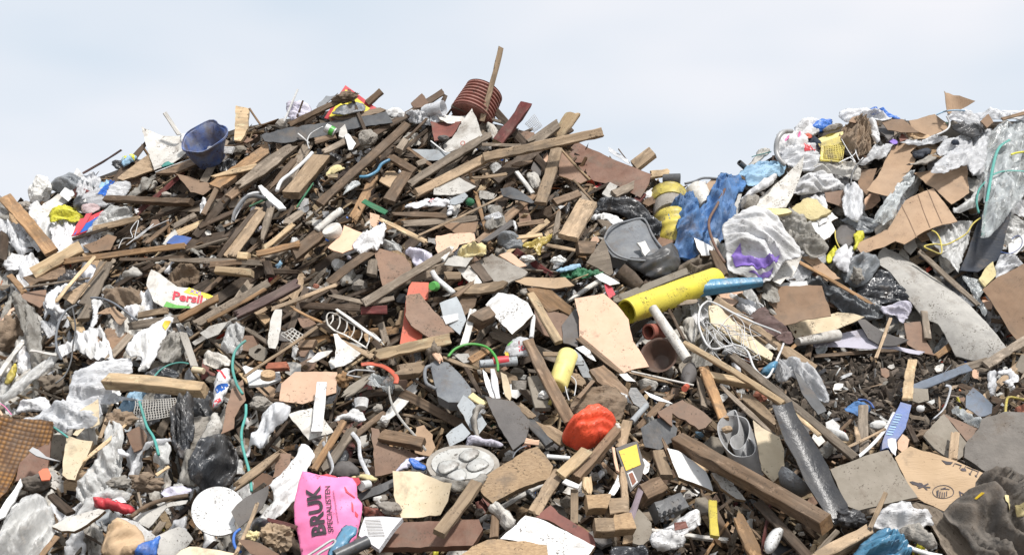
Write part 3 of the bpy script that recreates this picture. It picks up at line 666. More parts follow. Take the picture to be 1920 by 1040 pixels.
# ---- crest, left of centre
Z(450, 80)
B('board', bd, 'pale thick board end standing on the crest right of the blue bucket', [-28,408,58,428,50,560,5,640,-38,635], 'pine', 3, tx=-15, ty=0, th=.03)
S('stick', 'stick', 'short dark stick leaning beside the pale board end on the crest', 60, 428, 132, 532, 18, 'brown', 2, th=.012)
S('stick', 'stick', 'thin white stick standing on the crest', 375, 303, 288, 510, 15, 'white', 3, th=.008)
G('plastic_bag', pb, 'lilac white net bag on the crest behind the thin white stick', [300,400,340,385,430,390,465,440,400,505,320,495], 'lilac', 1, bulge=.06)
S('stick', 'stick', 'thin dark stick right of the white stick on the crest', 410, 378, 365, 495, 14, 'darkwood', 3, th=.01)
sg = B('warning_sign', 'sign', 'yellow sign with a red border tilted on the crest', [685,276,890,430,760,560,548,490], 'signred', 2, tx=-22, ty=6, th=.006, rag=0, lm='yellow sign with red border')
decal(sg, [688,305,845,432,740,530,580,480], 'inkyellow', lift=.003)
S('board', bd, 'brown beam with splintered tip across the yellow sign', 320, 535, 745, 335, 44, 'brown', 5, 20, th=.03, ragB=.05, rag=.01, lm='splintered beam across the sign')
K('splinters', 'splinters', 'frayed clump of wood fibre on the beam across the sign', 690, 355, 70, 32, 'ragbrown', 6, amp=.5, rot=-12)
B('rubber_flap', 'rubber sheet', 'curled grey rubber flap left of the yellow sign', [500,428,525,385,560,342,640,344,600,360,560,395,540,440], 'plasticgrey', 3, th=.006, bend=.05)
G('cloth', 'cloth', 'folded dark green-grey cloth in front of the yellow sign', [595,460,640,420,780,392,822,418,780,452,650,470], 'baggrey', 6, bulge=.04)
B('roofing_sheet', 'roofing felt', 'wide black sheet lying level across the crest', [140,600,300,555,560,520,950,450,992,520,800,545,600,590,300,650,160,640], 'plasticblack', 3, tx=-8, ty=0, th=.012, rag=.008, lm='wide black sheet')
B('dirt_mat', 'mat', 'strip of brown earthy matting on top of the wide black sheet', [590,480,700,470,900,425,945,440,900,462,640,500], 'ragbrown', 4, tx=-5, th=.02, rag=.01)
S('batten', 'batten', 'square wood end sticking up right of the yellow sign', 828, 396, 920, 315, 52, 'brown', 1, 15, th=.05)
B('stone', 'board scrap', 'brown jagged scrap standing alone on the crest', [1112,392,1182,330,1226,388,1212,415,1130,425], 'brownboard', 2, tx=-20, th=.03)
G('plastic_bag', pb, 'white crumpled bag on the crest left of the clear container', [935,445,1020,412,1072,450,1062,492,960,482], 'bagwhite', 3, bulge=.05)
LT('plastic_container', 'container', 'cloudy clear plastic container lying on the crest', (1190, 448), (1322, 425), [(0, 30), (.2, 42), (.9, 46), (1, 50)], 'filmwhite', 3, 0, .08, hollow=.003)
FLM('plastic_film', 'plastic film', 'thin white film under the clear container on the crest', [1060,470,1200,440,1340,455,1350,500,1240,530,1100,510], 'filmwhite', 3)
# corrugated rust-red tub
e = E('corrugated_pipe', 'rust-red corrugated pipe section standing on the highest crest', 'pipe', 1500, 470, 1, lm='rust-red corrugated pipe')
pr = []
for i in range(8):
    s = i / 8; r0 = 146 - 18 * s
    pr += [(s, r0 - 14), (s + .035, r0 - 13), (s + .05, r0), (s + .085, r0), (s + .10, r0 - 14)]
pr += [(1, 130), (1.0, 122)]
LT('body', '', '', (1500, 485), (1586, 325), pr, 'oxide', 1, 0, -.12, hollow=.012, parent=e, seg=48, dent=.01)
S('plank', pk, 'tall narrow batten rising highest against the sky', 1695, 30, 1575, 512, 38, 'tan', 4, 12, th=.02, lm='tall batten against the sky')
e = E('bottle', 'small white bottle with green band below the black sheet', 'bottle', 560, 560, 5)
LT('body', '', '', (618, 585), (556, 552), [(0, 30), (.7, 30), (1, 28)], 'plasticwhite', 5, 0, .06, hollow=.003, parent=e); LT('band', '', '', (610, 581), (585, 567), [(0, 31.5), (1, 31)], 'green', 5, .01, .03, parent=e)
T('wire', 'wire', 'white wire looping to the small bottle with green band', [450,690,438,640,462,590,540,546], 4, 'wire', 6)
S('stick', 'stick', 'short white stick below the black sheet', 380, 592, 450, 655, 12, 'white', 5)
S('plank', pk, 'long brown plank slanting up to the middle of the crest', 520, 1052, 1085, 528, 64, 'brown', 7, 24, th=.03, dB=.05, lm='long slanting brown plank')
S('beam', 'beam', 'thick pale beam end with angled cut left of the slanting plank', 330, 990, 530, 752, 118, 'tan', 4, 28, th=.07, rag=.012, lm='thick pale beam end')
S('beam', 'beam', 'muddy old beam left of the thick pale beam end', -10, 935, 345, 682, 100, 'greywood', 5, 20, th=.07, rag=.02)
S('plank', pk, 'split dark plank between the muddy beam and white tube', 195, 945, 358, 762, 48, 'brown', 6, rag=.02)
T('pipe', 'pipe', 'pale grey flexible tube over the thick pale beam', [240,962,268,900,330,850,420,770,470,715], 13, 'wire', 7)
B('window_profile', 'profile', 'white angled plastic profile strip left of the thick pale beam', [118,930,140,925,272,1040,300,1075,255,1080,160,1000], 'white', 6, th=.02)
T('hose', 'hose', 'bright blue hose piece right of the slanting plank', [775,872,830,868,890,835,920,790,972,762], 11, 'bluesheen', 5)
K('concrete_block', 'concrete', 'grey broken concrete slab near the top of the slanting plank', 830, 625, 62, 62, 'concrete', 5, facet=True, amp=.2)
B('paper', 'paper', 'white paper shard left of the grey concrete slab', [678,600,702,588,752,650,732,695,708,700], 'white', 6, th=.002)
S('batten', 'batten', 'brown offcut below the small bottle with green band', 490, 642, 622, 605, 46, 'brown', 4, rag=.01)
S('batten', 'batten', 'grey-brown offcut left of the white paper shard', 540, 712, 688, 640, 46, 'greywood', 4, rag=.015)
B('board', bd, 'pointed grey board scrap above the white paper shard', [640,610,650,560,682,530,698,590,670,620], 'greyboard', 4, th=.02)
S('block', 'wood block', 'pale wood block end right of the slanting plank', 1030, 705, 1075, 640, 62, 'greywood', 6, 18, th=.05)
S('plank', pk, 'short brown plank running down from the pale wood block', 975, 742, 1135, 838, 62, 'brown', 5, rag=.008)
S('batten', 'batten', 'narrow batten crossing right of the pale wood block', 1090, 685, 1245, 800, 26, 'brown', 5)
S('plank', pk, 'short broad brown plank standing in front of the bent beam', 965, 1032, 1085, 850, 88, 'brown', 7, 20, lm='short broad brown plank')
G('foam', 'foam', 'crumpled yellow foam scrap left of the slanting plank', [550,850,590,800,640,790,685,810,660,830,580,860], 'yellowfoam', 4, bulge=.03)
S('block', 'wood block', 'tiny pale wood chip below the yellow foam scrap', 570, 868, 635, 868, 32, 'pine', 6)
G('plastic_bottle', 'bottle', 'crushed clear bottle beside the slanting plank', [690,940,740,900,775,895,778,920,720,960,660,1000], 'filmclear', 5, bulge=.03)
tw = B('board', bd, 'torn white board with a small orange ring right of the crest', [1320,665,1375,620,1420,560,1510,430,1528,470,1560,560,1572,600,1440,680,1340,712], 'dirtywhite', 5, tx=-4, ty=-14, th=.006, rag=.006, lm='torn white board with orange ring')
T('ring_print', '', '', [1434,655,1440,643,1456,642,1461,655,1450,667,1437,663,1434,655], 2.4, 'red', 5.4, parent=tw)
B('panel', 'panel', 'dark red dented panel left of the torn white board', [1238,525,1330,515,1440,530,1380,610,1262,645], 'redboard', 3, th=.01, bend=.03)
B('board', bd, 'long ragged white sheet lying below the corrugated pipe', [1278,472,1400,478,1490,474,1455,520,1345,532,1300,505], 'dirtywhite', 4, th=.006, tx=-5, rag=.008)
T('strap', 'strap', 'thin white strap over the dark jumble below the red panel', [1240,640,1290,680,1340,718], 5, 'white', 5)
B('sheet', 'sheet', 'grey metal sheet lying level below the red panel', [1110,690,1210,690,1380,720,1330,770,1180,760], 'greyplate', 3, th=.004)
K('rubble', 'rubble', 'dark grey stone below the dark red panel', 1320, 622, 36, 22, 'slate', 5)
S('block', 'wood block', 'small tan block below the short white ragged sheet', 1150, 792, 1210, 770, 46, 'greywood', 5, th=.03)
B('cardboard', 'cardboard', 'grey curved board like a little roof below the bent beam', [1255,1000,1262,930,1330,880,1400,868,1440,890,1530,960,1440,985,1330,990], 'greyboard', 4, th=.008, bend=.04)
# ---- crest, right of centre
Z(800, 80)
S('beam', 'beam', 'grooved grey-brown beam rising to the torn white board', -110, 925, 405, 592, 66, 'greywood', 6, 22, th=.035, rag=.02, lm='grooved grey-brown beam')
S('beam', 'beam', 'long bent beam, its left half crossing the middle of the crest', -70, 985, 400, 742, 72, 'tan', 6, 20, th=.05, rag=.01)
S('beam', 'beam', 'long pale-edged beam thrusting out to the right over the crest', 370, 752, 1138, 582, 70, 'tan', 8, 16, th=.05, dB=.2, dA=.02, rag=.004, lm='long beam thrusting right')
S('beam', 'beam', 'dark red painted beam with pale cut end on the crest', 462, 655, 645, 402, 82, 'redwood', 4, 14, th=.06, endmat='pine', lm='dark red beam')
S('beam', 'beam', 'weathered broken beam end right of the dark red beam', 690, 650, 855, 530, 78, 'greywood', 4, rag=.03, th=.05)
S('plank', pk, 'pale plank with splintered top behind the long right beam', 825, 640, 940, 480, 92, 'pine', 3, ragB=.05, th=.03)
S('plank', pk, 'pale speckled plank standing below the long right beam', 742, 1048, 845, 690, 82, 'tan', 6, 12, th=.03, lm='pale speckled upright plank')
B('metal_sheet', 'metal sheet', 'big rust-brown metal sheet on the right shoulder of the heap', [872,670,990,650,1190,750,1340,812,1460,858,1440,930,1390,1012,1250,935,1120,905,1060,890], 'rust', 3, tx=0, ty=-10, th=.006, rag=.002, bend=.03, lm='big rust-brown metal sheet')
B('plastic_strip', 'plastic strip', 'thin clear white strip standing on the crest above the rusty sheet', [1180,680,1202,690,1305,758,1322,788,1290,775,1182,708], 'filmwhite', 1, th=.003)
S('stick', 'stick', 'tiny brown stick beside the clear white strip on the crest', 1245, 690, 1320, 785, 9, 'brown', 1, th=.006)
S('beam', 'beam', 'square brown beam end sticking up on the right shoulder', 1350, 805, 1470, 712, 92, 'tan', 2, 22, th=.07, lm='square beam end on right shoulder')
S('block', 'wood block', 'pale broken wood block beside the black roll', 1455, 860, 1572, 845, 60, 'pine', 2, rag=.01)
LT('roofing_roll', 'roll', 'small black roll on the right shoulder of the heap', (1535, 885), (1648, 885), [(0, 32), (1, 36)], 'plasticblack', 2, 0, .03, hollow=.006)
S('board', bd, 'brown board end at the lower tip of the rusty sheet', 1215, 985, 1382, 915, 62, 'greywood', 5, rag=.006)
B('board', bd, 'triangular brown board left of the big rusty sheet', [862,700,880,690,1060,885,1000,915,860,860], 'brownboard', 5, th=.012, edge='pine')
S('batten', 'batten', 'pale batten edge along the triangular brown board', 868, 690, 1062, 892, 16, 'pine', 6)
e = B('tray', 'tray', 'round black plastic tray below the grooved beam', [480,938,540,935,620,968,700,1022,680,1035,560,1015,492,985], 'plasticblack', 5, th=.012, bend=-.03)
B('board', bd, 'grey-brown torn board on the crest between the two splintered beams', [560,600,600,565,700,585,702,622,640,650,575,650], 'brownboard', 2, th=.01)
S('batten', 'batten', 'grey-white batten lying left of the long right beam', 358, 664, 612, 668, 24, 'greywood', 7)
S('batten', 'batten', 'grey batten lying behind the tall batten on the crest', 160, 410, 520, 530, 24, 'greywood', 2)
NET('wire_mesh', 'wire mesh', 'faint wire netting on the crest right of the dark red beam', [640,530,700,465,750,545,700,580], 7, 7, 1.6, 'wire', 1)
G('plastic_film', 'plastic film', 'white rag of film between the tall batten and dark red beam', [380,520,430,520,470,570,440,640,400,600], 'bagdirty', 3, bulge=.03)
S('plank', pk, 'thin dark plank lying below the bent beam', 210, 880, 330, 950, 50, 'darkwood', 4)
S('plank', pk, 'tan slat lying right of the thin dark plank below the bent beam', 300, 882, 520, 855, 26, 'tan', 5, rag=.01)
S('plank', pk, 'short brown slab under the long right beam', 550, 800, 680, 775, 40, 'brown', 5, rag=.02)
S('plank', pk, 'white painted lath end left of the pale upright plank', 585, 840, 690, 980, 34, 'whitewood', 5)
G('plastic_bag', pb, 'small grey plastic bag left of the pale upright plank', [640,850,700,830,740,870,730,960,680,940], 'bagdirty', 4, bulge=.04)
S('plank', pk, 'brown board corner right of the pale upright plank', 830, 1040, 990, 980, 60, 'brown', 4)
S('batten', 'batten', 'narrow batten slanting below the triangular brown board', 955, 890, 1085, 1040, 18, 'tan', 6)
B('board', bd, 'pale grey board scrap left of the brown board end', [1140,980,1190,905,1240,930,1190,1010], 'greyboard', 4, th=.01)
S('plank', pk, 'dark red plank crossing low under the rusty sheet', 1320, 1080, 1400, 985, 60, 'redwood', 3)
G('plastic_film', 'plastic film', 'white film scrap at the lower right of the rusty sheet', [1395,1000,1480,930,1640,930,1650,960,1500,985,1440,1020], 'bagwhite', 3, bulge=.03)
B('board', bd, 'bent brown board under the white film scrap by the yellow barrel', [1380,1035,1500,985,1600,935,1600,970,1520,1030,1440,1060], 'carddark', 4, th=.012)
# ---- right saddle: yellow barrel, blue tarpaulin, bags
Z(1200, 160)
e = E('barrel', 'big yellow ribbed plastic barrel half hidden by blue tarpaulin', 'barrel', 215, 1000, 2, lm='yellow ribbed barrel')
LT('body', '', '', (245, 1080), (205, 860), [(0, 122), (.2, 122), (.23, 130), (.33, 130), (.36, 122), (.5, 122), (.53, 130), (.63, 130), (.66, 122), (.8, 122), (.83, 128), (.93, 128), (1, 122)], 'yellow', 0, -.16, 0, parent=e)
LT('side', '', '', (205, 860), (190, 770), [(0, 118), (1, 114)], 'concrete', 0, 0, 0, parent=e)
LT('lid', '', '', (192, 790), (180, 715), [(0, 122), (.2, 130), (.5, 130), (.55, 122), (.8, 120), (.85, 126), (1, 105)], 'yellow', 0, 0, 0, parent=e)
G('tarpaulin', 'tarpaulin', 'crumpled blue tarpaulin bunched over the yellow barrel', [180,855,200,780,215,740,250,690,290,658,345,735,380,800,300,880,230,880], 'tarpblue', 8, bulge=.07, amp=.075, f=11, lm='blue tarpaulin on the barrel')
G('tarpaulin', 'tarpaulin', 'large blue tarpaulin hanging down beside the dirty wrapped bundle', [225,1040,270,960,255,870,330,810,440,760,450,700,490,640,520,568,575,562,600,600,640,588,672,640,660,690,605,720,620,840,560,925,480,1045,340,1070], 'tarpblue', 8, bulge=.07, amp=.085, f=8, fd=75, lm='large hanging blue tarpaulin')
T('rod', 'rod', 'bent rusty white rod in front of the large blue tarpaulin', [552,675,500,780,455,860,448,920,465,990,500,1070,550,1150], 9, 'rust', 12)
LT('bucket', 'bucket', 'grey-white bucket lying between the two blue tarpaulin heaps', (440, 790), (372, 690), [(0, 52), (.9, 72), (1, 76)], 'dirtywhite', 4, 0, -.05, hollow=.004)
B('cardboard', 'cardboard', 'pale cardboard sheet behind the grey-white bucket', [388,675,470,608,512,612,455,745,450,775], 'card', 3, th=.006)
T('pipe', 'pipe', 'thin bent grey pipe on the saddle between the two heaps', [290,640,360,622,415,602,512,606], 8, 'plasticgrey', 2)
G('plastic_bag', pb, 'small white bag on the saddle left of the pale cardboard', [330,660,370,630,430,618,430,645,380,680,345,690], 'bagwhite', 2, bulge=.03)
G('plastic_sheet', 'plastic sheet', 'light blue plastic sheet under the pink-printed white bags', [645,578,700,530,780,495,860,505,945,522,905,590,860,582,750,645,700,640,690,580], 'tarplight', 2, bulge=.06, lm='light blue plastic sheet')
B('plastic_board', bd, 'large pointed off-white board standing on the right heap', [690,822,880,640,1065,475,1058,540,1030,625,990,720,948,798,830,810], 'dirtywhite', 6, tx=-10, ty=-8, bend=.04, th=.006, rag=.002, lm='pointed off-white board')
MATS['dirtywhite2'] = dict(MATS['cream'], c1=(.70, .67, .61), c2=(.60, .57, .51), m=None)
G('plastic_bag', pb, 'bright white bag highest in the row behind the grey hose', [1005,290,1040,250,1100,242,1160,245,1180,290,1100,330,1040,320], 'bagwhite', 1, bulge=.08)
a_ = G('plastic_bag', pb, 'white bag with small pink print behind the grey hose', [880,390,900,300,990,290,1080,320,1080,390,1000,430,900,430], 'bagwhite', 2, bulge=.08); decal(a_, [935,388,940,365,965,350,962,385], 'pink'); decal(a_, [1020,350,1040,330,1038,365], 'pink')
a_ = G('plastic_bag', pb, 'big white bag with red smear inside the grey hose loop', [890,430,960,400,1080,380,1150,400,1180,460,1160,515,1050,525,950,500], 'filmwhite', 3, bulge=.1, lm='white bag with red smear'); decal(a_, [1025,432,1140,430,1130,455,1060,470], 'signred')
T('hose', 'hose', 'thick pale grey hose arching over the white bags', [985,298,930,305,895,350,885,420,905,480,945,518], 16, 'metal', 7, lm='arching grey hose')
G('plastic_bag', pb, 'bright blue bag left of the yellow crate', [1105,285,1150,240,1200,228,1255,225,1230,272,1180,300,1130,310], 'bagblue', 3, bulge=.05, lm='bright blue bag by the crate')
G('cloth', 'cloth', 'dark blue cloth tucked between red bag and yellow crate', [1060,380,1120,330,1160,340,1190,400,1160,420,1120,370,1080,390], 'clothnavy', 5, bulge=.03)
G('packet', 'packet', 'small red packet left of the yellow crate', [1062,330,1090,308,1125,325,1110,345,1075,340], 'red', 5, bulge=.02)
e = E('crate', 'yellow plastic crate with lattice sides on the right heap', 'crate', 1250, 490, 5, lm='yellow lattice crate')
B('rim', '', '', [1158,380,1300,330,1322,348,1318,368,1262,388,1170,402], 'yellow', 7, tx=-20, th=.02, rag=0, parent=e)
B('back_panel', '', '', [1150,350,1230,315,1320,300,1322,345,1160,385], 'yellow', 5.5, th=.01, rag=0, parent=e)
NET('side_panel', '', '', [1180,398,1330,365,1315,495,1178,485], 13, 9, 4.2, 'yellow', 6.5, parent=e)
S('corner_post', '', '', 1185, 395, 1180, 488, 22, 'yellow', 6.8, 10, parent=e); S('bottom_rail', '', '', 1172, 485, 1318, 497, 16, 'yellow', 6.8, 10, parent=e)
G('cloth', 'cloth', 'beige rolled cloth on top of the yellow crate', [1180,290,1230,262,1300,245,1325,265,1270,290,1200,305], 'raggrey', 7, bulge=.04)
G('cloth', 'cloth', 'knotted grey-brown rags hanging right of the yellow crate', [1300,345,1330,260,1360,240,1440,238,1500,265,1510,340,1490,420,1440,445,1380,430,1340,380], 'ragbrown', 6, bulge=.09, amp=.07, f=20, lm='knotted grey-brown rags')
T('string', 'string', 'thin white strings dangling from the knotted rags', [1310,350,1350,420,1400,500,1360,470,1290,505,1400,440,1380,350,1420,480,1450,470], 3, 'wire', 8)
G('plastic_film', 'plastic film', 'bright white film heaped on the right crest', [1305,200,1310,165,1370,150,1440,148,1500,152,1560,180,1640,205,1540,215,1440,208,1350,238], 'filmwhite', 2, bulge=.06)
G('plastic_bag', pb, 'bright blue bag tip topmost on the right heap', [1485,170,1505,142,1552,136,1560,185,1520,188], 'bagblue', 3, bulge=.03)
G('plastic_bag', pb, 'bright blue strip of bag trailing right on the crest', [1560,150,1600,165,1710,228,1665,230,1610,195,1562,172], 'bagblue', 3, bulge=.02)
B('cardboard', 'cardboard', 'brown cardboard flap under the white film on right crest', [1358,235,1380,202,1420,192,1472,210,1425,235,1400,245], 'carddark', 5, th=.006)
G('cloth', 'cloth', 'white cloth bulging right of the knotted rags', [1440,232,1530,238,1560,330,1545,372,1510,350,1490,280], 'bagwhite', 7, bulge=.05)
FLM('plastic_film', 'plastic film', 'bright crumpled white film below the knotted rags', [1470,480,1485,420,1540,388,1650,378,1600,462,1540,480,1460,520,1400,520], 'filmwhite', 6, bulge=.06)
LT('pipe', 'pipe', 'short dark pipe end on the crest left of the light blue sheet', (690, 540), (645, 500), [(0, 18), (1, 18)], 'plasticblack', 1, 0, .04, hollow=.006)
G('plastic_film', 'plastic film', 'pale crumple with teal ribbon left of the white bags', [750,470,760,420,800,400,850,420,830,450,760,500,700,545,680,540], 'bagdirty', 1, bulge=.03)
S('strip', 'strip', 'thin teal ribbon on the pale crumple at the right crest', 728, 465, 852, 432, 6, 'teal', 4)
a_ = G('cloth', 'cloth', 'wide dirty white cloth spread under the yellow crate', [1040,560,1070,520,1130,500,1260,498,1400,520,1422,562,1400,625,1370,605,1330,590,1250,572,1150,580], 'bagdirty', 4, bulge=.05, lm='wide dirty white cloth')
G('plastic_bag', pb, 'full white bag lying right of the pointed off-white board', [1000,698,1035,620,1080,588,1160,572,1260,608,1338,670,1280,682,1200,682,1120,700], 'bagwhite', 4, bulge=.09, lm='full white bag')
G('plastic_bag', pb, 'white bag left of the pointed off-white board', [640,770,680,700,740,660,800,620,870,580,882,600,830,665,720,712,665,762], 'bagwhite', 4, bulge=.06)
G('cloth', 'cloth', 'beige dirty roll with dark hole above the yellow foam', [645,780,660,735,720,708,780,730,740,800,690,815], 'raggrey', 5, bulge=.06)
B('board', bd, 'rotten grey board standing left of the beige roll', [610,860,612,780,640,705,662,705,650,790,640,850], 'greyboard', 5, th=.015)
B('foam', 'foam', 'thick mustard foam strip above the white wrapped bundle', [610,880,650,850,730,812,850,800,960,798,985,822,880,842,700,852], 'yellowfoam', 7, th=.03, rag=.008, lm='mustard foam strip')
B('foam', 'foam', 'ragged pale yellow foam slab right of the mustard strip', [980,802,1040,760,1090,730,1150,742,1180,780,1240,822,1180,850,1110,875,1060,842], 'yellowfoam', 6, th=.04, rag=.012, lm='pale yellow foam slab')
MATS['yellowfoam']['c2'] = (.60, .50, .26)
B('board', bd, 'broken white laminate piece right of the pale yellow foam', [1095,892,1250,826,1285,862,1240,882,1270,940,1232,985,1190,1008], 'white', 6, th=.016, edge='core', lm='broken white laminate on right heap')
G('plastic_bag', pb, 'dirty streaked grey bag right of the white wrapped bundle', [885,900,900,865,960,845,1060,852,1110,930,1210,1040,1190,1080,1120,1100,1050,1060,950,960], 'filmdirty', 5, bulge=.09, amp=.05)
B('cardboard', 'cardboard', 'upright cardboard flap behind the hanging white bag', [1408,548,1540,535,1482,722,1420,662], 'carddark', 4, th=.006, ty=-10)
B('cardboard', 'cardboard', 'dark brown board right of the full white bag', [1200,695,1332,675,1335,805,1265,770,1212,752], 'brownboard', 4, th=.008)
T('strap', 'strap', 'curved black strap above the hanging white bag', [1435,488,1400,530,1378,580,1370,645], 6, 'plasticblack', 8)
G('plastic_bag', pb, 'white thin bag hanging by its knot in front of cardboard', [1335,680,1365,628,1420,680,1455,705,1440,740,1450,800,1420,872,1390,872,1340,830,1320,770], 'filmwhite', 7, bulge=.06, lm='hanging white bag')
G('rubber_piece', 'rubber', 'grey foam-like pad with yellow edge left of the yellow wrapper', [1268,1000,1275,940,1325,903,1385,925,1402,960,1380,1030,1320,1045], 'slate', 6, bulge=.03, amp=.01)
T('edge_strip', 'strip', 'yellow cord edging the dark grey pad', [1268,940,1272,1000,1300,1060,1340,1095], 4, 'yellow', 8)
G('wrapper', 'wrapper', 'bright yellow wrapper beside the dark grey pad', [1385,980,1410,950,1440,942,1465,990,1430,1040,1380,1080,1400,1010], 'bagyellow', 7, bulge=.03, lm='yellow wrapper')
FLM('plastic_film', 'plastic film', 'dark stringy film above the big corrugated cardboard', [1300,870,1400,840,1500,870,1560,900,1500,960,1440,950,1380,905], 'baggrey', 4)
# ---- far right heap
Z(1420, 160)
B('cardboard', 'cardboard', 'curled tan cardboard standing up highest on the right', [1195,58,1240,56,1300,82,1362,158,1270,175,1200,205], 'card', 3, tx=-18, ty=10, bend=.12, th=.005, lm='curled cardboard highest on the right')
G('plastic_film', 'plastic film', 'glossy white film heaped below the curled cardboard', [1245,200,1260,172,1330,158,1410,182,1440,230,1465,285,1380,255,1290,235], 'filmwhite', 4, bulge=.06)
FLM('plastic_film', 'plastic film', 'far white film lying along the crest at the far right', [1400,185,1520,160,1680,150,1840,160,1800,220,1650,215,1500,225,1440,230], 'filmwhite', 1, bulge=.05)
G('plastic_bag', pb, 'soft black bag on the right crest', [1268,282,1280,255,1335,245,1430,262,1478,292,1420,335,1370,330,1300,300], 'bagblack', 5, bulge=.06, lm='black bag on right crest')
B('cardboard', 'cardboard', 'tan cardboard box flap left of the soft black bag', [990,225,1080,205,1150,188,1222,240,1245,282,1130,326,1050,300,1005,270], 'card', 5, th=.006, lm='tan box flap')
B('cardboard', 'cardboard', 'brown cardboard flap left of the tan box flap', [808,242,832,214,950,230,1000,268,1050,302,930,305,848,292], 'carddark', 5, th=.006)
G('paper', 'paper', 'cream crumpled paper under the tan box flap', [950,310,1050,305,1130,325,1110,345,1000,345], 'kraft', 5, bulge=.02)
T('strap', 'strap', 'pale blue strap arching under the curled cardboard', [1165,192,1220,170,1290,162,1350,165], 5, 'tarplight', 6)
T('strap', 'strap', 'white strap looping beside the soft black bag', [1160,325,1230,290,1250,250,1230,200], 6, 'wire', 7)
S('batten', 'batten', 'tan batten on the crest at the right edge of the photo', 1590, 222, 1760, 172, 26, 'brown', 4)
B('cardboard', 'cardboard', 'grey-brown scrap right of the soft black bag', [1450,232,1502,184,1535,240,1492,275], 'carddark', 6, th=.01)
FLM('plastic_film', 'plastic film', 'pale green-white sheet lying under the tan box flap', [918,372,980,345,1090,332,1240,325,1230,360,1130,378,1040,392], 'filmwhite', 5, bulge=.03)
G('cloth', 'cloth', 'purple mesh cloth bit beside the white cloth on the right', [830,340,862,335,912,345,910,378,870,380], 'inkpurple', 5, bulge=.02)
B('cardboard', 'cardboard', 'dark maroon card edge right of the purple cloth bit', [920,340,940,310,985,345,930,362], 'redboard', 5, th=.006)
G('cloth', 'cloth', 'dark blue tarpaulin bit on the brown paper sheets', [1000,450,1050,415,1110,398,1132,440,1080,465,1040,478], 'clothnavy', 7, bulge=.03)
G('cloth', 'cloth', 'grey rubbery flap below the dark blue bit', [940,512,1040,500,1110,450,1172,425,1170,470,1090,518], 'raggrey', 8, bulge=.02)
G('plastic_film', 'plastic film', 'bright white scraps right of the dark blue bit', [1165,420,1200,370,1260,350,1330,330,1400,350,1330,420,1240,445,1200,455], 'filmwhite', 5, bulge=.04)
G('cloth', 'cloth', 'small navy cap-like cloth on the white scraps', [1255,370,1275,345,1310,352,1315,385,1280,395], 'clothnavy', 7, bulge=.03)
B('wrapping_paper', 'wrapping paper', 'wide brown wrapping paper slope on the right heap', [700,722,780,600,822,510,880,395,950,372,1060,395,990,448,1025,500,940,620,860,728], 'card', 5, tx=0, ty=-6, th=.004, bend=.08, rag=.004, lm='wide brown wrapping paper')
FLM('plastic_film', 'plastic film', 'broad translucent film over the cardboard at right', [1128,560,1160,500,1240,440,1340,380,1450,310,1525,282,1500,420,1480,525,1405,580,1365,512,1210,570], 'filmwhite', 7, bulge=.06, lm='broad translucent film')
B('cardboard', 'cardboard', 'kraft cardboard box side under the broad translucent film', [1020,565,1150,545,1362,514,1375,700,1262,775,1140,662,1080,612], 'card', 5, th=.006, tx=5, lm='kraft box side')
B('cardboard', 'cardboard', 'big creased corrugated cardboard sheet on the right heap', [840,935,960,750,1060,700,1145,660,1230,760,1308,860,1160,915,960,1015,890,990], 'card', 8, tx=2, ty=-8, th=.007, rag=.003, bend=-.04, lm='big corrugated cardboard')
B('cardboard', 'cardboard', 'narrow torn flap at the lower left of the big cardboard', [632,1040,700,1005,840,938,905,1008,800,1060,680,1102], 'card', 7, tx=-5, ty=0, th=.007, lm='narrow cardboard flap')
for q_ in ((1100, 668, 1200, 890), (1040, 715, 1120, 925), (935, 770, 1035, 985)): decal(bpy.data.objects['cardboard.%03d' % max(int(o.name[-3:]) for o in bpy.data.objects if o.name.startswith('cardboard.') and 'creased' in o.get('label', ''))], [q_[0], q_[1], q_[0] + 5, q_[1], q_[2] + 5, q_[3], q_[2], q_[3]], 'carddark', name='crease')
FLM('plastic_film', 'plastic film', 'long netted clear film hanging over the brown paper', [745,885,790,800,830,740,900,640,960,570,1032,540,1020,622,950,702,915,780,880,872,800,900], 'filmclear', 8, bulge=.06, amp=.05, lm='netted clear film')
FLM('plastic_sheet', 'plastic sheet', 'huge clear plastic sheet with green straps at the right edge', [1455,985,1470,820,1480,700,1475,480,1500,350,1535,270,1620,232,1760,245,1820,400,1800,640,1660,800,1560,935,1500,990], 'filmclear', 8, bulge=.12, amp=.06, fd=75, lm='huge clear sheet with green straps')
T('strap', 'strap', 'green strap running down over the huge clear sheet', [1640,355,1580,395,1545,470,1515,620,1485,800,1465,980], 9, 'teal', 11, flat=.3, lm='long green strap')
T('strap', 'strap', 'green strap lying across the huge clear sheet', [1530,582,1580,562,1650,555,1760,560], 7, 'teal', 11, flat=.3)
T('strap', 'strap', 'lime green tie high on the huge clear sheet', [1650,450,1690,438,1760,430], 6, 'bagyellow', 11)
T('strap', 'strap', 'dark green strap curving left of the huge clear sheet', [1480,630,1440,680,1425,760,1440,830], 7, 'teal', 9)
FLM('plastic_film', 'plastic film', 'clear film folds between kraft box and huge sheet', [1270,800,1380,740,1440,640,1475,560,1480,700,1400,800,1300,830], 'film', 6, bulge=.05)
Z(1420, 420)
B('cloth', 'cloth', 'navy black hanging cloth below the huge clear sheet', [1308,315,1340,240,1365,180,1450,-60,1640,-60,1600,120,1580,225,1545,242,1430,312], 'clothnavy', 6, th=.01, tx=-10, bend=.04, rag=.002, lm='navy black hanging cloth')
FLM('plastic_film', 'plastic film', 'greyish film hanging left of the navy cloth', [1100,60,1150,20,1220,-10,1400,-20,1370,130,1320,260,1310,320,1250,250,1190,190], 'film', 4, bulge=.05)
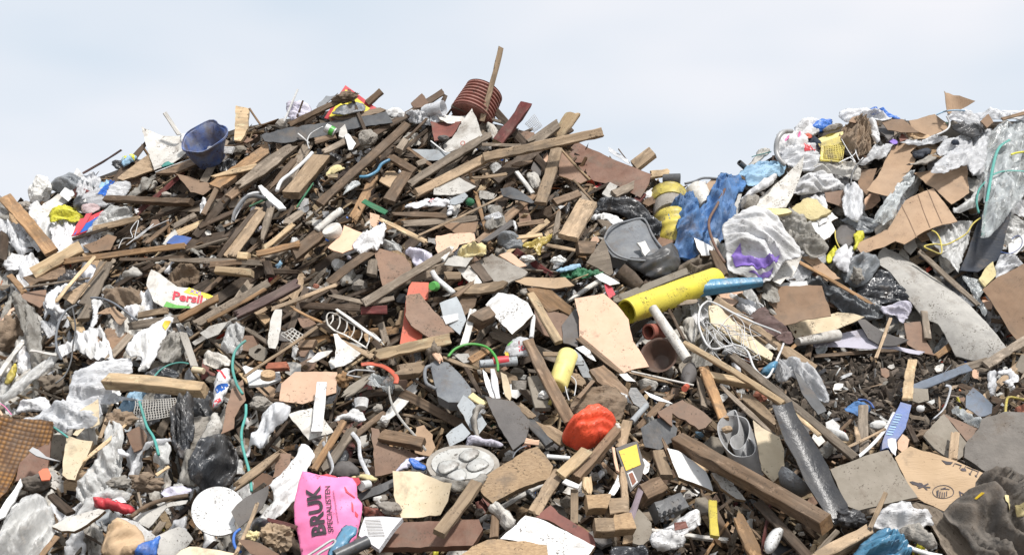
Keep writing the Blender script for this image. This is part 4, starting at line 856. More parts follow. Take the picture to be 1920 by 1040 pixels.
T('cord', 'cord', 'yellow cord hanging in a loop from the big cardboard', [1130,40,1165,60,1190,110,1195,190,1130,170,1085,145,1150,130,1220,135,1290,105,1360,60,1400,0,1450,-40], 5, 'yellow', 8, lm='yellow cord')
B('foam', 'foam', 'green-yellow sponge slab below the navy cloth', [1440,355,1480,290,1530,240,1552,330,1520,370,1480,405], 'yellowfoam', 6, th=.02)
FLM('plastic_film', 'plastic film', 'ribbed white film right of the sponge slab', [1540,280,1570,200,1640,190,1733,252,1650,300,1560,360], 'filmwhite', 5, bulge=.04)
FLM('plastic_film', 'plastic film', 'dark clear film streak under the sponge slab', [1330,330,1440,360,1480,420,1450,480,1500,560,1480,600,1420,500], 'filmclear', 4)
B('tarpaulin', 'tarpaulin', 'brown semi-clear tarpaulin at the right edge of the photo', [1455,435,1560,345,1760,250,1790,500,1760,765,1700,765,1640,690,1580,600,1510,500], 'carddark', 6, th=.004, tx=-5, ty=5, bend=.06, rag=.002, lm='brown tarpaulin at right edge')
T('cable', 'cable', 'thin blue cable looping near the right edge', [1580,180,1650,190,1710,150,1720,100,1690,75,1650,100], 3, 'blue', 8)
B('plasterboard', bd, 'huge curved grey panel slanting down the right heap', [768,242,790,180,830,108,870,125,940,88,1035,172,1140,260,1250,352,1380,490,1500,642,1620,800,1560,830,1500,855,1400,830,1300,792,1250,720,1180,622,1110,592,1050,540,980,462,920,380,870,315], 'greyboard', 8, tx=6, ty=-12, th=.012, bendv=-.8, fd=-42, rag=.003, lm='huge curved grey panel')
MATS['greyboard'].update(c1=(.50, .48, .44), c2=(.36, .345, .32), mud=.2)
S('edge_strip', 'strip', 'dark torn underlayer along the top edge of the huge grey panel', 1050, 175, 1440, 530, 38, 'greywood', 6, rag=.01)
G('plastic_bag', pb, 'full dark grey bag left of the huge grey panel', [555,340,570,270,610,215,700,198,765,205,785,255,770,300,700,385,620,402], 'baggrey', 6, bulge=.11, lm='full dark grey bag')
K('rag', 'rag', 'dirty grey-white rag knot on the full dark grey bag', 650, 340, 38, 45, 'raggrey', 10, amp=.6)
G('plastic_bag', pb, 'deep black bag tucked under the huge grey panel', [640,400,720,370,790,300,860,330,960,440,980,480,880,500,760,520,690,480], 'bagblack', 4, bulge=.06)
G('tarpaulin', 'tarpaulin', 'long wrinkled charcoal tarpaulin trailing under the bent plank', [240,330,270,298,340,305,440,390,560,430,680,450,790,520,802,590,700,612,590,612,500,520,430,432,320,402], 'baggrey', 5, bulge=.07, amp=.06, f=16, lm='charcoal tarpaulin')
G('paper', 'paper', 'crumpled white tissue below the yellow wrapper', [488,225,530,160,600,125,632,160,600,240,598,302,550,300,510,260], 'paper', 8, bulge=.05, lm='white tissue below yellow wrapper')
G('wrapper', 'wrapper', 'small yellow wrapper end left of the white tissue', [440,225,480,170,500,138,528,150,520,200,492,245,455,250], 'bagyellow', 7, bulge=.02)
B('cardboard', 'cardboard', 'pale split board above the long orange-brown slat', [288,212,350,205,385,212,470,290,540,352,452,370,400,320], 'card', 8, th=.01, rag=.006)
S('plank', pk, 'long orange-brown slat over the charcoal tarpaulin', 268, 250, 762, 522, 26, 'orangewood', 8, rag=.01, lm='long orange-brown slat')
B('paper', 'paper', 'torn white paper above the square white board', [95,385,120,285,150,262,240,212,288,222,230,345,180,358,150,402], 'dirtywhite', 7, th=.002, bend=.03)
B('board', bd, 'nearly square white board sheet on brown cardboard', [138,402,180,380,320,368,342,430,362,522,260,530,175,536,150,470], 'white', 8, th=.004, tx=4, ty=-6, rag=.002, lm='square white sheet')
B('cardboard', 'cardboard', 'dark brown cardboard under the square white sheet', [10,480,100,400,420,400,482,592,330,618,250,640,90,682,70,640,112,560,60,500], 'carddark', 6, th=.006, tx=0, ty=-4, rag=.006, lm='dark cardboard under the white sheet')
e = B('vinyl_sheet', 'vinyl sheet', 'folded off-white vinyl sheet curling at its left end', [178,662,260,630,340,600,470,595,520,590,620,620,690,655,560,680,420,712,300,752,262,782,210,710], 'cream', 7, tx=12, ty=-8, th=.005, bend=.06, rag=.002, lm='folded off-white vinyl')
LT('roll', '', '', (262, 765), (520, 720), [(0, 26), (1, 40)], 'dirtywhite', 6, 0, 0, hollow=.006, parent=e)
B('vinyl_sheet', 'vinyl sheet', 'lower pale grey vinyl layer above the soil patch', [270,782,380,735,500,715,700,665,760,690,900,790,1090,832,1050,850,880,812,700,808,520,790,380,795], 'lilac', 5, tx=0, th=.006, rag=.002)
MATS['lilac'].update(c1=(.58, .56, .64), c2=(.48, .46, .54))
B('rubber_sheet', 'rubber sheet', 'dark curved rubber sheet above the soil patch', [640,632,700,628,800,700,980,785,900,800,790,785,720,745], 'slate', 7, th=.006, bend=.04)
G('cloth', 'cloth', 'lilac cloth scrap at the foot of the charcoal tarpaulin', [782,538,860,530,962,494,1012,540,990,575,960,632,930,640,900,590,830,595], 'lilac', 7, bulge=.03)
S('stick', 'stick', 'tan stick standing in the soil patch', 870, 610, 768, 868, 24, 'tan', 8, lm='stick in the soil')
B('board', bd, 'dark flat board right of the lilac cloth scrap', [955,642,1060,630,1080,720,1150,852,1060,830,975,780], 'brownboard', 6, th=.01)
S('plank', pk, 'short grey plank end under the huge grey panel', 1082, 570, 1108, 748, 50, 'greywood', 7)
G('plastic_film', 'plastic film', 'small blue-white film at the left of the soil patch', [370,800,400,780,470,778,450,820,400,840], 'filmclear', 4, bulge=.02)
# ---- left slope and lower left
Z(0, 450)
S('plank', pk, 'thick pale plank lying against the foot of the leaning orange-brown plank', 215, 220, 528, 42, 92, 'pine', 6, 22, th=.04, lm='thick pale plank at left edge')
MATS['tan2'] = dict(MATS['tan'], m=None)
S('stick', 'stick', 'pale splintered stick leaning steeply below the thick pale plank', 365, 402, 610, 108, 26, 'pine', 8, rag=.01, lm='pale splintered stick on the left')
S('stick', 'stick', 'thin brown stick crossing right of the pale splintered stick', 480, 412, 682, 140, 20, 'tan', 7, rag=.01)
S('batten', 'batten', 'thin grey-white lath lying almost level under the thick pale plank', 150, 316, 582, 242, 17, 'greywood', 7)
B('board', bd, 'brown board under the thick pale plank at the left', [150,240,420,165,425,240,250,270,200,300], 'brown', 4, th=.02)
S('batten', 'batten', 'orange-brown plank end at the left below the thick pale plank', 62, 232, 162, 342, 44, 'orangewood', 5)
S('plank', pk, 'broad grey plank standing steeply behind the crossed sticks', 560, 425, 692, 148, 92, 'greywood', 3, th=.02, rag=.01)
S('plank', pk, 'broad grey lower plank below the curved brown cardboard', 540, 520, 590, 430, 80, 'greywood', 3)
B('board', bd, 'tan board edge behind the white torn rag', [400,370,560,270,590,300,470,415], 'tan', 4, th=.02)
B('board', bd, 'brown sheet lying below the thin grey-white lath', [90,355,160,340,300,320,300,400,260,440], 'brownboard', 3, th=.015)
S('plank', pk, 'long grey-brown board lying below the long yellowish plank', 1110, 128, 1700, 152, 44, 'greywood', 6, rag=.02)
S('batten', 'batten', 'brown batten above the long grey-brown board', 780, 128, 1190, 112, 24, 'brown', 5, rag=.01)
G('plastic_sheet', 'plastic sheet', 'torn white rag of plastic hooked below the crossed sticks', [285,425,312,342,395,288,490,312,440,335,372,345,362,395,440,470,430,490,360,460], 'bagwhite', 6, bulge=.03, lm='torn white plastic hook')
G('cloth', 'cloth', 'crumpled brown and grey cloth beside the broad grey plank', [670,322,720,285,800,300,920,330,935,385,880,420,800,425,720,410,685,380], 'ragbrown', 5, bulge=.06, amp=.06, lm='crumpled brown cloth on the left')
G('rag', 'rag', 'grey-white dirty rag lump above the crumpled brown cloth', [780,240,830,185,870,160,915,200,925,230,850,240], 'bagdirty', 5, bulge=.04)
T('cable', 'cable', 'grey cable curving right of the crossed sticks', [590,375,660,378,740,410,810,460,890,520], 7, 'cable', 8)
T('cable', 'cable', 'grey cable looping down on the far left', [500,420,430,460,385,530,365,620,370,700,400,775], 8, 'cable', 8, lm='grey cable loop on the left')
T('cable', 'cable', 'thin black cable running down beside the hanging white cloth', [470,430,490,560,475,680,460,790,420,880,360,930], 5, 'plasticblack', 8)
B('cardboard', 'cardboard', 'curled brown cardboard under the grey cable', [640,500,700,455,745,440,800,485,835,535,800,575,760,540,720,480], 'card', 5, th=.006, bend=.04)
G('cardboard', 'cardboard', 'rumpled dark brown packing behind the hanging white cloth', [640,620,700,560,790,580,840,620,780,720,700,780,560,800,600,700], 'carddark', 3, bulge=.04)
G('plastic_film', 'plastic film', 'tall grey film hanging like a feather at the far left', [75,375,108,345,170,420,232,470,262,600,262,740,245,960,205,960,190,700,150,590,100,455], 'filmdirty', 6, bulge=.05, amp=.05, lm='tall hanging grey film')
G('plastic_film', 'plastic film', 'long pale film lying across the lower left corner region', [-20,1040,100,920,250,800,385,715,395,765,300,850,200,920,60,1050], 'film', 4, bulge=.04)
S('board', bd, 'white painted lath at the extreme left edge', -10, 880, 152, 650, 34, 'whitewood', 4)
S('batten', 'batten', 'white flat strip crossing the tall hanging grey film', 200, 718, 372, 745, 22, 'whitewood', 7)
G('rubber_piece', 'rubber', 'mustard yellow curved plastic piece at the extreme left', [20,918,55,850,100,790,112,860,90,905,50,930], 'yellow', 4, bulge=.03)
K('rag', 'rag', 'brown leathery rag bundle behind the tall grey film', 60, 620, 90, 120, 'ragbrown', 2, amp=.5)
G('cloth', 'cloth', 'hanging white cloth with torn lower edge on the left', [362,690,430,650,520,605,605,560,650,570,705,700,740,800,700,770,650,750,620,762,590,745,520,730,505,700,440,715,400,730], 'bagwhite', 7, bulge=.05, amp=.05, fd=80, lm='hanging white cloth on the left')
G('cloth', 'cloth', 'twisted neck of white cloth above the hanging white cloth', [588,380,655,395,665,340,670,400,640,440,622,560,575,570,608,480], 'bagwhite', 7, bulge=.02)
wo_ = G('plastic_bag', pb, 'white bag with an orange triangle standing on the left slope', [830,705,900,605,980,560,1080,498,1120,530,1072,592,1045,665,1000,760,955,825,892,842,935,750,880,750,842,740], 'bagwhite', 7, bulge=.05, tx=0, ty=0, lm='white bag with orange triangle'); decal(wo_, [1058,562,1075,535,1112,532,1075,585], 'yellowplate', lift=.006)
FLM('plastic_film', 'plastic film', 'beige crumpled film right of the orange triangle bag', [1030,665,1095,592,1190,590,1205,720,1120,795,1060,790,1000,745], 'filmdirty', 5, bulge=.07, amp=.05)
S('strip', 'strip', 'flat grey band hanging right of the beige crumpled film', 1190, 600, 1262, 820, 50, 'raggrey', 6, th=.004)
pr_ = B('carton', 'carton', 'torn white detergent carton with red lettering on the left slope', [950,290,965,230,982,188,1040,215,1100,262,1150,298,1230,300,1350,345,1420,372,1360,410,1290,440,1190,445,1060,440,1000,400], 'dirtywhite', 5, tx=0, ty=0, th=.006, rag=.003, lm='detergent carton with red lettering')
decal(pr_, [1190,330,1225,300,1350,345,1400,370,1385,385,1300,362], 'inkyellow'); decal(pr_, [1065,438,1085,405,1150,425,1240,432,1230,445,1150,446], 'inkgreen')
text(pr_, 'Persil', 1122, 388, 1312, 412, 58, 'inkred', bold=.035, lift=.006); text(pr_, 'XXL', 1228, 332, 1312, 356, 24, 'inkpurple', lift=.006)
G('rag', 'rag', 'brown leathery wad above the white detergent carton', [1100,250,1130,190,1200,165,1290,200,1290,250,1230,290,1140,290], 'ragbrown', 4, bulge=.05, amp=.06)
S('plank', pk, 'orange-brown batten leaning over the white detergent carton', 1160, 515, 1420, 375, 54, 'orangewood', 7, 24, th=.03)
S('plank', pk, 'dark slab with bright split edge right of the detergent carton', 1275, 545, 1740, 285, 62, 'greywood', 6, 24, th=.025, rag=.01, lm='dark slab with bright edge')
S('batten', 'batten', 'bright orange split batten along the lower side of the dark slab', 1350, 530, 1725, 318, 28, 'orangewood', 7, 10, th=.02, rag=.006)
S('beam', 'beam', 'thick pale beam lying level in front of the lower left films', 700, 918, 1330, 968, 118, 'pine', 9, 38, th=.08, rag=.003, lm='thick level pale beam')
S('plank', pk, 'short grey-brown plank left of the orange triangle bag', 700, 780, 850, 620, 56, 'greywood', 5, rag=.01)
S('plank', pk, 'grey-brown plank lying below the white detergent carton', 840, 565, 1252, 492, 60, 'greywood', 4, rag=.01)
S('plank', pk, 'tan offcut above the curled end of the white detergent carton', 900, 492, 1092, 455, 52, 'tan', 5, rag=.01)
FLM('plastic_film', 'plastic film', 'wide sagging white film under the thick level pale beam', [430,1045,480,850,620,785,740,770,852,752,865,850,700,880,722,985,900,1030,700,1060], 'filmwhite', 6, bulge=.05, lm='sagging white film')
G('plastic_film', 'plastic film', 'black wrinkled plastic above the thick level pale beam', [935,885,1000,830,1060,818,1180,862,1120,892,1000,892], 'bagblack', 6, bulge=.03)
FLM('plastic_film', 'plastic film', 'pale bunched film above the striped cloth', [1430,705,1450,620,1475,560,1530,518,1590,565,1572,720,1530,745,1480,732], 'film', 6, bulge=.06, amp=.05, lm='pale bunched film')
B('cardboard', 'cardboard', 'dirty cream card flap left of the pale bunched film', [1300,600,1360,560,1482,530,1420,612,1345,640], 'greyboard', 5, th=.004)
G('rag', 'rag', 'dirty cream rag left above the striped cloth', [1310,800,1340,722,1400,730,1500,760,1480,820,1400,812], 'bagdirty', 6, bulge=.03)
LT('can', 'can', 'small cream tube lying above the end of the level pale beam', (1255, 840), (1325, 850), [(0, 22), (1, 20)], 'cream', 7)
T('rope', 'rope', 'teal rope arch above the black wrinkled plastic', [1000,890,1040,845,1100,810,1170,795,1225,802], 6, 'teal', 8)
K('rag', 'rag', 'dark wad of leaves and rag at the lower left edge', 330, 930, 70, 60, 'char', 5, amp=.6)
G('paper', 'paper', 'small white paper with black print below the brown cloth', [795,430,860,425,910,415,905,470,850,530,840,480], 'paper', 5, bulge=.02)
# ---- middle upper wood field
Z(400, 350)
S('plank', pk, 'dark plank with a red line on the left of the wood field', 35, 462, 270, 150, 40, 'darkwood', 6)
S('plank', pk, 'tan leaning plank right of the dark red-lined plank', 85, 460, 300, 140, 56, 'tan', 5, rag=.01)
S('batten', 'batten', 'pale broken batten standing in the wood field', 318, 350, 372, 138, 52, 'greywood', 6, rag=.03)
S('batten', 'batten', 'long pale batten slanting right of the pale broken batten', 330, 402, 520, 245, 38, 'pine', 7, 20, rag=.01)
S('plank', pk, 'short bright orange-topped plank in the wood field', 285, 438, 562, 372, 50, 'orangewood', 8, 26, th=.025, rag=.006, lm='orange-topped plank')
S('block', 'wood block', 'pale sawn block end left below the orange-topped plank', 165, 450, 232, 455, 58, 'pine', 7, 15, th=.05)
S('plank', pk, 'long dark board lying level left of the sawn block', -20, 505, 335, 480, 46, 'brown', 6)
S('block', 'wood block', 'bright pale block with dark left half in the wood field', 20, 545, 255, 562, 62, 'pine', 7, 22, th=.05, lm='bright pale block on the left')
S('beam', 'beam', 'broad dark beam end right of the orange-topped plank', 520, 445, 700, 310, 100, 'brown', 5, 22, th=.06)
S('plank', pk, 'short grey-brown board leaning above the broad dark beam', 470, 240, 575, 165, 62, 'greywood', 5, rag=.02)
S('plank', pk, 'dark grey board under the orange-topped plank', 340, 470, 370, 580, 66, 'darkwood', 5)
T('bent_frame', 'frame', 'bent grey plastic frame at the upper left of the wood field', [130,225,140,165,200,80,260,60,340,75], 14, 'plasticgrey', 7, flat=.5)
S('strip', 'strip', 'thin dark green strip at the top of the wood field', 235, 130, 350, 78, 16, 'darkgreen', 6)
S('strip', 'strip', 'narrow dark green strip pointing down beside the pale beam end', 540, 135, 650, -20, 14, 'darkgreen', 7)
S('strip', 'strip', 'flat green strip near the middle of the wood field', 975, 92, 1125, 172, 38, 'darkgreen', 7, th=.008, lm='flat green strip')
MATS['darkgreen'].update(c1=(.035, .17, .08), c2=(.03, .12, .06))
T('pipe', 'pipe', 'white flared plastic pipe bend in the wood field', [670,285,720,245,770,200,830,155], 26, 'dirtywhite', 7, lm='white flared pipe')
LT('cup', 'cup', 'round white pot lying on its side above the peach shard', (800, 330), (765, 270), [(0, 40), (.5, 62), (.9, 64), (1, 60)], 'dirtywhite', 6, 0, .12)
B('board', bd, 'peach-coloured board shard in the middle of the wood field', [743,395,790,350,835,300,850,250,905,275,972,302,945,350,935,395,840,432,780,415], 'peach', 8, tx=5, ty=-5, th=.01, rag=.002, lm='peach shard in the wood field')
B('board', bd, 'small upright pinkish board scrap above the peach shard', [1015,168,1080,185,1078,225,1050,270,1022,250], 'peach', 7, th=.01)
G('plastic_film', 'plastic film', 'white and lilac twisted film right of the peach shard', [905,385,930,345,1000,310,1060,270,1120,240,1110,310,1080,398,1010,400,985,432,945,425], 'bagwhite', 9, bulge=.04, amp=.05, lm='twisted lilac film')
S('plank', pk, 'pale splintered lath slanting down right of the flat green strip', 1088, 218, 1380, 355, 36, 'pine', 8, rag=.02, lm='pale splintered lath')
S('stick', 'stick', 'long thin stick rising to the right in the centre', 1335, 318, 1880, 62, 17, 'tan', 9, th=.008, lm='long thin stick in the centre')
pp = G('paper', 'paper', 'crumpled pale blue printed paper below the bent beam', [1230,132,1290,98,1345,85,1420,60,1470,85,1540,92,1530,120,1440,125,1330,130], 'paper', 6, bulge=.03); decal(pp, [1380,95,1440,85,1430,105,1385,112], 'signred')
B('panel', 'panel', 'grey-white plastic panel end right of the printed paper', [1510,110,1560,70,1635,38,1655,60,1620,100,1570,118], 'greyplate', 7, th=.01)
K('ball', 'ball', 'dark green ball-shaped lump right of the printed paper', 1668, 100, 30, 28, 'darkgreen', 6, amp=.1)
S('plank', pk, 'dark rough slab below the printed paper', 1180, 178, 1500, 190, 44, 'brown', 4, rag=.02)
S('plank', pk, 'dark slab crossing behind the pale splintered lath', 1240, 245, 1720, 205, 48, 'greywood', 3, rag=.02)
B('cardboard', 'cardboard', 'flat brown card wedge under the long thin stick', [1480,245,1560,235,1720,225,1700,290,1580,305], 'carddark', 5, th=.006)
B('board', bd, 'speckled peach board with charred top edge in the centre', [1443,400,1448,318,1570,300,1695,300,1700,350,1600,380,1570,420,1465,455], 'peach', 6, tx=-5, th=.014, edge='core', rag=.006, lm='speckled peach board')
G('insulation', 'insulation', 'tuft of yellow insulation below the speckled peach board', [1580,430,1640,375,1740,365,1770,385,1765,450,1690,445,1640,470], 'yellowfoam', 8, bulge=.05, amp=.06, lm='yellow insulation tuft')
S('plank', pk, 'long grey-tan plank in front of the dirty brown tile board', 975, 755, 1545, 418, 62, 'greywood', 9, 18, th=.02, rag=.008, lm='long grey-tan plank in the centre')
MATS['greywood'].update(c1=(.35, .285, .22), c2=(.14, .11, .08))
B('board', bd, 'dirty brown rounded board above the long grey-tan plank', [1043,412,1085,402,1150,418,1240,452,1280,500,1290,540,1200,600,1100,645,1080,560], 'brownboard', 7, tx=0, ty=0, th=.012, rag=.003, lm='dirty brown rounded board')
MATS['brownboard'].update(c1=(.25, .155, .105), c2=(.18, .11, .075))
B('board', bd, 'fuzzy edge of broken chipboard behind the rounded brown board', [1150,418,1200,415,1260,450,1325,530,1290,545,1240,470], 'core', 6, th=.02)
S('block', 'wood block', 'grey-brown upright block left of the rounded brown board', 1030, 575, 1040, 480, 72, 'greywood', 6, 18)
G('plastic_bag', pb, 'crumpled bluish white bag above the long grey-tan plank', [1240,435,1300,410,1390,430,1425,460,1400,490,1350,530,1310,520,1290,470], 'lilac', 7, bulge=.05, amp=.05)
S('plank', pk, 'curved dark board arching left of the rounded brown board', 758, 625, 1045, 415, 58, 'brown', 7, bend=.03, rag=.01, th=.012)
S('plank', pk, 'long thin brown batten joining the curved dark board', 382, 792, 800, 640, 32, 'tan', 8, rag=.01, lm='long thin brown batten')
S('plank', pk, 'red-streaked rotten beam on the left of the centre', 150, 835, 545, 635, 74, 'purplewood', 6, rag=.03, th=.04)
S('block', 'wood block', 'dark red-brown brick of wood below the long grey-tan plank', 960, 805, 1130, 800, 60, 'redwood', 6, 15)
S('plank', pk, 'short grey plank under the left end of the grey-tan plank', 985, 760, 1175, 725, 40, 'greywood', 7)
S('plank', pk, 'dark brown board lying level left of the dark red-brown block', 560, 770, 955, 790, 50, 'darkwood', 5)
S('batten', 'batten', 'grey splintered batten above the level dark brown board', 770, 705, 980, 755, 36, 'greywood', 6, rag=.02)
B('panel', 'panel', 'orange-red flat bar standing below the long grey-tan plank', [1212,1020,1232,900,1250,745,1270,650,1290,618,1400,622,1395,720,1330,760,1362,935,1350,1020], 'red', 6, tx=0, ty=0, th=.02, rag=0, lm='orange-red flat bar')
MATS['red'].update(c1=(.56, .115, .06), c2=(.46, .09, .05), dirt=.25)
B('board', bd, 'rough brown board with pointed right end over the orange-red bar', [1248,708,1340,690,1380,740,1420,795,1570,940,1480,965,1400,978,1340,930,1285,900,1255,855], 'brownboard', 8, tx=0, ty=4, th=.016, edge='core', rag=.006, lm='rough brown board over red bar')
gp = B('metal_plate', 'panel', 'grey plate with a white bracket right of the rough brown board', [1472,760,1580,712,1612,770,1645,868,1602,962,1530,905,1495,850], 'greyplate', 7, th=.008, rag=0, lm='grey plate with bracket')
B('bracket', '', '', [1488,842,1590,822,1592,862,1512,892], 'white', 8, th=.01, rag=0, parent=gp)
S('batten', 'batten', 'muddy white post right of the grey plate', 1628, 1030, 1690, 800, 52, 'whitewood', 7, rag=.01)
LT('wheel', 'cap', 'small bright green ribbed cap left of the white bottle neck', (1445, 648), (1422, 645), [(0, 30), (.4, 34), (1, 26)], 'green', 9, 0, .06, lm='bright green cap')
T('bottle', 'bottle', 'white curved bottle neck right of the bright green cap', [1425,555,1450,595,1500,640,1560,690], 19, 'plasticwhite', 8)
S('block', 'wood block', 'small tan block above the white bottle neck', 1510, 582, 1605, 580, 58, 'tan', 7, 22)
B('sheet', 'sheet', 'grey-green bent sheet right of the grey-tan plank end', [1500,505,1540,445,1590,440,1690,455,1640,515,1560,512], 'greyboard', 8, th=.006)
S('batten', 'batten', 'whitish twisted strip rising from the grey-tan plank end', 1490, 470, 1545, 395, 44, 'dirtywhite', 9, rag=.01)
# slotted white plastic channel
e = E('cable_tray', 'white plastic strip pierced with a row of oval holes', 'plastic strip', 930, 920, 7, lm='white strip with oval holes')
rail = [745,900,735,850,752,820,800,828,860,868,960,920,1050,960,1110,1030]
T('rail', '', '', rail, 8, 'dirtywhite', 7, parent=e, flat=.5); T('rail', '', '', [745,895,790,935,850,960,920,1000,1000,1050], 7, 'dirtywhite', 7, parent=e, flat=.5)
for i, (x, y, u, v) in enumerate([(775,835,750,895),(820,845,795,930),(868,872,838,955),(915,900,880,985),(965,925,935,1010),(1012,945,985,1045)]):
    T('bridge', '', '', [x, y, (x + u) / 2 + 14, (y + v) / 2, u + 8, v], 8, 'dirtywhite', 7, parent=e, flat=.5)
S('batten', 'batten', 'white narrow strip parallel above the white pierced strip', 798, 800, 1090, 1000, 24, 'whitewood', 8, lm='white narrow strip')
B('sheet', 'sheet', 'tall concave grey-white piece left of the lattice panel', [352,1010,370,880,400,798,445,795,440,900,420,1010,400,1050,360,1045], 'dirtywhite', 6, th=.006, bend=.03, lm='tall grey-white piece')
e = NET('grille', 'grille', 'grey plastic grille with hexagonal holes right of the tall grey-white piece', [440,960,510,920,580,960,560,1045], 4, 4, 5, 'greyboard', 6)
S('stick', 'stick', 'splintered reddish stick with pale tip above the grille', 510, 788, 710, 885, 24, 'orangewood', 8, rag=.02)
Z(800, 350)
B('board', bd, 'grey mud-caked board near the centre of the heap', [318,485,370,460,430,438,540,490,662,552,640,580,500,642,435,612,380,540], 'concrete', 6, tx=12, th=.012, rag=.008, lm='grey mud-caked board')
B('board', bd, 'white mud-splashed tile left of the grey mud-caked board', [195,532,280,512,360,622,310,645,240,590], 'dirtywhite', 6, tx=10, th=.01)
S('board', bd, 'dark wet board between the white tile and grey mud-caked board', 312, 500, 400, 615, 70, 'darkwood', 7, th=.01)
B('board', bd, 'curved tan splintered plank below the grey mud-caked board', [175,690,230,655,320,630,500,618,530,640,500,668,380,690,240,700], 'tan', 8, th=.015, rag=.006, bend=.03)
B('board', bd, 'thin tan sheet like a roof above the pine board', [572,622,640,592,760,585,900,578,925,605,960,632,840,655,700,650,640,645], 'kraft', 9, tx=8, th=.005, rag=.003, lm='thin tan sheet')
MATS['kraft'].update(c1=(.50, .36, .23), c2=(.40, .28, .17))
B('board', bd, 'torn white laminate board in the middle of the heap', [380,768,420,725,465,688,560,702,660,752,680,795,695,830,650,870,600,920,555,958,460,860], 'white', 9, tx=-2, ty=-4, th=.016, edge='core', rag=.004, lm='torn white laminate board')
B('board', bd, 'orange pine board behind the pale diagonal batten', [650,660,720,655,800,658,870,720,960,790,930,832,860,792,790,812,720,740], 'orangewood', 7, th=.02, edge='tan', fd=-35)
B('board', bd, 'dark brown sheet below the orange pine board', [700,790,800,800,930,835,990,880,1000,960,880,1000,760,960,700,900], 'brownboard', 5, th=.01)
S('batten', 'batten', 'pale diagonal batten between white laminate and peach board', 672, 700, 862, 1010, 64, 'pine', 10, 24, th=.03, lm='pale diagonal batten')
pb_ = B('board', bd, 'big smooth peach board broken off at right, centre of the heap', [960,725,1150,695,1190,725,1232,762,1275,812,1310,862,1325,930,1342,1005,1400,1085,1448,1168,1340,1185,1272,1212,1180,1140,1100,1060,992,985,990,850], 'peach', 10, tx=-4, ty=-4, th=.016, edge='core', rag=.002, lm='big smooth peach board')
S('plank', pk, 'crumbling bark-like plank along the lower edge of the peach board', 985, 985, 1275, 1215, 46, 'brown', 7, rag=.02)
B('board', bd, 'large dark slab below the white laminate and pine boards', [880,900,960,790,990,830,990,960,985,1040,890,1010], 'slate', 6, th=.01)
LT('pipe', 'pipe', 'grooved yellow drain pipe with open dark mouth', (1880, 600), (1300, 812), [(i / 60, 76 + (3 if i % 2 else 0)) for i in range(61)], 'yellowpipe', 8, -.05, .08, hollow=.012, lm='grooved yellow pipe')
S('beam', 'beam', 'muddy grey beam lying behind the grooved yellow pipe', 1205, 745, 1690, 560, 66, 'claygrey', 6, 24, th=.05, rag=.008)
LT('log', 'log', 'hollow dark log end below the black plastic container', (1390, 650), (1255, 545), [(0, 42), (.5, 50), (1, 54)], 'darkwood', 7, 0, .06, hollow=.02, dent=.3)
B('container', 'container', 'black plastic container lying open side up, grey with dust', [1152,345,1175,290,1215,250,1300,225,1390,206,1428,230,1470,320,1530,400,1570,430,1500,470,1400,480,1300,468,1215,430], 'plasticgrey', 8, tx=6, th=.10, rag=0, bend=-.04, lm='dusty black container')
MATS['plasticgrey'].update(c1=(.12, .13, .145), c2=(.20, .21, .22), bump=.3)
T('container_rim', '', '', [1152,345,1175,290,1215,250,1300,225,1390,206,1428,230,1470,320,1530,400,1570,430,1500,470,1400,480,1300,468,1215,430,1152,345], 8, 'plasticgrey', 8.9, parent=bpy.data.objects['container'], k=3)
B('rubble', 'rubble', 'white mineral crumbs on the dusty black container', [1365,365,1420,355,1440,400,1455,415,1420,450,1385,400], 'foam', 11, th=.02, rag=.012)
G('container', 'container', 'black crushed jerry can below the dusty black container', [1300,470,1400,478,1500,440,1560,385,1610,400,1638,480,1615,540,1540,570,1480,590,1400,545,1330,510], 'plasticblack', 7, bulge=.10, amp=.03, f=8, rag=0, lm='black crushed jerry can')
MATS['plasticblack'].update(c1=(.04, .042, .046), c2=(.085, .088, .092), mud=.3)
G('tarpaulin', 'tarpaulin', 'black stiff tarpaulin behind the dusty black container', [1088,155,1130,95,1210,65,1330,58,1400,120,1512,212,1500,280,1478,325,1430,232,1300,200,1240,165,1160,170], 'bagblack', 5, bulge=.08, amp=.06, lm='black stiff tarpaulin')
G('plastic_bag', pb, 'white twisted bag strip left of the dusty black container', [1048,195,1090,172,1150,170,1260,200,1292,232,1235,248,1150,200,1080,215], 'bagwhite', 7, bulge=.03)
S('plank', pk, 'broad pale plank slab below the black stiff tarpaulin', 915, 335, 1050, 105, 135, 'tan', 10, 22, th=.04, rag=.003, lm='broad pale plank slab')
S('block', 'wood block', 'square brown wood block below the broad pale plank slab', 978, 402, 1085, 402, 102, 'brown', 8, 20, th=.06, lm='square brown block')
B('board', bd, 'dusty triangular board right of the square brown block', [1038,492,1100,400,1150,328,1190,450,1212,562,1190,578,1110,530], 'greywood', 8, th=.012, rag=.003, lm='dusty triangular board')
G('astroturf', 'mat', 'strip of dark green bristle mat in the centre', [865,572,880,540,960,525,1050,535,1160,555,1120,580,1000,590,900,600], 'darkgreen', 7, bulge=.02, amp=.04, f=60, lm='dark green bristle mat')
G('plastic_film', 'plastic film', 'pale blue film scrap above the dark green bristle mat', [825,530,900,515,990,495,1005,530,930,540,860,548], 'tarplight', 8, bulge=.02)
B('tile', 'tile', 'small white tile right of the dark green bristle mat', [1088,580,1140,558,1200,590,1257,628,1190,646,1130,610], 'white', 10, tx=10, th=.006, rag=0, lm='small white tile')
B('plastic_piece', 'plastic piece', 'bright red shard under the small white tile', [1155,640,1180,624,1205,660,1227,702,1188,728,1165,680], 'inkred', 9, th=.006, rag=0)
S('stick', 'stick', 'thin pale stick right of the thin tan sheet', 940, 612, 1048, 570, 9, 'pine', 10)
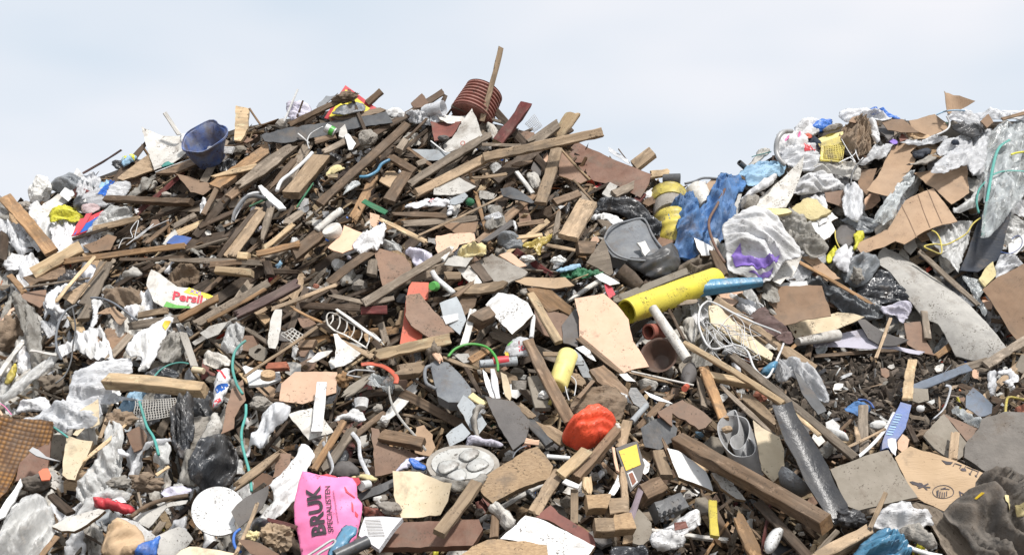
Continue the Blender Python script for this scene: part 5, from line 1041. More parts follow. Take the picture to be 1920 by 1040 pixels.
G('foil', 'foil', 'crumpled gold foil left of the broad pale plank slab', [620,372,660,340,720,330,770,335,800,292,812,320,790,362,740,385,745,435,715,420,690,385,650,380], 'gold', 9, bulge=.04, amp=.06, lm='crumpled gold foil')
K('rubble', 'stone', 'white mud-specked stone left of the square brown block', 852, 478, 50, 34, 'foam', 8, amp=.3, facet=True)
K('rubble', 'stone', 'smaller white stone above the thin tan sheet', 655, 468, 48, 26, 'foam', 8, amp=.3, facet=True)
G('cloth', 'cloth', 'dark grey wadded cloth above the peach shards, centre right', [455,350,520,300,570,300,625,360,630,400,560,400,500,385], 'baggrey', 6, bulge=.06, amp=.05)
S('plank', pk, 'grey long chip pointing down left of the grey wad', 370, 358, 560, 232, 44, 'slate', 6, rag=.02)
B('board', bd, 'pinkish card board right above the grey mud-caked board', [470,440,540,428,650,512,600,520,540,490], 'peach', 7, tx=10, th=.008)
S('batten', 'batten', 'flat pale lath crossing below the gold foil', 740, 370, 965, 415, 26, 'tan', 8)
S('batten', 'batten', 'pale lath lying above the gold foil', 580, 330, 750, 315, 34, 'pine', 7)
S('batten', 'batten', 'short brown offcut above the gold foil', 590, 250, 760, 222, 34, 'brown', 6)
S('batten', 'batten', 'upright weathered offcut left of the broad pale slab', 835, 310, 860, 165, 40, 'greywood', 7, rag=.02)
G('plastic_film', 'plastic film', 'small white curled film left of the splintered centre wood', [365,200,420,175,480,160,500,190,440,215,400,215], 'filmwhite', 6, bulge=.03)
G('plastic_bag', pb, 'grey translucent crumple below the small white curled film', [390,130,440,110,485,130,500,190,520,240,460,250,400,280,370,240,420,200], 'filmdirty', 5, bulge=.04)
S('block', 'wood block', 'large grey-brown wooden cube left of the white laminate board', 310, 880, 415, 830, 128, 'brown', 8, 26, th=.10, lm='grey-brown wooden cube')
S('board', bd, 'tan block end left of the white tile', 115, 580, 222, 585, 62, 'tan', 6, 20)
LT('pipe', 'pipe', 'short white pipe hanging below the white laminate board', (695, 840), (680, 985), [(0, 15), (1, 15)], 'plasticwhite', 8)
S('batten', 'batten', 'curled brown bark plate above the grey plate', 180, 720, 300, 620, 44, 'brown', 7, rag=.02)
B('board', bd, 'brown splintered sheet behind the wooden cube', [180,710,270,690,330,720,290,800,220,860], 'brown', 5, th=.01, rag=.01)
# ---- centre right: white post, wire basket, planks
Z(1200, 420)
LT('wrapped_roll', 'roll', 'blue plastic-wrapped roll beside the grooved yellow pipe', (790, 375), (335, 425), [(0, 30), (.3, 42), (.8, 50), (1, 54)], 'bluesheen', 9, 0, .02, dent=.25, lm='blue wrapped roll')
K('rag', 'rag', 'brown rag plug at the mouth of the blue wrapped roll', 318, 395, 30, 38, 'ragbrown', 10, amp=.5)
G('tree_root', 'wood', 'rotten root wood behind the grooved yellow pipe', [60,365,180,300,300,240,400,198,460,205,470,300,440,330,350,310,220,350,100,400], 'char', 5, bulge=.06, amp=.06, f=10)
MATS['char'].update(c1=(.15, .12, .09), c2=(.22, .18, .14))
B('board', bd, 'white triangular board corner below the large blue tarpaulin', [350,88,410,115,472,150,465,200,400,205,370,150], 'white', 7, th=.014, edge='core')
S('plank', pk, 'brown board edge right of the white triangular corner', 480, 180, 545, 330, 70, 'brown', 6, rag=.02)
wbd = G('bundle', 'wrapped bundle', 'big white plastic-wrapped bundle with purple printed base', [575,120,560,20,600,-20,690,-70,770,-95,870,-45,920,10,960,75,1030,165,1020,210,960,222,920,230,890,290,860,330,790,345,700,325,610,290,590,230], 'bagwhite', 7, bulge=.15, amp=.032, f=9, fd=-40, tx=-5, ty=0, lm='white wrapped bundle with purple base')
decal(wbd, [592,205,640,170,660,220,720,245,800,255,900,225,885,270,800,298,700,300,625,270], 'inkpurple', lift=.010); decal(wbd, [700,325,790,320,860,300,855,325,790,342], 'inkpurple', lift=.010)
LT('post', 'post', 'white round post leaning below the grooved yellow pipe', (310, 880), (82, 545), [(0, 36), (1, 32)], 'dirtywhite', 11, -.05, .1, lm='white round post')
S('batten', 'batten', 'rotten dark stick behind the white round post', 180, 545, 290, 750, 24, 'darkwood', 9)
S('plank', pk, 'old grey plank lying over the top of the wire basket', 120, 530, 370, 500, 40, 'greywood', 9, rag=.02)
e = E('wire_basket', 'crushed white wire basket over the pale foam board', 'wire basket', 650, 740, 11, lm='crushed wire basket')
T('frame', '', '', [440,500,395,540,380,620,395,700,440,790,490,812,560,795,640,790,700,830,740,930,800,990,840,985,890,880,935,765,915,715,870,690,740,640,600,575,500,520,440,500], 7, 'wire', 12, parent=e)
rw = random.Random(5)
for i in range(22):
    s_, e_ = (rw.uniform(350, 560), rw.uniform(500, 760)), (rw.uniform(520, 860), rw.uniform(700, 920))
    m_ = ((s_[0] + e_[0]) / 2 + rw.uniform(-60, 60), (s_[1] + e_[1]) / 2 + rw.uniform(-50, 60))
    if i % 3 == 0: s_, e_ = (rw.uniform(420, 800), rw.uniform(560, 700)), (rw.uniform(400, 800), rw.uniform(740, 900))
    T('wire', '', '', [s_[0], s_[1], m_[0], m_[1], e_[0], e_[1]], 2.2, 'wire', 11, parent=e, dz=[rw.uniform(-.05, .05), rw.uniform(-.02, .08), rw.uniform(-.05, .05)])
S('plank', pk, 'wide pale plank under the crushed wire basket', 480, 500, 1130, 950, 84, 'tan', 7, 20, th=.03, lm='wide plank under wire basket')
B('board', bd, 'ragged cream insulation board inside the crushed wire basket', [450,530,500,525,560,585,680,690,780,780,865,845,850,885,760,840,680,790,600,745,520,680,462,640], 'cream', 9, tx=-4, th=.02, rag=.008, edge='yellowfoam', lm='cream insulation board')
MATS['cream'].update(c1=(.72, .60, .42), c2=(.62, .50, .33))
S('batten', 'batten', 'dark joint batten between the cream board and wide plank', 520, 540, 890, 800, 22, 'brown', 10)
G('cloth', 'cloth', 'purple-brown felt between the wide plank and cardboard', [705,608,760,560,812,532,860,600,990,700,995,762,960,775,850,720,760,650], 'purplewood', 8, bulge=.03)
MATS['purplewood'].update(c1=(.19, .12, .11), c2=(.11, .075, .07))
LT('pipe', 'pipe', 'short red-brown pipe with open end left of the white post', (165, 690), (55, 700), [(0, 48), (1, 52)], 'terracotta', 7, 0, .08, hollow=.012, lm='red-brown pipe end')
MATS['terracotta'].update(c1=(.30, .075, .05), c2=(.22, .06, .04))
G('rag', 'rag', 'grey white plastic rag hanging behind the white post', [275,640,310,612,350,615,375,680,360,770,320,760,290,700], 'bagdirty', 7, bulge=.04)
LT('basin', 'basin', 'big brown round basin under the red-brown pipe end', (140, 900), (120, 850), [(0, 60), (.5, 95), (.95, 115), (1, 122)], 'darkbrown', 1, 0, .16, hollow=.01, lm='brown basin')
G('plastic_bag', pb, 'white translucent bag right of the blue crumple', [880,920,905,885,1000,878,1060,900,1110,932,1160,990,1200,1060,1215,1120,1200,1150,1100,1090,1040,1010,985,985,960,1030,900,1010], 'filmwhite', 9, bulge=.06, amp=.05, lm='translucent bag below the wire basket')
G('cloth', 'cloth', 'bright blue crumple at the lower corner of the wire basket', [782,965,800,930,850,905,895,890,890,930,850,985,810,980], 'bluesheen', 9, bulge=.04)
B('rubber_piece', 'rubber', 'black rubber flap inside the translucent bag', [1000,950,1060,1000,1130,1080,1215,1210,1160,1240,1060,1120], 'plasticblack', 10, th=.008)
LT('bottle', 'bottle', 'dark crushed bottle with red cap under the planks', (330, 920), (305, 1045), [(0, 30), (.3, 48), (.7, 48), (.9, 20), (1, 20)], 'slate', 7)
Z(800, 580)
LT('cap', 'cap', 'bright red cap at the right of the peach board', (1690, 500), (1675, 515), [(0, 20), (1, 20)], 'red', 10, 0, .06)
MATS['red2'] = dict(MATS['red'], m=None)
S('beam', 'beam', 'grained brown plank leaning on the tied orange bag', 655, 205, 935, 735, 86, 'brown', 11, 14, th=.035, lm='grained plank by the orange bag')
MATS['brown'].update(c1=(.29, .195, .125), c2=(.12, .078, .048))
LT('tube', 'tube', 'pale yellow plastic tube below the big peach board', (845, 505), (922, 290), [(0, 50), (.05, 66), (.5, 66), (.52, 68), (.56, 66), (.96, 68), (1, 60)], 'paleyellow', 9, 0, .04, dent=.08, lm='pale yellow tube')
S('plastic_piece', 'plastic piece', 'lower yellow shard left under the grained plank', 800, 615, 840, 530, 30, 'yellow', 9)
T('wire', 'wire', 'thin wire bow under the pale yellow tube', [925,590,905,520,900,460,930,430,970,470,960,560], 4, 'wire', 10)
T('hose', 'hose', 'bright green hose arching in the centre of the heap', [140,305,180,260,240,232,310,225,390,245,440,295,460,345,463,400], 9, 'green', 10, lm='bright green hose arch')
e = E('jerry_can', 'dark grey jerry case with a handle left of the green hose', 'case', 150, 480, 9, lm='dark grey case with handle')
B('body', '', '', [20,345,60,328,140,345,220,420,285,500,295,560,240,600,140,600,70,560,60,510,45,460], 'plasticgrey', 9, tx=8, ty=-6, th=.07, rag=0, bend=-.02, parent=e)
T('handle', '', '', [30,365,-5,380,-12,430,0,480,40,505,60,515], 12, 'plasticgrey', 9.5, parent=e)
B('board', bd, 'dark slate-grey board with clipped corner left of the orange bag', [378,562,450,575,560,592,620,650,672,722,660,790,645,852,562,912,520,840,470,760,420,650], 'slate', 10, tx=0, ty=-4, th=.014, rag=.003, lm='slate-grey board')
MATS['slate'].update(c1=(.135, .125, .12), c2=(.10, .092, .088))
B('magazine', 'magazine', 'thick bent magazine with green cover above the slate board', [415,385,440,380,462,450,480,575,450,575,425,480], 'paper', 10, th=.02, tx=-10)
B('magazine', 'magazine', 'second pale booklet right of the bent magazine', [480,405,520,420,555,560,540,592,510,560,490,470], 'cream', 9, th=.02, tx=-10); 
B('paper', 'paper', 'white sheet triangle left of the bent magazine', [360,390,390,410,420,480,440,580,410,560,385,500], 'white', 9, th=.003)
ct = LT('tube', 'tube', 'red and clear cardboard tube under the green hose arch', (345, 355), (585, 335), [(0, 26), (.9, 30), (1, 32)], 'greyplate', 8, lm='red and clear tube'); LT('label_band', '', '', (430, 340), (530, 330), [(0, 31.5), (1, 32.5)], 'signred', 8, 0.005, .005, parent=ct)
gb = G('packaging', 'packaging', 'printed crumpled wrapper above the red and clear tube', [498,300,520,230,570,180,640,172,690,215,695,290,640,305,580,300], 'filmwhite', 8, bulge=.04, amp=.02, lm='printed crumpled wrapper')
decal(gb, [520,250,545,215,560,225,535,265], 'inkgreen'); decal(gb, [505,292,520,275,535,300,515,306], 'yellowplate'); text(gb, 'ica', 600, 285, 655, 275, 42, 'inkred')
S('plank', pk, 'splintered pale wood left of the orange bag', 745, 760, 890, 855, 92, 'tan', 9, rag=.04, th=.04)
S('plastic_piece', 'plastic piece', 'black shiny plastic bar between slate board and orange bag', 660, 720, 800, 880, 66, 'plasticblack', 10, 14, th=.03)
S('block', 'wood block', 'pale chewed wood end above the black shiny bar', 600, 625, 690, 705, 56, 'tan', 11, rag=.015)
S('board', bd, 'grey-green thick slab behind the grained plank', 700, 440, 755, 650, 108, 'claygrey', 7, 14, th=.03)
G('cloth', 'cloth', 'flat brown cloth above the tied orange bag', [942,625,990,560,1060,512,1200,502,1260,550,1292,600,1265,660,1230,712,1100,720,1000,702], 'ragbrown', 7, bulge=.05, lm='flat brown cloth')
ob_ = G('plastic_bag', pb, 'tied orange-red bag in the lower centre of the heap', [888,845,895,790,940,735,1010,672,1060,645,1112,630,1165,655,1212,690,1222,730,1200,790,1160,840,1090,875,1030,905,970,902,920,870], 'bagorange', 12, bulge=.17, amp=.026, f=10, fd=30, rnd=1, lm='tied orange bag')
K('knot', 'knot', 'dirty white knotted tie at the right of the orange bag', 1235, 770, 22, 34, 'bagdirty', 12, amp=.5)
B('board', bd, 'wide brown board right of the pale yellow tube', [1058,392,1150,362,1230,430,1305,520,1312,560,1180,515,1110,470], 'brown', 9, th=.025, tx=4, fd=-35)
S('batten', 'batten', 'thin brown chip right of the pale yellow tube', 985, 578, 1080, 462, 30, 'brown', 10)
S('board', bd, 'splintered tan board top beside the pale yellow tube', 945, 430, 1020, 500, 84, 'tan', 8, rag=.02)
B('paper', 'paper', 'white pointed card below the left edge of the peach board', [968,250,1020,240,1060,270,1102,335,1040,305], 'white', 8, th=.003)
B('paper', 'paper', 'white card triangle below the tip of the peach board', [1250,420,1302,410,1362,472,1300,470], 'white', 9, th=.003)
S('plank', pk, 'brown offcut left of the grained plank top', 755, 290, 880, 292, 36, 'tan', 8)
S('plank', pk, 'grey metal strip right of the pale yellow tube', 955, 345, 1020, 345, 40, 'greyplate', 9)
B('sheet', 'sheet', 'blue-grey sheet right behind the pale yellow tube', [960,260,1000,300,1060,400,1070,440,1020,435,950,310], 'greyplate', 6, th=.006)
LT('stick', 'stick', 'long thin white rod right of the peach board', (1330, 402), (1735, 492), [(0, 7), (1, 7)], 'dirtywhite', 10)
S('batten', 'batten', 'splintered tan lath under the thin white rod', 1320, 405, 1590, 478, 30, 'tan', 8, rag=.02)
S('plank', pk, 'orange-brown block right above the red and clear tube', 280, 335, 400, 262, 56, 'orangewood', 8, 20)
B('paper', 'paper', 'torn grey-white plaster scrap under the green hose', [170,285,270,285,285,335,240,345,200,320], 'greyboard', 8, th=.01, rag=.008)
K('wood_lump', 'wood', 'charred wood end with pinkish core above the dark case', 50, 290, 44, 70, 'char', 9, amp=.5)
S('batten', 'batten', 'pink-brown bare wood end above the dark case', 35, 260, 95, 335, 52, 'peach', 10, rag=.02)
S('batten', 'batten', 'broken pale batten between the dark case and green hose', 110, 310, 290, 385, 36, 'tan', 9, rag=.03)
S('batten', 'batten', 'rotten dark batten right of the dark case', 255, 370, 345, 550, 36, 'darkwood', 9, rag=.02)
B('panel', 'panel', 'grey-blue panel with crumbling brown rim below the dark case', [205,620,240,555,300,600,360,680,385,745,340,810,290,780,240,690], 'greyplate', 8, th=.012, edge='core', rag=.006)
B('panel', 'panel', 'pale blue-grey panel above the silver tray', [125,820,165,775,230,732,285,800,240,850,150,895], 'greyplate', 9, th=.006, rag=0, lm='pale blue-grey panel')
G('rag', 'rag', 'grey bandage-like rag over the grey-blue panel', [285,730,300,660,340,625,388,632,330,670,325,760,360,860,330,850,300,790], 'raggrey', 10, bulge=.03)
S('batten', 'batten', 'small orange paint-stained board end above the grey bandage', 285, 560, 380, 620, 56, 'yellowfoam', 9)
LT('coil', 'coil', 'coil of grey webbing under the red and clear tube', (600, 520), (600, 460), [(0, 46), (1, 50)], 'raggrey', 7, 0, .06, hollow=.01)
K('rubble', 'rubble', 'white lump behind the grained plank', 760, 555, 34, 26, 'foam', 9, facet=True)
# ---- right: planks, carpet roll, black flap
Z(1150, 640)
S('plank', pk, 'long pale plank slanting down from the white round post', 468, 8, 1105, 405, 50, 'pine', 12, 26, th=.03, rag=.006, lm='long pale slanting plank')
S('plank', pk, 'very long grooved brown plank slanting right beside the pale one', 780, 95, 1575, 765, 62, 'greywood', 11, 20, th=.035, rag=.008, lm='very long grooved plank')
S('plank', pk, 'pale raw edge plank below the very long grooved plank', 1180, 470, 1340, 610, 34, 'pine', 10)
S('block', 'wood block', 'pale block end under the long pale slanting plank', 575, 215, 940, 290, 74, 'pine', 9, 30, th=.06, lm='pale block end')
S('plank', pk, 'golden plank running down from the pale block end', 590, 175, 715, 510, 74, 'orangewood', 10, 16, th=.03, lm='golden plank')
S('plank', pk, 'grey board left of the golden plank', 560, 240, 590, 430, 50, 'greywood', 7)
S('plank', pk, 'thin split plank left of the thick rough log', 705, 290, 1020, 595, 38, 'greywood', 10, rag=.02)
S('beam', 'beam', 'thick rough tan log right of the thin split plank', 870, 375, 1060, 560, 96, 'tan', 8, rag=.03, th=.07)
B('rubber_sheet', 'rubber sheet', 'black torn sheet in the hollow right of the orange bag', [180,560,250,510,335,480,420,560,400,640,300,700,205,685], 'plasticblack', 5, th=.01)
B('board', bd, 'rough red-brown board over the black torn sheet', [285,455,370,415,450,378,550,430,645,512,600,560,555,572,470,510,380,472,390,550,330,500], 'brownboard', 9, th=.014, rag=.008, lm='rough red-brown board')
B('rubber_piece', 'rubber', 'black blade-shaped piece right of the flat brown cloth', [98,335,112,300,150,300,190,350,232,402,190,440,130,400], 'plasticblack', 10, th=.01, rag=0)
LT('pipe', 'pipe', 'short grey muddy pipe under the black blade-shaped piece', (120, 520), (215, 415), [(0, 20), (1, 20)], 'greyplate', 10)
B('board', bd, 'white shard above the rough red-brown board', [198,318,300,355,390,400,290,385,240,360], 'white', 9, th=.006)
B('board', bd, 'white wedge left of the black blade-shaped piece', [48,330,90,345,130,412,85,390], 'white', 8, th=.01)
S('plank', pk, 'tan plank end leaning right of the orange bag', 45, 690, 92, 515, 70, 'tan', 10, 10, th=.015)
bk = B('book', 'book', 'dark slab with an orange face and small red label', [14,692,80,665,155,645,178,720,205,800,180,900,112,975,70,850], 'slate', 12, tx=-8, ty=4, th=.03, rag=0, lm='dark slab with orange face')
decal(bk, [35,712,150,668,177,800,82,840], 'yellowplate', lift=.004); decal(bk, [90,855,125,838,160,912,120,950], 'white', lift=.004); decal(bk, [98,862,122,850,148,910,124,935], 'brick', lift=.006)
B('paper', 'paper', 'folded white card right of the slab with orange face', [172,760,200,755,240,795,225,850,205,870,165,830], 'white', 11, th=.003, bend=.03)
S('block', 'wood block', 'tan wooden block right of the folded white card', 290, 720, 345, 880, 92, 'tan', 10, 16, th=.04, lm='tan block by white card')
B('board', bd, 'white laminate board with rough brown edge, lower right of centre', [352,690,420,705,520,775,602,842,630,900,652,972,560,930,425,880,385,780], 'white', 12, tx=-2, th=.03, edge='core', rag=.003, lm='white laminate at lower right')
S('plank', pk, 'splintered brown strip left of that white laminate with rough edge', 322, 640, 410, 830, 40, 'brown', 11, rag=.03)
B('board', bd, 'second white board scrap with brown rim under the thick brown beam', [640,850,700,865,780,930,862,1030,800,1020,700,950], 'dirtywhite', 12, th=.02, edge='core', rag=.006)
S('beam', 'beam', 'thick brown squared beam in the right foreground', 430, 645, 1385, 1195, 142, 'brown', 14, 33, th=.085, endmat='orangewood', lm='thick brown foreground beam')
# carpet roll: an S-shaped strip seen end-on
def RIB(name, cat, label, c, ex, ey, dz, mat, L, th=.006, lm=None):
    p = polyf(c); P = catmull([at(x, y, LOFF(L)) for x, y in p], 8); O = sum(P, Vector()) / len(P)
    q0 = full(0, 0); q1 = full(ex, ey); a_ = at(p[0][0], p[0][1], LOFF(L)); b_ = at(p[0][0] + q1[0] - q0[0], p[0][1] + q1[1] - q0[1], LOFF(L) + dz); ev = b_ - a_
    V = []; Fc = []; n = len(P)
    for i, q in enumerate(P):
        t = (P[min(n - 1, i + 1)] - P[max(0, i - 1)]).normalized(); s = t.cross(ev.normalized()).normalized() * th / 2
        for r_ in (q - s, q + s, q + s + ev, q - s + ev): V.append(r_ - O)
    for i in range(n - 1):
        for j in range(4): a = i * 4 + j; b = i * 4 + (j + 1) % 4; Fc.append((a, b, b + 4, a + 4))
    Fc += [(3, 2, 1, 0), (n * 4 - 4, n * 4 - 3, n * 4 - 2, n * 4 - 1)]
    o = mesh_obj(name, V, Fc, [mat], Matrix.Translation(O)); tag(o, label, cat)
    if lm: LAND.append((lm, *p[0]))
    return o
RIB('vinyl_roll', 'roll', 'grey vinyl flooring rolled into an S shape, seen end-on', [735,470,790,445,815,520,812,590,770,620,762,660,790,695,830,690,870,640,885,560,860,500,790,480,720,485,680,540,690,620,730,690,790,740,870,745,915,720,918,670,880,625,862,660,845,710], 60, 130, -.18, 'metal', 11, lm='S-shaped vinyl roll')
K('wood_lump', 'wood', 'round tan wood scrap inside the vinyl roll', 740, 570, 34, 24, 'tan', 10)
B('board', bd, 'tall cream board right of the vinyl roll', [905,510,960,555,1080,620,1110,700,1112,862,1075,880,1040,912,965,835,935,680], 'cream', 10, tx=-2, ty=-6, th=.014, edge='core', rag=.003, lm='tall cream board')
B('rubber_flap', 'rubber sheet', 'tall twisted black rubber flap in the right foreground', [1030,425,1100,410,1158,405,1185,480,1240,575,1310,690,1390,830,1445,960,1520,1080,1530,1180,1440,1190,1380,1130,1240,960,1180,800,1110,700,1070,560], 'rubber', 13, tx=0, ty=-8, th=.012, bend=0, bendv=1.3, fd=-57, rag=.002, lm='black rubber flap')
MATS['rubber'].update(c1=(.035, .035, .038), c2=(.075, .072, .07), mud=.04, dirt=.35, rough=.34, spec=.7)
B('rubber_flap', 'rubber sheet', 'grey dusty folded edge of the twisted black flap', [1100,408,1160,405,1190,490,1245,580,1300,690,1395,850,1300,740,1180,590,1120,500], 'rubber', 14, tx=0, ty=20, th=.012, rag=.002)
e = LT('bowl', 'bowl', 'grey hairy bowl with white rim left of the black flap', (1130, 960), (1190, 890), [(0, 60), (.5, 110), (1, 120)], 'baggrey', 9, 0, .02, hollow=.005)
# ---- soil patch things
Z(1420, 640)
S('plank', pk, 'bent weathered plank reaching to the right edge of the photo', 1290, 180, 1500, 130, 56, 'greywood', 7, th=.02, rag=.01, lm='bent weathered plank')
S('plank', pk, 'upper half of the weathered plank at the right edge', 1480, 150, 1760, -15, 62, 'greywood', 8, th=.02)
S('metal_bar', 'bar', 'flat blue-grey metal bar with rivet holes beside the soil', 950, 325, 1378, 172, 60, 'greyplate', 8, 16, th=.02, rag=.004, lm='flat metal bar')
MATS['greyplate'].update(c1=(.36, .385, .40), c2=(.30, .32, .335))
MATS['slateblue'] = dict(MATS['slate'], c1=(.15, .18, .23), c2=(.12, .145, .18), m=None)
bpy.data.objects[[o.name for o in bpy.data.objects if 'rivet holes' in o.get('label', '')][0]].data.materials[0] = M('slateblue')
S('board', bd, 'pale upright slat end standing in front of the metal bar', 975, 375, 1005, 118, 66, 'pine', 10, 10, th=.015, lm='pale upright slat')
MATS['pine'].update(c1=(.64, .48, .30), c2=(.46, .32, .18))
B('board', bd, 'grey-brown clay board piece under the pale upright slat', [1010,302,1110,305,1115,380,1050,400,1000,380], 'claygrey', 6, th=.01)
G('plastic_film', 'plastic film', 'white film strip hanging near the right edge', [1490,200,1560,180,1550,250,1556,335,1520,350,1495,300], 'filmwhite', 8, bulge=.03)
G('cloth', 'cloth', 'white knotted cloth ring near the right edge', [1560,205,1600,178,1650,180,1698,240,1685,290,1620,282,1580,260,1640,250,1630,215,1580,225], 'bagwhite', 8, bulge=.03, lm='white knotted cloth ring')
B('plastic_piece', 'plastic piece', 'blue-grey curved plastic shell near the right edge', [1352,440,1358,345,1402,295,1465,350,1525,425,1522,470,1440,492,1400,460], 'slateblue', 9, th=.006, bend=.06, rag=0, lm='blue-grey plastic shell')
T('handle_bar', 'handle', 'yellow angled handle at the right edge of the photo', [1612,462,1618,400,1632,362,1700,370,1760,385], 9, 'yellow', 9, k=3)
G('plastic_bottle', 'bottle', 'crushed clear packaging left of the blue-grey shell', [1270,432,1330,418,1370,470,1460,530,1472,565,1420,560,1370,520,1282,472], 'filmclear', 9, bulge=.04, amp=.04)
T('strap', 'strap', 'long white strap curving up beside the blue package', [655,750,735,680,800,610,850,540,890,460], 12, 'plasticwhite', 8, flat=.4)
T('strap', 'strap', 'second white strap hanging from the flat metal bar', [1145,500,1205,445,1235,380,1255,300,1225,285], 11, 'filmwhite', 9, flat=.4)
bl = B('package', 'package', 'torn dark blue package with pale print right of the soil', [808,700,815,640,832,598,880,490,932,392,1002,412,965,560,905,640,880,695,840,690], 'blue', 9, tx=0, ty=0, th=.05, rag=.002, lm='torn blue package')
for i in range(9): decal(bl, [900 - i * 8 + 4, 470 + i * 16, 940 - i * 8 + 2, 476 + i * 16, 938 - i * 8, 482 + i * 16, 897 - i * 8 + 2, 476 + i * 16], 'tarplight', name='print_line')
B('paper', 'paper', 'torn white edge at the lower end of the blue package', [838,640,890,640,900,700,905,745,870,720,845,680], 'paper', 10, th=.003, rag=.006)
G('cloth', 'cloth', 'dark blue cloth scrap at the lower edge of the soil patch', [570,425,610,400,670,385,745,435,700,470,640,470], 'tarpblue', 5, bulge=.03)
T('strap', 'strap', 'blue strap arching over the dark blue cloth scrap', [655,378,700,380,735,400,755,430], 7, 'blue', 7)
K('rubble', 'stone', 'round white stone-like foam left of the blue package', 790, 545, 58, 34, 'foam', 6, amp=.15)
K('ball', 'ball', 'small white ball right of the blue package', 1060, 436, 27, 24, 'white', 8, amp=.02, sub=3)
G('foam_block', 'foam', 'white foam dish beside the end of the long grooved plank', [445,572,490,566,540,575,592,620,592,650,520,640,480,610], 'foam', 7, bulge=.04, amp=.008)
S('post', 'post', 'short weathered post standing left of the blue package', 692, 730, 690, 425, 68, 'greywood', 7, 10, lm='short weathered post')
S('stick', 'stick', 'stick leaning on the short weathered post', 590, 690, 830, 565, 22, 'tan', 9)
S('post', 'post', 'pale splintered peg in front of the grey split board', 1272, 770, 1285, 598, 58, 'tan', 11, 12, rag=.01, lm='pale splintered peg')
B('board', bd, 'grey split board behind the pale splintered peg', [1078,612,1140,540,1212,470,1300,580,1390,690,1300,775,1240,755,1150,690], 'claygrey', 8, tx=0, th=.012, lm='grey split board')
B('board', bd, 'brown triangular board right of the grey split board', [1212,468,1320,515,1452,572,1420,630,1388,672,1300,570], 'brownboard', 9, th=.01)
B('rubber_mat', 'mat', 'huge dark grey clay-covered slab at the right edge', [1345,750,1345,670,1440,560,1455,500,1600,455,1800,460,1850,700,1800,930,1640,900,1500,850,1420,800], 'slate2', 9, tx=0, th=.03, rag=.005, lm='huge dark slab at right') if False else None
MATS['slabgrey'] = dict(MATS['concrete'], c1=(.17, .155, .14), c2=(.115, .105, .095), dirt=.3, mud=.3, m=None)
B('rubber_mat', 'mat', 'huge dark grey clay-covered slab at the right edge', [1345,750,1345,670,1440,560,1455,500,1600,455,1800,460,1850,700,1800,930,1640,900,1500,850,1420,800], 'slabgrey', 9, tx=0, th=.03, rag=.005, lm='huge dark slab at right')
S('plank', pk, 'small brown stick chip left of the short weathered post', 640, 560, 660, 660, 36, 'tan', 7, rag=.02)
# ---- lower right foreground
Z(1420, 740)
B('board', bd, 'grey clay-covered square board in the right foreground', [478,482,540,455,610,430,730,385,850,355,900,440,960,540,1042,662,900,690,780,720,660,748,590,720,545,640], 'claygrey', 13, tx=2, ty=-3, th=.014, rag=.003, lm='grey clay-covered board')
cb = B('carton', 'carton', 'brown cardboard carton printed with handling symbols', [898,402,945,365,1000,330,1120,370,1250,415,1480,510,1470,580,1440,645,1340,700,1250,765,1140,710,1040,662,960,540], 'kraft', 11, tx=2, ty=0, th=.006, rag=.004, lm='carton with handling symbols')
# printed symbols: parasol, cup, glass, arrows, glass-and-knife mark, hand in a circle, triangle
decal(cb, [1195,425,1230,435,1270,440,1255,455,1225,455], 'ink', name='symbol'); 
def outline(parent, c, rpx, L=11.35, name='symbol'): T(name, '', '', c, rpx, 'ink', L, parent=parent, k=2, seg=4)
decal(cb, [1268,465,1280,445,1284,447,1272,468], 'ink', name='symbol'); decal(cb, [1284,445,1322,458,1320,464,1282,450], 'ink', name='symbol'); decal(cb, [1310,480,1322,458,1327,460,1315,482], 'ink', name='symbol')
decal(cb, [1315,488,1330,478,1352,485,1356,498,1330,498], 'ink', name='symbol'); decal(cb, [1340,482,1352,462,1356,464,1345,484], 'ink', name='symbol')
for dx in (0, 40): decal(cb, [1378 + dx,515 + dx * .3,1398 + dx,480 + dx * .3,1402 + dx,482 + dx * .3,1384 + dx,518 + dx * .3], 'ink', name='symbol'); decal(cb, [1372 + dx,508 + dx * .3,1388 + dx,524 + dx * .3,1374 + dx,522 + dx * .3], 'ink', name='symbol')
decal(cb, [1358,470,1440,498,1438,502,1356,474], 'ink', name='symbol')
decal(cb, [990,560,1010,556,1070,575,1062,590,1010,578], 'ink', name='symbol'); decal(cb, [1045,600,1110,568,1116,576,1052,606], 'ink', name='symbol'); decal(cb, [1050,565,1070,568,1110,612,1100,612], 'ink', name='symbol'); decal(cb, [1040,585,1128,592,1126,600,1040,592], 'ink', name='symbol')
for i in range(20):
    a0, a1 = i * math.pi / 10, (i + 1) * math.pi / 10
    pp4 = []
    for aa, rr_ in ((a0, 1), (a1, 1), (a1, .93), (a0, .93)): pp4 += [1209 + 70 * rr_ * math.cos(aa), 627 + 43 * rr_ * math.sin(aa) + 70 * rr_ * math.cos(aa) * .05]
    decal(cb, pp4, 'ink', name='symbol')
for a0 in ([1165,620,1180,612,1178,655,1168,650],[1186,625,1193,625,1190,660,1183,658],[1200,630,1206,630,1204,664,1198,662],[1214,630,1220,630,1218,664,1212,662],[1228,625,1234,622,1232,655,1226,658],[1195,605,1250,610,1248,615,1194,610],[1205,603,1222,598,1226,603,1208,607]): decal(cb, a0, 'ink', name='symbol')
for a0 in ([1310,625,1318,622,1330,672,1320,672],[1310,622,1372,652,1366,658,1312,632],[1320,668,1372,650,1374,656,1324,676]): decal(cb, a0, 'ink', name='symbol')
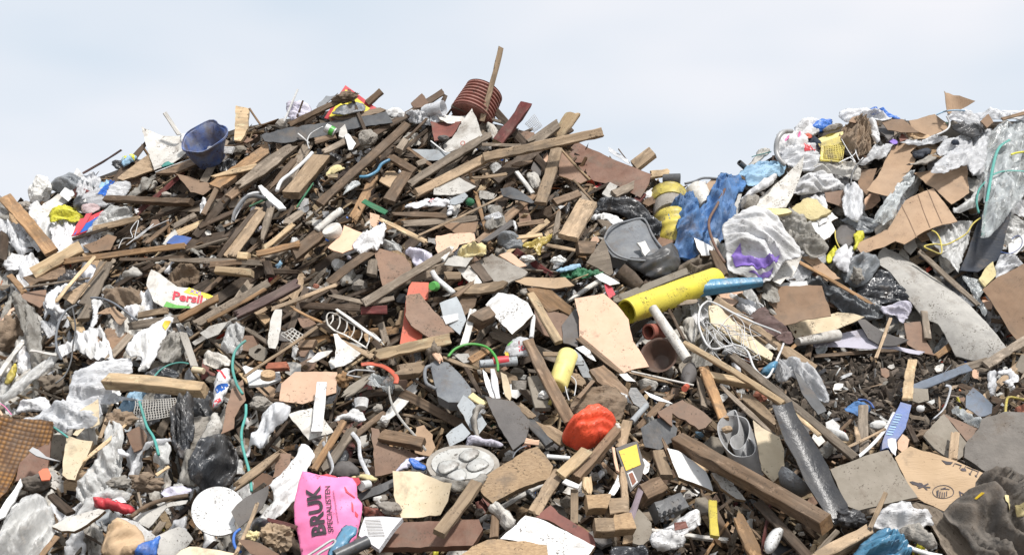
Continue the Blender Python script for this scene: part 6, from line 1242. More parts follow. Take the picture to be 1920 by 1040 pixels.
G('foam_trunk', 'burnt foam', 'huge charred grey lump with yellow hollows in the right corner', [1245,742,1300,690,1370,640,1440,600,1442,545,1500,520,1600,535,1720,575,1800,620,1820,900,1780,1120,1500,1120,1400,960,1330,850,1255,772], 'charlump', 14, bulge=.22, amp=.05, f=7, rag=.004, lm='huge charred lump') if False else None
MATS['charlump'] = dict(MATS['char'], c1=(.17, .15, .13), c2=(.07, .062, .055), kind='plain', bump=1, m=None)
cl = G('burnt_lump', 'burnt foam', 'huge charred grey lump with yellow hollows in the right corner', [1245,742,1300,690,1370,640,1440,600,1442,545,1500,520,1600,535,1720,575,1800,620,1820,900,1780,1120,1500,1120,1400,960,1330,850,1255,772], 'charlump', 14, bulge=.20, amp=.055, f=10, rag=.004, lm='huge charred lump')
decal(cl, [1518,800,1530,782,1560,790,1580,830,1570,870,1540,850], 'yellowfoam', lift=.008); decal(cl, [1615,812,1660,830,1715,895,1690,905,1640,865], 'yellowfoam', lift=.008); decal(cl, [1375,735,1400,728,1415,742,1385,748], 'yellowplate', lift=.008)
G('cloth', 'cloth', 'crumpled white cloth under the grey clay-covered board', [755,855,790,790,860,725,920,700,990,695,1010,730,1100,750,1135,855,1080,840,1040,890,960,880,860,870], 'bagwhite', 12, bulge=.06, amp=.06, f=18, lm='crumpled white cloth at lower right')
G('cloth', 'cloth', 'grey-brown rags below the crumpled white cloth', [860,900,960,870,1050,830,1130,870,1175,960,1120,1005,1050,950,950,930], 'raggrey', 11, bulge=.05, amp=.05)
B('board', bd, 'weathered grey planking running to the bottom right', [985,690,1120,720,1260,790,1330,860,1480,1050,1400,1060,1240,1050,1180,930,1130,850,1050,760], 'greywood', 10, tx=0, th=.02, fd=-45, rag=.006, lm='grey planking at bottom right')
T('pipe', 'pipe', 'white bent pipe at the bottom below the grey rags', [960,975,1010,1000,1100,1030,1200,1050], 16, 'plasticwhite', 12)
G('plastic_bag', pb, 'glossy blue bag at the bottom edge on the right', [630,1050,680,980,740,920,800,882,880,880,925,895,965,960,985,1060,940,1100,640,1100], 'bluesheen', 14, bulge=.13, amp=.05, lm='glossy blue bag at the bottom')
S('log', 'plank', 'thick pale plank lying at the bottom left of the blue bag', 370, 1085, 715, 895, 116, 'tan', 13, 26, th=.07, rag=.012, lm='thick pale bottom plank')
S('stick', 'stick', 'upright reddish stick in front of the clay-covered board', 735, 862, 832, 640, 36, 'tan', 15, rag=.01)
K('soot', 'rag', 'black matted tuft below the clay-covered board', 600, 800, 90, 60, 'rubber', 11, amp=.5)
e = G('shoe', 'shoe', 'white rubber shoe sole near the bottom edge', [45,965,70,910,110,868,150,865,172,885,150,940,120,1000,80,1030,55,1020], 'plasticwhite', 14, bulge=.04, amp=.003, f=4, rag=0, lm='white shoe sole')
for i in range(5): decal(e, [75 + i * 14, 975 - i * 22, 112 + i * 12, 985 - i * 24, 111 + i * 12, 991 - i * 24, 74 + i * 14, 980 - i * 22], 'greyboard', name='tread')
S('plank', pk, 'dark plank slanting under the thick brown foreground beam', 0, 700, 340, 1060, 74, 'darkwood', 11, 20, rag=.01)
S('plank', pk, 'bright orange splintered plank at the bottom edge', -120, 800, 10, 1100, 100, 'orangewood', 12, 14, rag=.02, lm='bright orange bottom plank')
S('plastic_piece', 'bar', 'yellow bar end standing at the bottom edge', -290, 690, -280, 920, 62, 'yellow', 10, 10)
S('batten', 'batten', 'grey lath right of the white shoe sole', 370, 1050, 520, 880, 40, 'greywood', 11)
# ---- bottom centre
Z(800, 740)
B('board', bd, 'large brown chipboard with crumbling edge in lower centre', [348,548,420,500,550,420,640,360,722,335,770,390,822,462,800,545,690,575,600,610,500,665,430,702,352,628], 'chipboard', 14, tx=4, ty=-3, th=.035, edge='core', rag=.004, lm='large brown chipboard')
tr = E('foil_tray', 'silver round tray with four raised lobes and a sandy rim', 'tray', 235, 450, 11, lm='silver lobed tray')
tl = [(235 + 238 * math.cos(a), 452 + 128 * math.sin(a)) for a in [i * math.pi / 12 for i in range(24)]]
B('dish', '', '', [c for p in tl for c in p], 'concrete', 11, tx=14, ty=-6, th=.03, rag=.003, parent=tr)
tl = [(235 + 205 * math.cos(a), 445 + 102 * math.sin(a)) for a in [i * math.pi / 12 for i in range(24)]]
B('plate', '', '', [c for p in tl for c in p], 'foil', 11.4, tx=14, ty=-6, th=.01, rag=0, parent=tr)
for lb in ([200,400,255,352,320,350,348,375,300,420,250,435],[250,455,330,405,395,430,405,460,340,495,280,500],[65,480,90,430,170,425,222,445,170,490,100,520],[120,530,180,490,235,475,262,520,240,560,170,555]): G('lobe', '', '', lb, 'foil', 12.1, tx=12, ty=-6, bulge=.014, amp=.002, rag=0, parent=tr)
G('plastic_bag', pb, 'muddy film lying over the lower rim of the silver lobed tray', [-20,520,60,505,160,545,230,570,290,560,360,500,400,540,330,600,260,600,200,640,130,590,40,545], 'filmdirty', 12.5, bulge=.03)
B('plastic_sheet', 'plastic sheet', 'curved cream plastic sheet below the silver tray', [-205,545,-120,508,-45,500,60,560,180,640,150,740,95,800,20,782,-100,800,-160,815,-200,690], 'cream', 12, tx=0, ty=-6, th=.006, bend=.09, rag=.002, lm='curved cream sheet')
S('plank', pk, 'tan squared plank leaning over the dark red-brown board', 80, 905, 325, 575, 96, 'tan', 15, 24, th=.035, lm='tan squared plank in front')
B('board', bd, 'wide dark red-brown wooden board at the bottom', [-290,930,-235,830,340,805,368,870,335,920,300,978,40,985,-330,990], 'rust', 11, tx=10, ty=0, th=.04, rag=.003, lm='wide dark red-brown board')
B('board', bd, 'hairy coconut-fibre board at the bottom edge', [200,1070,300,985,390,932,580,950,782,970,792,1070,500,1100], 'chipboard', 16, tx=12, ty=0, th=.04, edge='core', rag=.008, lm='hairy fibre board')
B('board', bd, 'large clean white laminate board at the bottom centre', [478,932,560,860,640,780,720,800,800,832,950,905,1092,982,1060,1030,985,1075,790,1080,780,975], 'white', 15, tx=6, ty=-3, th=.03, edge='core', rag=.003, lm='clean white laminate at bottom')
B('board', bd, 'red-brown panel with crumbling edge behind the clean white laminate', [710,792,755,752,802,712,860,770,930,812,1020,870,1080,912,1098,985,1060,1000,940,900,830,830], 'redboard', 14, tx=6, th=.025, edge='core', rag=.006, lm='red-brown panel')
S('plank', pk, 'speckled tan plank standing below the crossed boards, centre', 695, 770, 868, 490, 88, 'tan', 14, 10, th=.02, rag=.006)
S('plank', pk, 'short pale plank crossing over the speckled tan plank', 870, 525, 1040, 360, 84, 'pine', 16, 14, th=.022, lm='short pale crossing plank')
S('plank', pk, 'thick dark plank running up to the orange bag knot', 965, 545, 1245, 235, 84, 'brown', 13, 28, th=.05, rag=.008)
S('block', 'wood block', 'white painted offcut below the short pale crossing plank', 892, 560, 990, 600, 44, 'white', 15, 20)
S('batten', 'batten', 'upright split batten left of the stacked wood blocks', 955, 840, 962, 615, 54, 'tan', 13, 12, rag=.01)
S('batten', 'batten', 'bright split wood end above the stacked wood blocks', 1042, 640, 1040, 545, 80, 'pine', 13, rag=.03)
for i, (x0, y0, x1, y1, ww, L, lb) in enumerate([(1035,715,1180,710,140,15,'upper left one of the stacked tan wood blocks'), (1088,865,1212,862,140,16,'lower front one of the stacked tan wood blocks'), (1200,850,1335,835,150,14,'lower right one of the stacked tan wood blocks'), (1175,740,1300,735,150,13,'upper right one of the stacked tan wood blocks')]):
    S('block', 'wood block', lb, x0, y0, x1, y1, ww, 'tan' if i % 2 else 'chipboard', L, 26, th=.08, lm='stacked tan blocks' if i == 0 else None, group='stacked tan wood blocks')
S('plank', pk, 'tall thin slat left of the slab with the orange face', 1240, 500, 1212, 345, 26, 'peach', 13)
B('board', bd, 'white curved strip below the slab with the orange face', [1178,645,1215,570,1250,510,1252,590,1220,652], 'white', 12, th=.006)
S('plank', pk, 'splintered pale plank under the slab with the orange face', 1270, 470, 1290, 720, 58, 'tan', 12, rag=.02)
S('plank', pk, 'narrow mauve slat leaning right of the stacked blocks', 1322, 815, 1400, 585, 46, 'purplewood', 15, 12, th=.01)
MATS['mauve'] = dict(MATS['purplewood'], c1=(.36, .29, .32), c2=(.27, .21, .235), m=None)
bpy.data.objects[[o.name for o in bpy.data.objects if 'mauve' in o.get('label', '')][0]].data.materials[0] = M('mauve')
S('block', 'wood block', 'dark brown wooden cube right of the mauve slat', 1390, 660, 1520, 600, 150, 'brown', 13, 20, th=.1)
e = S('brick', 'brick', 'black perforated brick with round holes', 1480, 770, 1660, 700, 140, 'plasticblack', 13, 16, th=.08, lm='black perforated brick')
for (x, y) in [(1500,740),(1530,720),(1562,708),(1595,700),(1628,685),(1515,775),(1548,762),(1580,750),(1612,738),(1645,722),(1530,812),(1565,800),(1600,785)]:
    LT('hole', '', '', (x, y), (x, y + 1), [(0, 12), (1, 12)], 'bagblack', 14.6, 0, .01, parent=e, seg=12)
G('plastic_film', 'plastic film', 'crumpled white packing at the bottom right of centre', [1460,935,1495,890,1560,878,1640,920,1685,945,1620,990,1560,1010,1490,1000], 'bagwhite', 14, bulge=.06, amp=.05)
G('plastic_film', 'plastic film', 'white sheeting with a red patch right of the perforated brick', [1530,870,1600,830,1680,780,1760,740,1790,820,1720,880,1640,920], 'bagwhite', 13, bulge=.04)
S('plastic_piece', 'plastic piece', 'small dark red label on the white sheeting', 1610, 855, 1690, 840, 54, 'redboard', 15, 5, th=.006)
G('plastic_film', 'plastic film', 'black torn plastic below the stacked blocks', [1190,990,1260,965,1330,990,1420,960,1440,1040,1300,1060,1200,1050], 'bagblack', 13, bulge=.04, amp=.05)
S('plank', pk, 'brown board edge standing below the large chipboard', 440, 930, 445, 715, 58, 'brown', 12, 12)
G('plastic_bag', pb, 'small grey-white bag hanging below the large chipboard', [400,750,430,705,480,705,530,760,580,825,540,870,490,860,455,780], 'bagdirty', 13, bulge=.05)
LT('pipe', 'pipe', 'white pipe lying below the tied orange bag', (780, 400), (930, 412), [(0, 16), (1, 16)], 'plasticwhite', 12)
S('batten', 'batten', 'small pinkish offcut left of the white pipe', 640, 300, 730, 312, 46, 'peach', 13)
T('cable', 'cable', 'black bent cable on top of the large chipboard', [560,408,575,375,610,345,650,330], 5, 'cable', 15.5)
G('plastic_film', 'plastic film', 'lilac paper crumple above the silver tray', [260,330,275,262,330,275,400,290,480,290,500,330,430,340,340,320], 'lilac', 9, bulge=.03)
B('board', bd, 'dark grey shingle right of the stacked wood blocks', [1340,960,1345,800,1380,740,1460,830,1465,930,1400,980], 'claygrey', 11, th=.02)
# ---- lower left
Z(400, 580)
B('board', bd, 'peach board with torn lower edge behind the white batten', [428,590,432,540,440,480,530,405,660,402,805,406,803,470,800,540,720,565,620,600,580,615,540,605,480,600], 'peach', 8, tx=-2, ty=-3, th=.012, edge='core', rag=.003, lm='peach board at lower left')
S('batten', 'batten', 'clean white batten standing in front of the peach board', 668, 800, 708, 480, 74, 'white', 11, 8, th=.02, lm='clean white batten')
B('board', bd, 'white mud-specked triangular board behind the white batten', [482,682,560,655,640,638,720,710,782,795,700,820,620,848,550,760], 'dirtywhite', 9, th=.012, rag=.003, lm='white triangular board')
S('brick', 'brick', 'broken red brick beside the thin long stick', 352, 378, 488, 368, 68, 'brick', 10, 22, th=.06, rag=.006, lm='broken red brick')
LT('disc', 'disc', 'round tan disc in the white tub below the red brick', (355, 440), (355, 415), [(0, 48), (1, 46)], 'chipboard', 11, 0, .04, squash=1)
B('tub', 'tub', 'shallow white tub holding a tan disc', [190,372,210,365,300,392,430,400,442,450,340,488,232,492,215,430], 'plasticwhite', 8, tx=10, th=.02, rag=.002, lm='shallow white tub')
S('stick', 'stick', 'thin long bamboo stick rising over the broken red brick', 202, 440, 675, 110, 23, 'tan', 12, 15, lm='thin long bamboo stick')
S('block', 'wood block', 'dark brown wood block left of the grey-white shards', 560, 232, 660, 228, 72, 'brown', 8, 20, th=.05)
B('board', bd, 'white board shard right of the broken red brick', [605,340,680,280,775,262,740,300,650,348], 'dirtywhite', 8, th=.01)
B('board', bd, 'torn white sheet with long tail right of the grille', [782,165,808,162,832,195,900,250,962,302,900,345,850,368,790,378,800,260], 'dirtywhite', 9, th=.006, rag=.004, bend=.03, lm='torn white sheet with tail')
S('plank', pk, 'pale splintered plank lying over the orange-red bar foot', 1062, 300, 1532, 192, 84, 'pine', 11, 20, th=.03, rag=.012, lm='pale splintered plank in centre')
S('plank', pk, 'tan plank end below the white narrow strip', 840, 218, 1042, 312, 46, 'tan', 8, rag=.01)
T('pot_rim', 'pot', 'broken terracotta pot rim left of the pale block', [960,358,1020,352,1100,368,1160,405,1190,445,1185,480], 17, 'red', 9, flat=.3, lm='terracotta pot rim')
G('rubble', 'rubble', 'clear glass rubble inside the terracotta rim', [985,440,1040,400,1120,410,1180,450,1160,490,1080,505,1010,490], 'filmclear', 8, bulge=.02, amp=.05, f=40)
T('wire', 'wire', 'bent metal hook left of the terracotta rim', [1050,402,925,392,868,425,960,440], 6, 'metal', 10, k=2)
S('block', 'wood block', 'pale cracked block right of the terracotta rim', 1190, 410, 1360, 385, 112, 'tan', 8, 24, th=.07, rag=.02, lm='pale cracked block')
K('rag', 'rag', 'orange-brown rotten clump left of the metal hook', 845, 455, 40, 45, 'orangewood', 8, amp=.6)
S('batten', 'batten', 'mossy muddy branch under the metal hook', 850, 560, 1000, 455, 70, 'claygrey', 9, rag=.04)
sc_ = G('cloth', 'cloth', 'red white and blue striped cloth scrap on the left', [-5,640,0,560,10,470,40,400,80,378,112,385,108,480,85,540,60,585,30,630], 'bagwhite', 9, bulge=.04, tx=0, ty=0, lm='striped cloth scrap'); decal(sc_, [25,408,45,398,95,455,92,470], 'signred'); decal(sc_, [20,540,90,478,100,492,30,560], 'inkblue'); decal(sc_, [0,640,15,610,50,585,55,600,20,630], 'signred')
T('rope', 'rope', 'teal rope hanging beside the pale bunched film', [210,202,165,240,135,290,125,380,150,480,190,548], 9, 'teal', 11, lm='teal rope on the left')
T('rope', 'rope', 'second teal rope running down to the white lid', [212,618,210,690,185,780,185,860,205,950,235,1060,248,1180], 9, 'teal', 11)
G('plastic_bag', pb, 'ballooning white film bag left of the white triangular board', [198,945,225,870,262,825,300,752,335,655,400,608,455,620,492,655,465,730,375,782,340,840,312,895,250,860,240,910], 'filmwhite', 10, bulge=.08, amp=.04, lm='ballooning white film bag')
B('board', bd, 'rusty brown perforated sheet left of the teal rope', [48,808,85,660,118,520,190,450,212,600,180,640,140,705,132,765,90,790], 'brownboard', 8, th=.006, bend=.03, rag=.003)
K('concrete_block', 'stone', 'grey rubble block above the ballooning film bag', 312, 612, 70, 50, 'concrete', 7, facet=True, amp=.3)
MATS['concrete'].update(c1=(.36, .33, .29), c2=(.25, .225, .195))
S('plank', pk, 'orange-brown thin plank in front of the grey one, lower centre left', 655, 1045, 845, 725, 52, 'orangewood', 12, 16, th=.02, rag=.006, lm='orange-brown thin plank')
S('plank', pk, 'grey splintered plank right of the orange-brown thin plank', 728, 1040, 905, 780, 72, 'greywood', 10, 16, rag=.02, lm='grey splintered plank')
S('plank', pk, 'brown plank continuing up from the grey splintered plank', 925, 815, 1120, 665, 48, 'brown', 9, rag=.02)
B('board', bd, 'reddish tan sheet left of the orange-brown thin plank', [640,960,690,860,735,805,725,900,680,980,640,1000], 'tan', 9, th=.012)
B('board', bd, 'brown hairy-edged chipboard in lower centre left', [1018,765,1075,778,1092,870,1250,908,1335,950,1240,1050,1050,1080,1040,900], 'brownboard', 8, th=.02, edge='core', rag=.006, lm='brown hairy-edged chipboard')
S('beam', 'beam', 'short brown beam lying over the hairy-edged chipboard', 1095, 820, 1365, 875, 104, 'brown', 10, 24, th=.06, rag=.006)
T('strap', 'strap', 'grey webbing strap trailing across the dark centre', [1140,500,1148,570,1175,645,1235,735,1310,820,1382,915], 9, 'greyboard', 10, flat=.2, lm='grey webbing strap')
T('strap', 'strap', 'pale film strap curling left of the grey splintered plank', [712,860,745,930,775,1020,750,1080], 12, 'filmwhite', 12, flat=.3)
T('strap', 'strap', 'pale film strap right of the grey splintered plank', [900,800,945,860,955,960,1010,1080], 14, 'filmwhite', 11, flat=.3)
G('packet', 'packet', 'small bright blue packet left of the silver tray', [1268,960,1320,958,1385,1005,1380,1045,1310,1035,1285,1000], 'bagblue', 11, bulge=.03)
G('paper', 'paper', 'lilac paper sheet left of the small blue packet', [1165,1085,1200,1010,1270,955,1415,950,1330,975,1240,1040], 'lilac', 10, bulge=.02)
G('plastic_bag', pb, 'dark blue glassy packet behind the orange-brown thin plank', [790,965,820,910,870,900,885,950,850,1000,800,1010], 'bagblack', 9, bulge=.04)
G('plastic_sheet', 'plastic sheet', 'white film fold right above the orange-brown thin plank', [740,745,850,670,920,640,1000,680,960,740,900,715,800,712], 'bagwhite', 9, bulge=.03)
LT('can', 'cup', 'small white and blue cup above the white film fold', (960, 640), (962, 585), [(0, 40), (1, 48)], 'plasticwhite', 8, 0, .03)
K('rubble', 'stone', 'pale stone right of the white and blue cup', 1070, 640, 36, 26, 'concrete', 8, facet=True)
K('rubble', 'stone', 'small pale pebble at the end of the brown plank', 1110, 712, 28, 26, 'foam', 9, facet=True)
Z(400, 740)
G('plastic_sheet', 'plastic sheet', 'tall torn white sheet left of the pink sack', [240,850,290,790,345,735,385,690,402,650,378,600,362,585,430,530,500,458,560,340,600,335,650,380,630,440,602,490,575,600,560,665,500,700,470,740,380,810,300,850], 'bagwhite', 12, bulge=.03, amp=.02, mode='film', lm='tall torn white sheet')
# white lid with a bite
ld = E('lid', 'round white bucket lid with a bitten edge and mud spots', 'lid', 35, 755, 12, lm='round white lid')
pts = []
for i in range(30):
    a = 2 * math.pi * i / 30; x = 33 + 176 * math.cos(a); y = 755 + 160 * math.sin(a)
    if 15 < math.degrees(a) < 48: x, y = 33 + 125 * math.cos(a), 755 + 128 * math.sin(a)
    pts += [x, y]
B('disc', '', '', pts, 'plasticwhite', 12, tx=-14, ty=4, th=.014, rag=0, parent=ld)
T('rim', '', '', [c for i in range(2, 30) for c in (33 + 172 * math.cos(-i * math.pi * 2 / 34 + .2), 755 + 156 * math.sin(-i * math.pi * 2 / 34 + .2))], 5, 'plasticwhite', 12.2, parent=ld, k=3)
B('plastic_sheet', 'plastic sheet', 'dark smoky plastic plate overlapping the white lid', [125,775,160,720,215,665,290,625,362,592,362,650,320,740,250,800,170,868,150,830], 'slate', 13, tx=0, ty=-6, th=.005, bend=.04, rag=0, lm='smoky plastic plate')
pk_ = G('sack', 'sack', 'bright pink sack printed with black lettering', [578,492,640,505,700,520,790,532,870,530,905,540,928,575,935,665,966,705,962,790,945,860,930,930,870,990,740,1050,575,1060,555,950,530,840,520,720,545,600], 'pink', 16, tx=-12, ty=-6, fd=5, mode='film', bulge=.05, amp=.012, f=3.5, rnd=0, rag=.002, lm='pink sack with black lettering')
text(pk_, 'BRUK', 745, 918, 700, 598, 92, 'ink', bold=.04, lift=.006); text(pk_, 'SPECIALISTEN', 795, 905, 770, 602, 34, 'ink', bold=.012, lift=.006); text(pk_, 'www.brukspecialisten', 830, 850, 798, 640, 13, 'ink', bold=.0, lift=.005)
decal(pk_, [862,610,868,612,884,640,925,668,922,676,872,646], 'inkred', lift=.004); decal(pk_, [905,700,915,720,918,770,908,760], 'inkred', lift=.004); decal(pk_, [925,760,945,780,940,800,928,790], 'inkred', lift=.004)
for fx in ([552,1010,556,900,565,900,562,1012], ): pass
B('plastic_piece', 'plastic piece', 'red flap behind the top left of the pink sack', [690,525,740,517,795,520,800,536,745,542], 'inkred', 17, th=.004)
B('plastic_piece', 'plastic piece', 'red flap sticking out at the top right of the pink sack', [882,535,945,540,958,575,935,590,905,560], 'inkred', 15, th=.006)
G('glove', 'strap', 'folded blue leathery strap over the foot of the pink sack', [748,1020,790,935,845,828,910,838,936,880,900,930,858,975,800,1020,750,1060], 'bluesheen', 18, bulge=.04, amp=.02, lm='folded blue strap')
MATS['bluesheen'].update(c1=(.085, .27, .42), c2=(.06, .18, .30))
T('metal_clip', 'bracket', 'grey metal loop at the foot of the pink sack', [590,1060,680,1000,765,945,790,945,785,970,700,1020,650,1060], 9, 'metal', 18, k=3)
LT('pipe', 'pipe', 'thick black pipe end right of the blue strap', (790, 1050), (1005, 950), [(0, 42), (1, 42)], 'plasticblack', 17, hollow=.01, lm='black pipe end')
bkk = B('book', 'book', 'open thick book with fine lines of print right of the pink sack', [945,912,962,850,985,792,1100,788,1230,797,1160,880,1075,1000,1000,950], 'paper', 15, tx=10, th=.03, rag=0, lm='open thick book')
for i in range(12): decal(bkk, [985 + i * 2, 815 + i * 9, 1085 + i * 3, 808 + i * 10, 1085 + i * 3, 810.5 + i * 10, 985 + i * 2, 817.5 + i * 9], 'greyboard', name='print_line')
K('wood_lump', 'wood', 'pinkish broken root lump at the bottom left of the pink sack', 415, 915, 100, 92, 'tan', 15, amp=.45, facet=True, lm='pinkish root lump')
S('log', 'wood', 'splintered half log left of the tall torn white sheet', 155, 590, 412, 398, 72, 'tan', 12, 20, rag=.03, th=.04, lm='splintered half log')
B('board', bd, 'small rust-brown board behind the tall torn white sheet', [388,542,400,450,412,375,505,385,498,450,480,505,430,520], 'brownboard', 10, th=.012)
S('stick', 'stick', 'pale split stick below the white lid', 150, 1032, 285, 705, 30, 'tan', 14, rag=.01)
B('board', bd, 'dark pointed board in the bottom left of centre', [158,936,230,940,300,962,430,1035,380,1060,240,1030], 'brownboard', 15, th=.012)
S('plank', pk, 'dark red-brown stick above the pinkish root lump', 350, 808, 540, 862, 36, 'redwood', 14)
G('plastic_bag', pb, 'black wad left of the pinkish root lump', [250,850,290,812,345,810,360,850,330,900,270,900], 'bagblack', 14, bulge=.05)
T('hose', 'hose', 'blue hose loop under the white lid', [175,870,140,900,132,950,150,1000,180,1020], 10, 'bagblue', 13)
K('moss', 'moss', 'yellow-green mossy tuft below the white lid', 255, 915, 40, 30, 'yellowfoam', 14, amp=.6)
G('plastic_bag', pb, 'glossy black bin bag above the white lid', [-155,455,-110,350,-60,290,40,260,95,280,135,330,155,420,120,530,60,580,-25,605,-120,560], 'bagblack', 10, bulge=.14, amp=.06, f=12, lm='glossy black bin bag')
B('tray', 'tray', 'long black tray edge left of the cream sheet', [938,645,1060,590,1185,535,1190,590,1080,640,960,685], 'plasticblack', 12, th=.02)
G('foam', 'foam', 'green-rimmed rubber lip above the pink sack', [880,530,950,512,1040,512,1065,540,1040,560,960,545], 'yellowfoam', 11, bulge=.02)
LT('bobbin', 'roll', 'small white spool right of the pink sack top', (1010, 580), (960, 590), [(0, 28), (1, 32)], 'plasticwhite', 13, 0, .04)
K('rubble', 'stone', 'furry brown stone right of the pink sack', 1150, 735, 80, 42, 'concrete', 13, amp=.3, rot=15)
G('cloth', 'cloth', 'dark red cloth fold between sack and furry stone', [960,730,1010,715,1100,755,1190,790,1080,792,985,785], 'redboard', 12, bulge=.02)
G('rubber_piece', 'rubber', 'grey rubber dome behind the pink sack top', [760,520,790,450,860,430,930,460,940,520,860,535], 'slate', 10, bulge=.05, amp=.01)
# ---- bottom left corner
Z(0, 740)
bs_ = B('basket', 'basket', 'orange-brown quilted mat curling in the bottom left corner', [-60,150,90,172,180,168,270,172,352,192,345,260,320,330,240,350,170,400,120,470,90,560,50,650,-10,720,-80,760], 'basket', 14, tx=-8, ty=10, th=.03, rag=.002, bend=.10, bendv=.05, lm='orange-brown quilted mat')
B('board', bd, 'dark brown inner side under the curling quilted mat', [100,560,130,440,200,370,330,300,318,430,300,505,200,540], 'rust', 12, tx=-8, ty=10, th=.02)
B('plastic_piece', 'plastic piece', 'orange plastic scrap beside the quilted mat', [250,500,280,478,312,476,332,520,322,550,270,555], 'orangeplastic', 18, th=.01, rag=0)
MATS['orangeplastic'].update(c1=(.62, .17, .09), c2=(.52, .14, .08))
K('rubble', 'rubble', 'dark tarry lump under the orange plastic scrap', 235, 570, 95, 50, 'charlump', 15, amp=.4)
B('metal_piece', 'metal', 'shiny curved metal spoon-like piece on the quilted mat', [190,368,215,345,250,360,300,395,390,425,300,412,240,395], 'metal', 18, th=.008)
B('board', bd, 'pale peach speckled slab right of the quilted mat', [400,522,412,400,435,262,500,285,602,302,585,350,560,410,520,480,488,552,440,545], 'cream', 12, th=.02, edge='core', ty=-6, lm='speckled peach slab')
S('stick', 'stick', 'squared splinter with frayed head in the lower left', 540, 438, 820, 190, 34, 'pine', 16, rag=.02, lm='splinter with frayed head')
K('fibre', 'fibre', 'frayed brown fibre head on the squared splinter', 780, 165, 80, 52, 'ragbrown', 16, amp=.7)
FLM('plastic_film', 'plastic film', 'long clear film veil hanging in the lower left', [478,650,500,540,560,470,620,400,660,270,700,140,790,195,800,320,788,480,720,570,640,640,600,700,520,695], 'film', 13, bulge=.08, amp=.06, fd=70, lm='long clear film veil')
FLM('plastic_film', 'plastic film', 'thin white veil continuing down to the bark-white board', [560,680,640,640,700,600,860,640,840,670,700,720,560,800,480,780], 'film', 13, bulge=.04)
G('plastic_bag', pb, 'big clear glossy bag in the bottom left corner', [-40,940,30,860,70,790,150,700,210,640,280,690,332,745,332,840,320,905,270,980,200,1060,-40,1070], 'film', 15, bulge=.16, amp=.07, f=9, fd=60, lm='big clear bag in the corner')
B('board', bd, 'white splintered shards at the bottom left edge', [-20,810,0,745,70,640,140,540,152,580,110,650,70,725,30,790], 'white', 16, th=.01, rag=.006)
FLM('plastic_film', 'plastic film', 'long white film flowing over the quilted mat', [-20,175,100,140,250,110,330,70,420,30,640,0,650,100,640,170,600,200,520,215,400,240,330,195,200,168], 'filmwhite', 12, bulge=.06, amp=.05, lm='white film over the mat')
G('carton', 'carton', 'crumpled white box corner behind the long white film', [100,122,125,60,160,30,240,20,300,18,322,80,270,105,190,102], 'bagwhite', 9, bulge=.05, amp=.03)
B('paper', 'paper', 'cream stiff paper flap at the end of the long white film', [520,100,640,30,645,185,590,205,560,195,500,260,470,250,530,180], 'cream', 11, th=.004)
NET('crate', 'crate', 'grey plastic lattice crate under the level pale beam', [880,40,1140,20,1165,130,870,180], 16, 8, 3.5, 'greyboard', 8, lm='grey lattice crate')
T('rope', 'rope', 'teal rope hanging over the grey lattice crate', [905,42,925,110,955,205,1000,280,1032,390], 9, 'teal', 11)
T('rope', 'rope', 'thin green string above the speckled peach slab', [270,172,340,205,400,245,440,275], 7, 'teal', 15)
T('cord', 'cord', 'thin pink cord at the left edge', [-10,50,30,75,75,128], 3, 'pink', 13)
G('plastic_bag', pb, 'narrow glossy black bag hanging right of the lattice crate', [1108,110,1150,40,1185,10,1250,20,1255,130,1250,265,1215,320,1180,395,1130,330,1115,260], 'bagblack', 9, bulge=.09, amp=.07, f=16, fd=85, lm='narrow black bag')
FLM('plastic_film', 'plastic film', 'white film ribbon arching below the lattice crate', [820,548,845,470,880,370,950,310,1100,262,1110,285,980,330,910,390,870,480,850,560], 'filmwhite', 9, bulge=.02)
B('board', bd, 'brown leaning board behind the white film ribbon', [820,250,900,200,960,260,930,350,870,370], 'brownboard', 6, th=.01)
FLM('plastic_film', 'plastic film', 'pale film pocket below the narrow black bag', [1000,440,1030,330,1080,290,1110,330,1100,450,1050,460], 'film', 8, bulge=.04)
G('plastic_film', 'plastic film', 'speckled grey-white film left above the glossy bin bag', [1285,335,1310,260,1350,180,1402,98,1440,170,1435,250,1350,300,1300,350], 'bagdirty', 10, bulge=.04)
G('plastic_film', 'plastic film', 'beige film pocket left of the glossy bin bag', [1165,540,1180,440,1200,365,1260,370,1270,470,1275,580,1200,585], 'filmdirty', 9, bulge=.05)
a_ = G('wrapper', 'wrapper', 'red and white crumpled wrapper in the lower left', [605,705,650,675,720,670,800,690,878,735,865,765,800,778,740,745,660,745], 'signred', 14, bulge=.04, amp=.05, lm='red and white wrapper'); decal(a_, [730,672,800,665,825,700,780,720,740,700], 'bagwhite')
G('paper', 'paper', 'lavender speckled paper above the long bent stick', [1038,622,1100,582,1180,588,1245,600,1230,640,1150,650,1080,672], 'lilac', 13, bulge=.02)
T('branch', 'stick', 'long bent stick below the lavender speckled paper', [852,792,920,740,1000,700,1100,672,1222,652], 15, 'brown', 15, lm='long bent stick')
B('cardboard', 'cardboard', 'grey folded card strip under the long bent stick', [862,800,960,750,1060,702,1220,678,1210,705,1080,730,1020,800,970,868,900,830], 'greyboard', 13, th=.006)
B('board', bd, 'white board with bark-like brown edge at the lower left', [330,850,430,800,560,760,640,738,682,752,640,790,560,840,480,882,400,880], 'dirtywhite', 14, th=.02, edge='core', rag=.006, lm='white board with bark edge')
G('paper_bag', 'paper bag', 'crumpled light brown paper bag at the bottom left', [652,992,690,900,750,800,800,820,880,860,920,900,936,962,880,1000,830,1035,760,1045,700,1030], 'kraft', 15, bulge=.06, amp=.04, f=10, lm='crumpled brown paper bag')
B('board', bd, 'white torn board behind the crumpled brown paper bag', [750,795,820,800,900,832,950,870,1012,912,985,950,930,975,890,880], 'white', 13, th=.006)
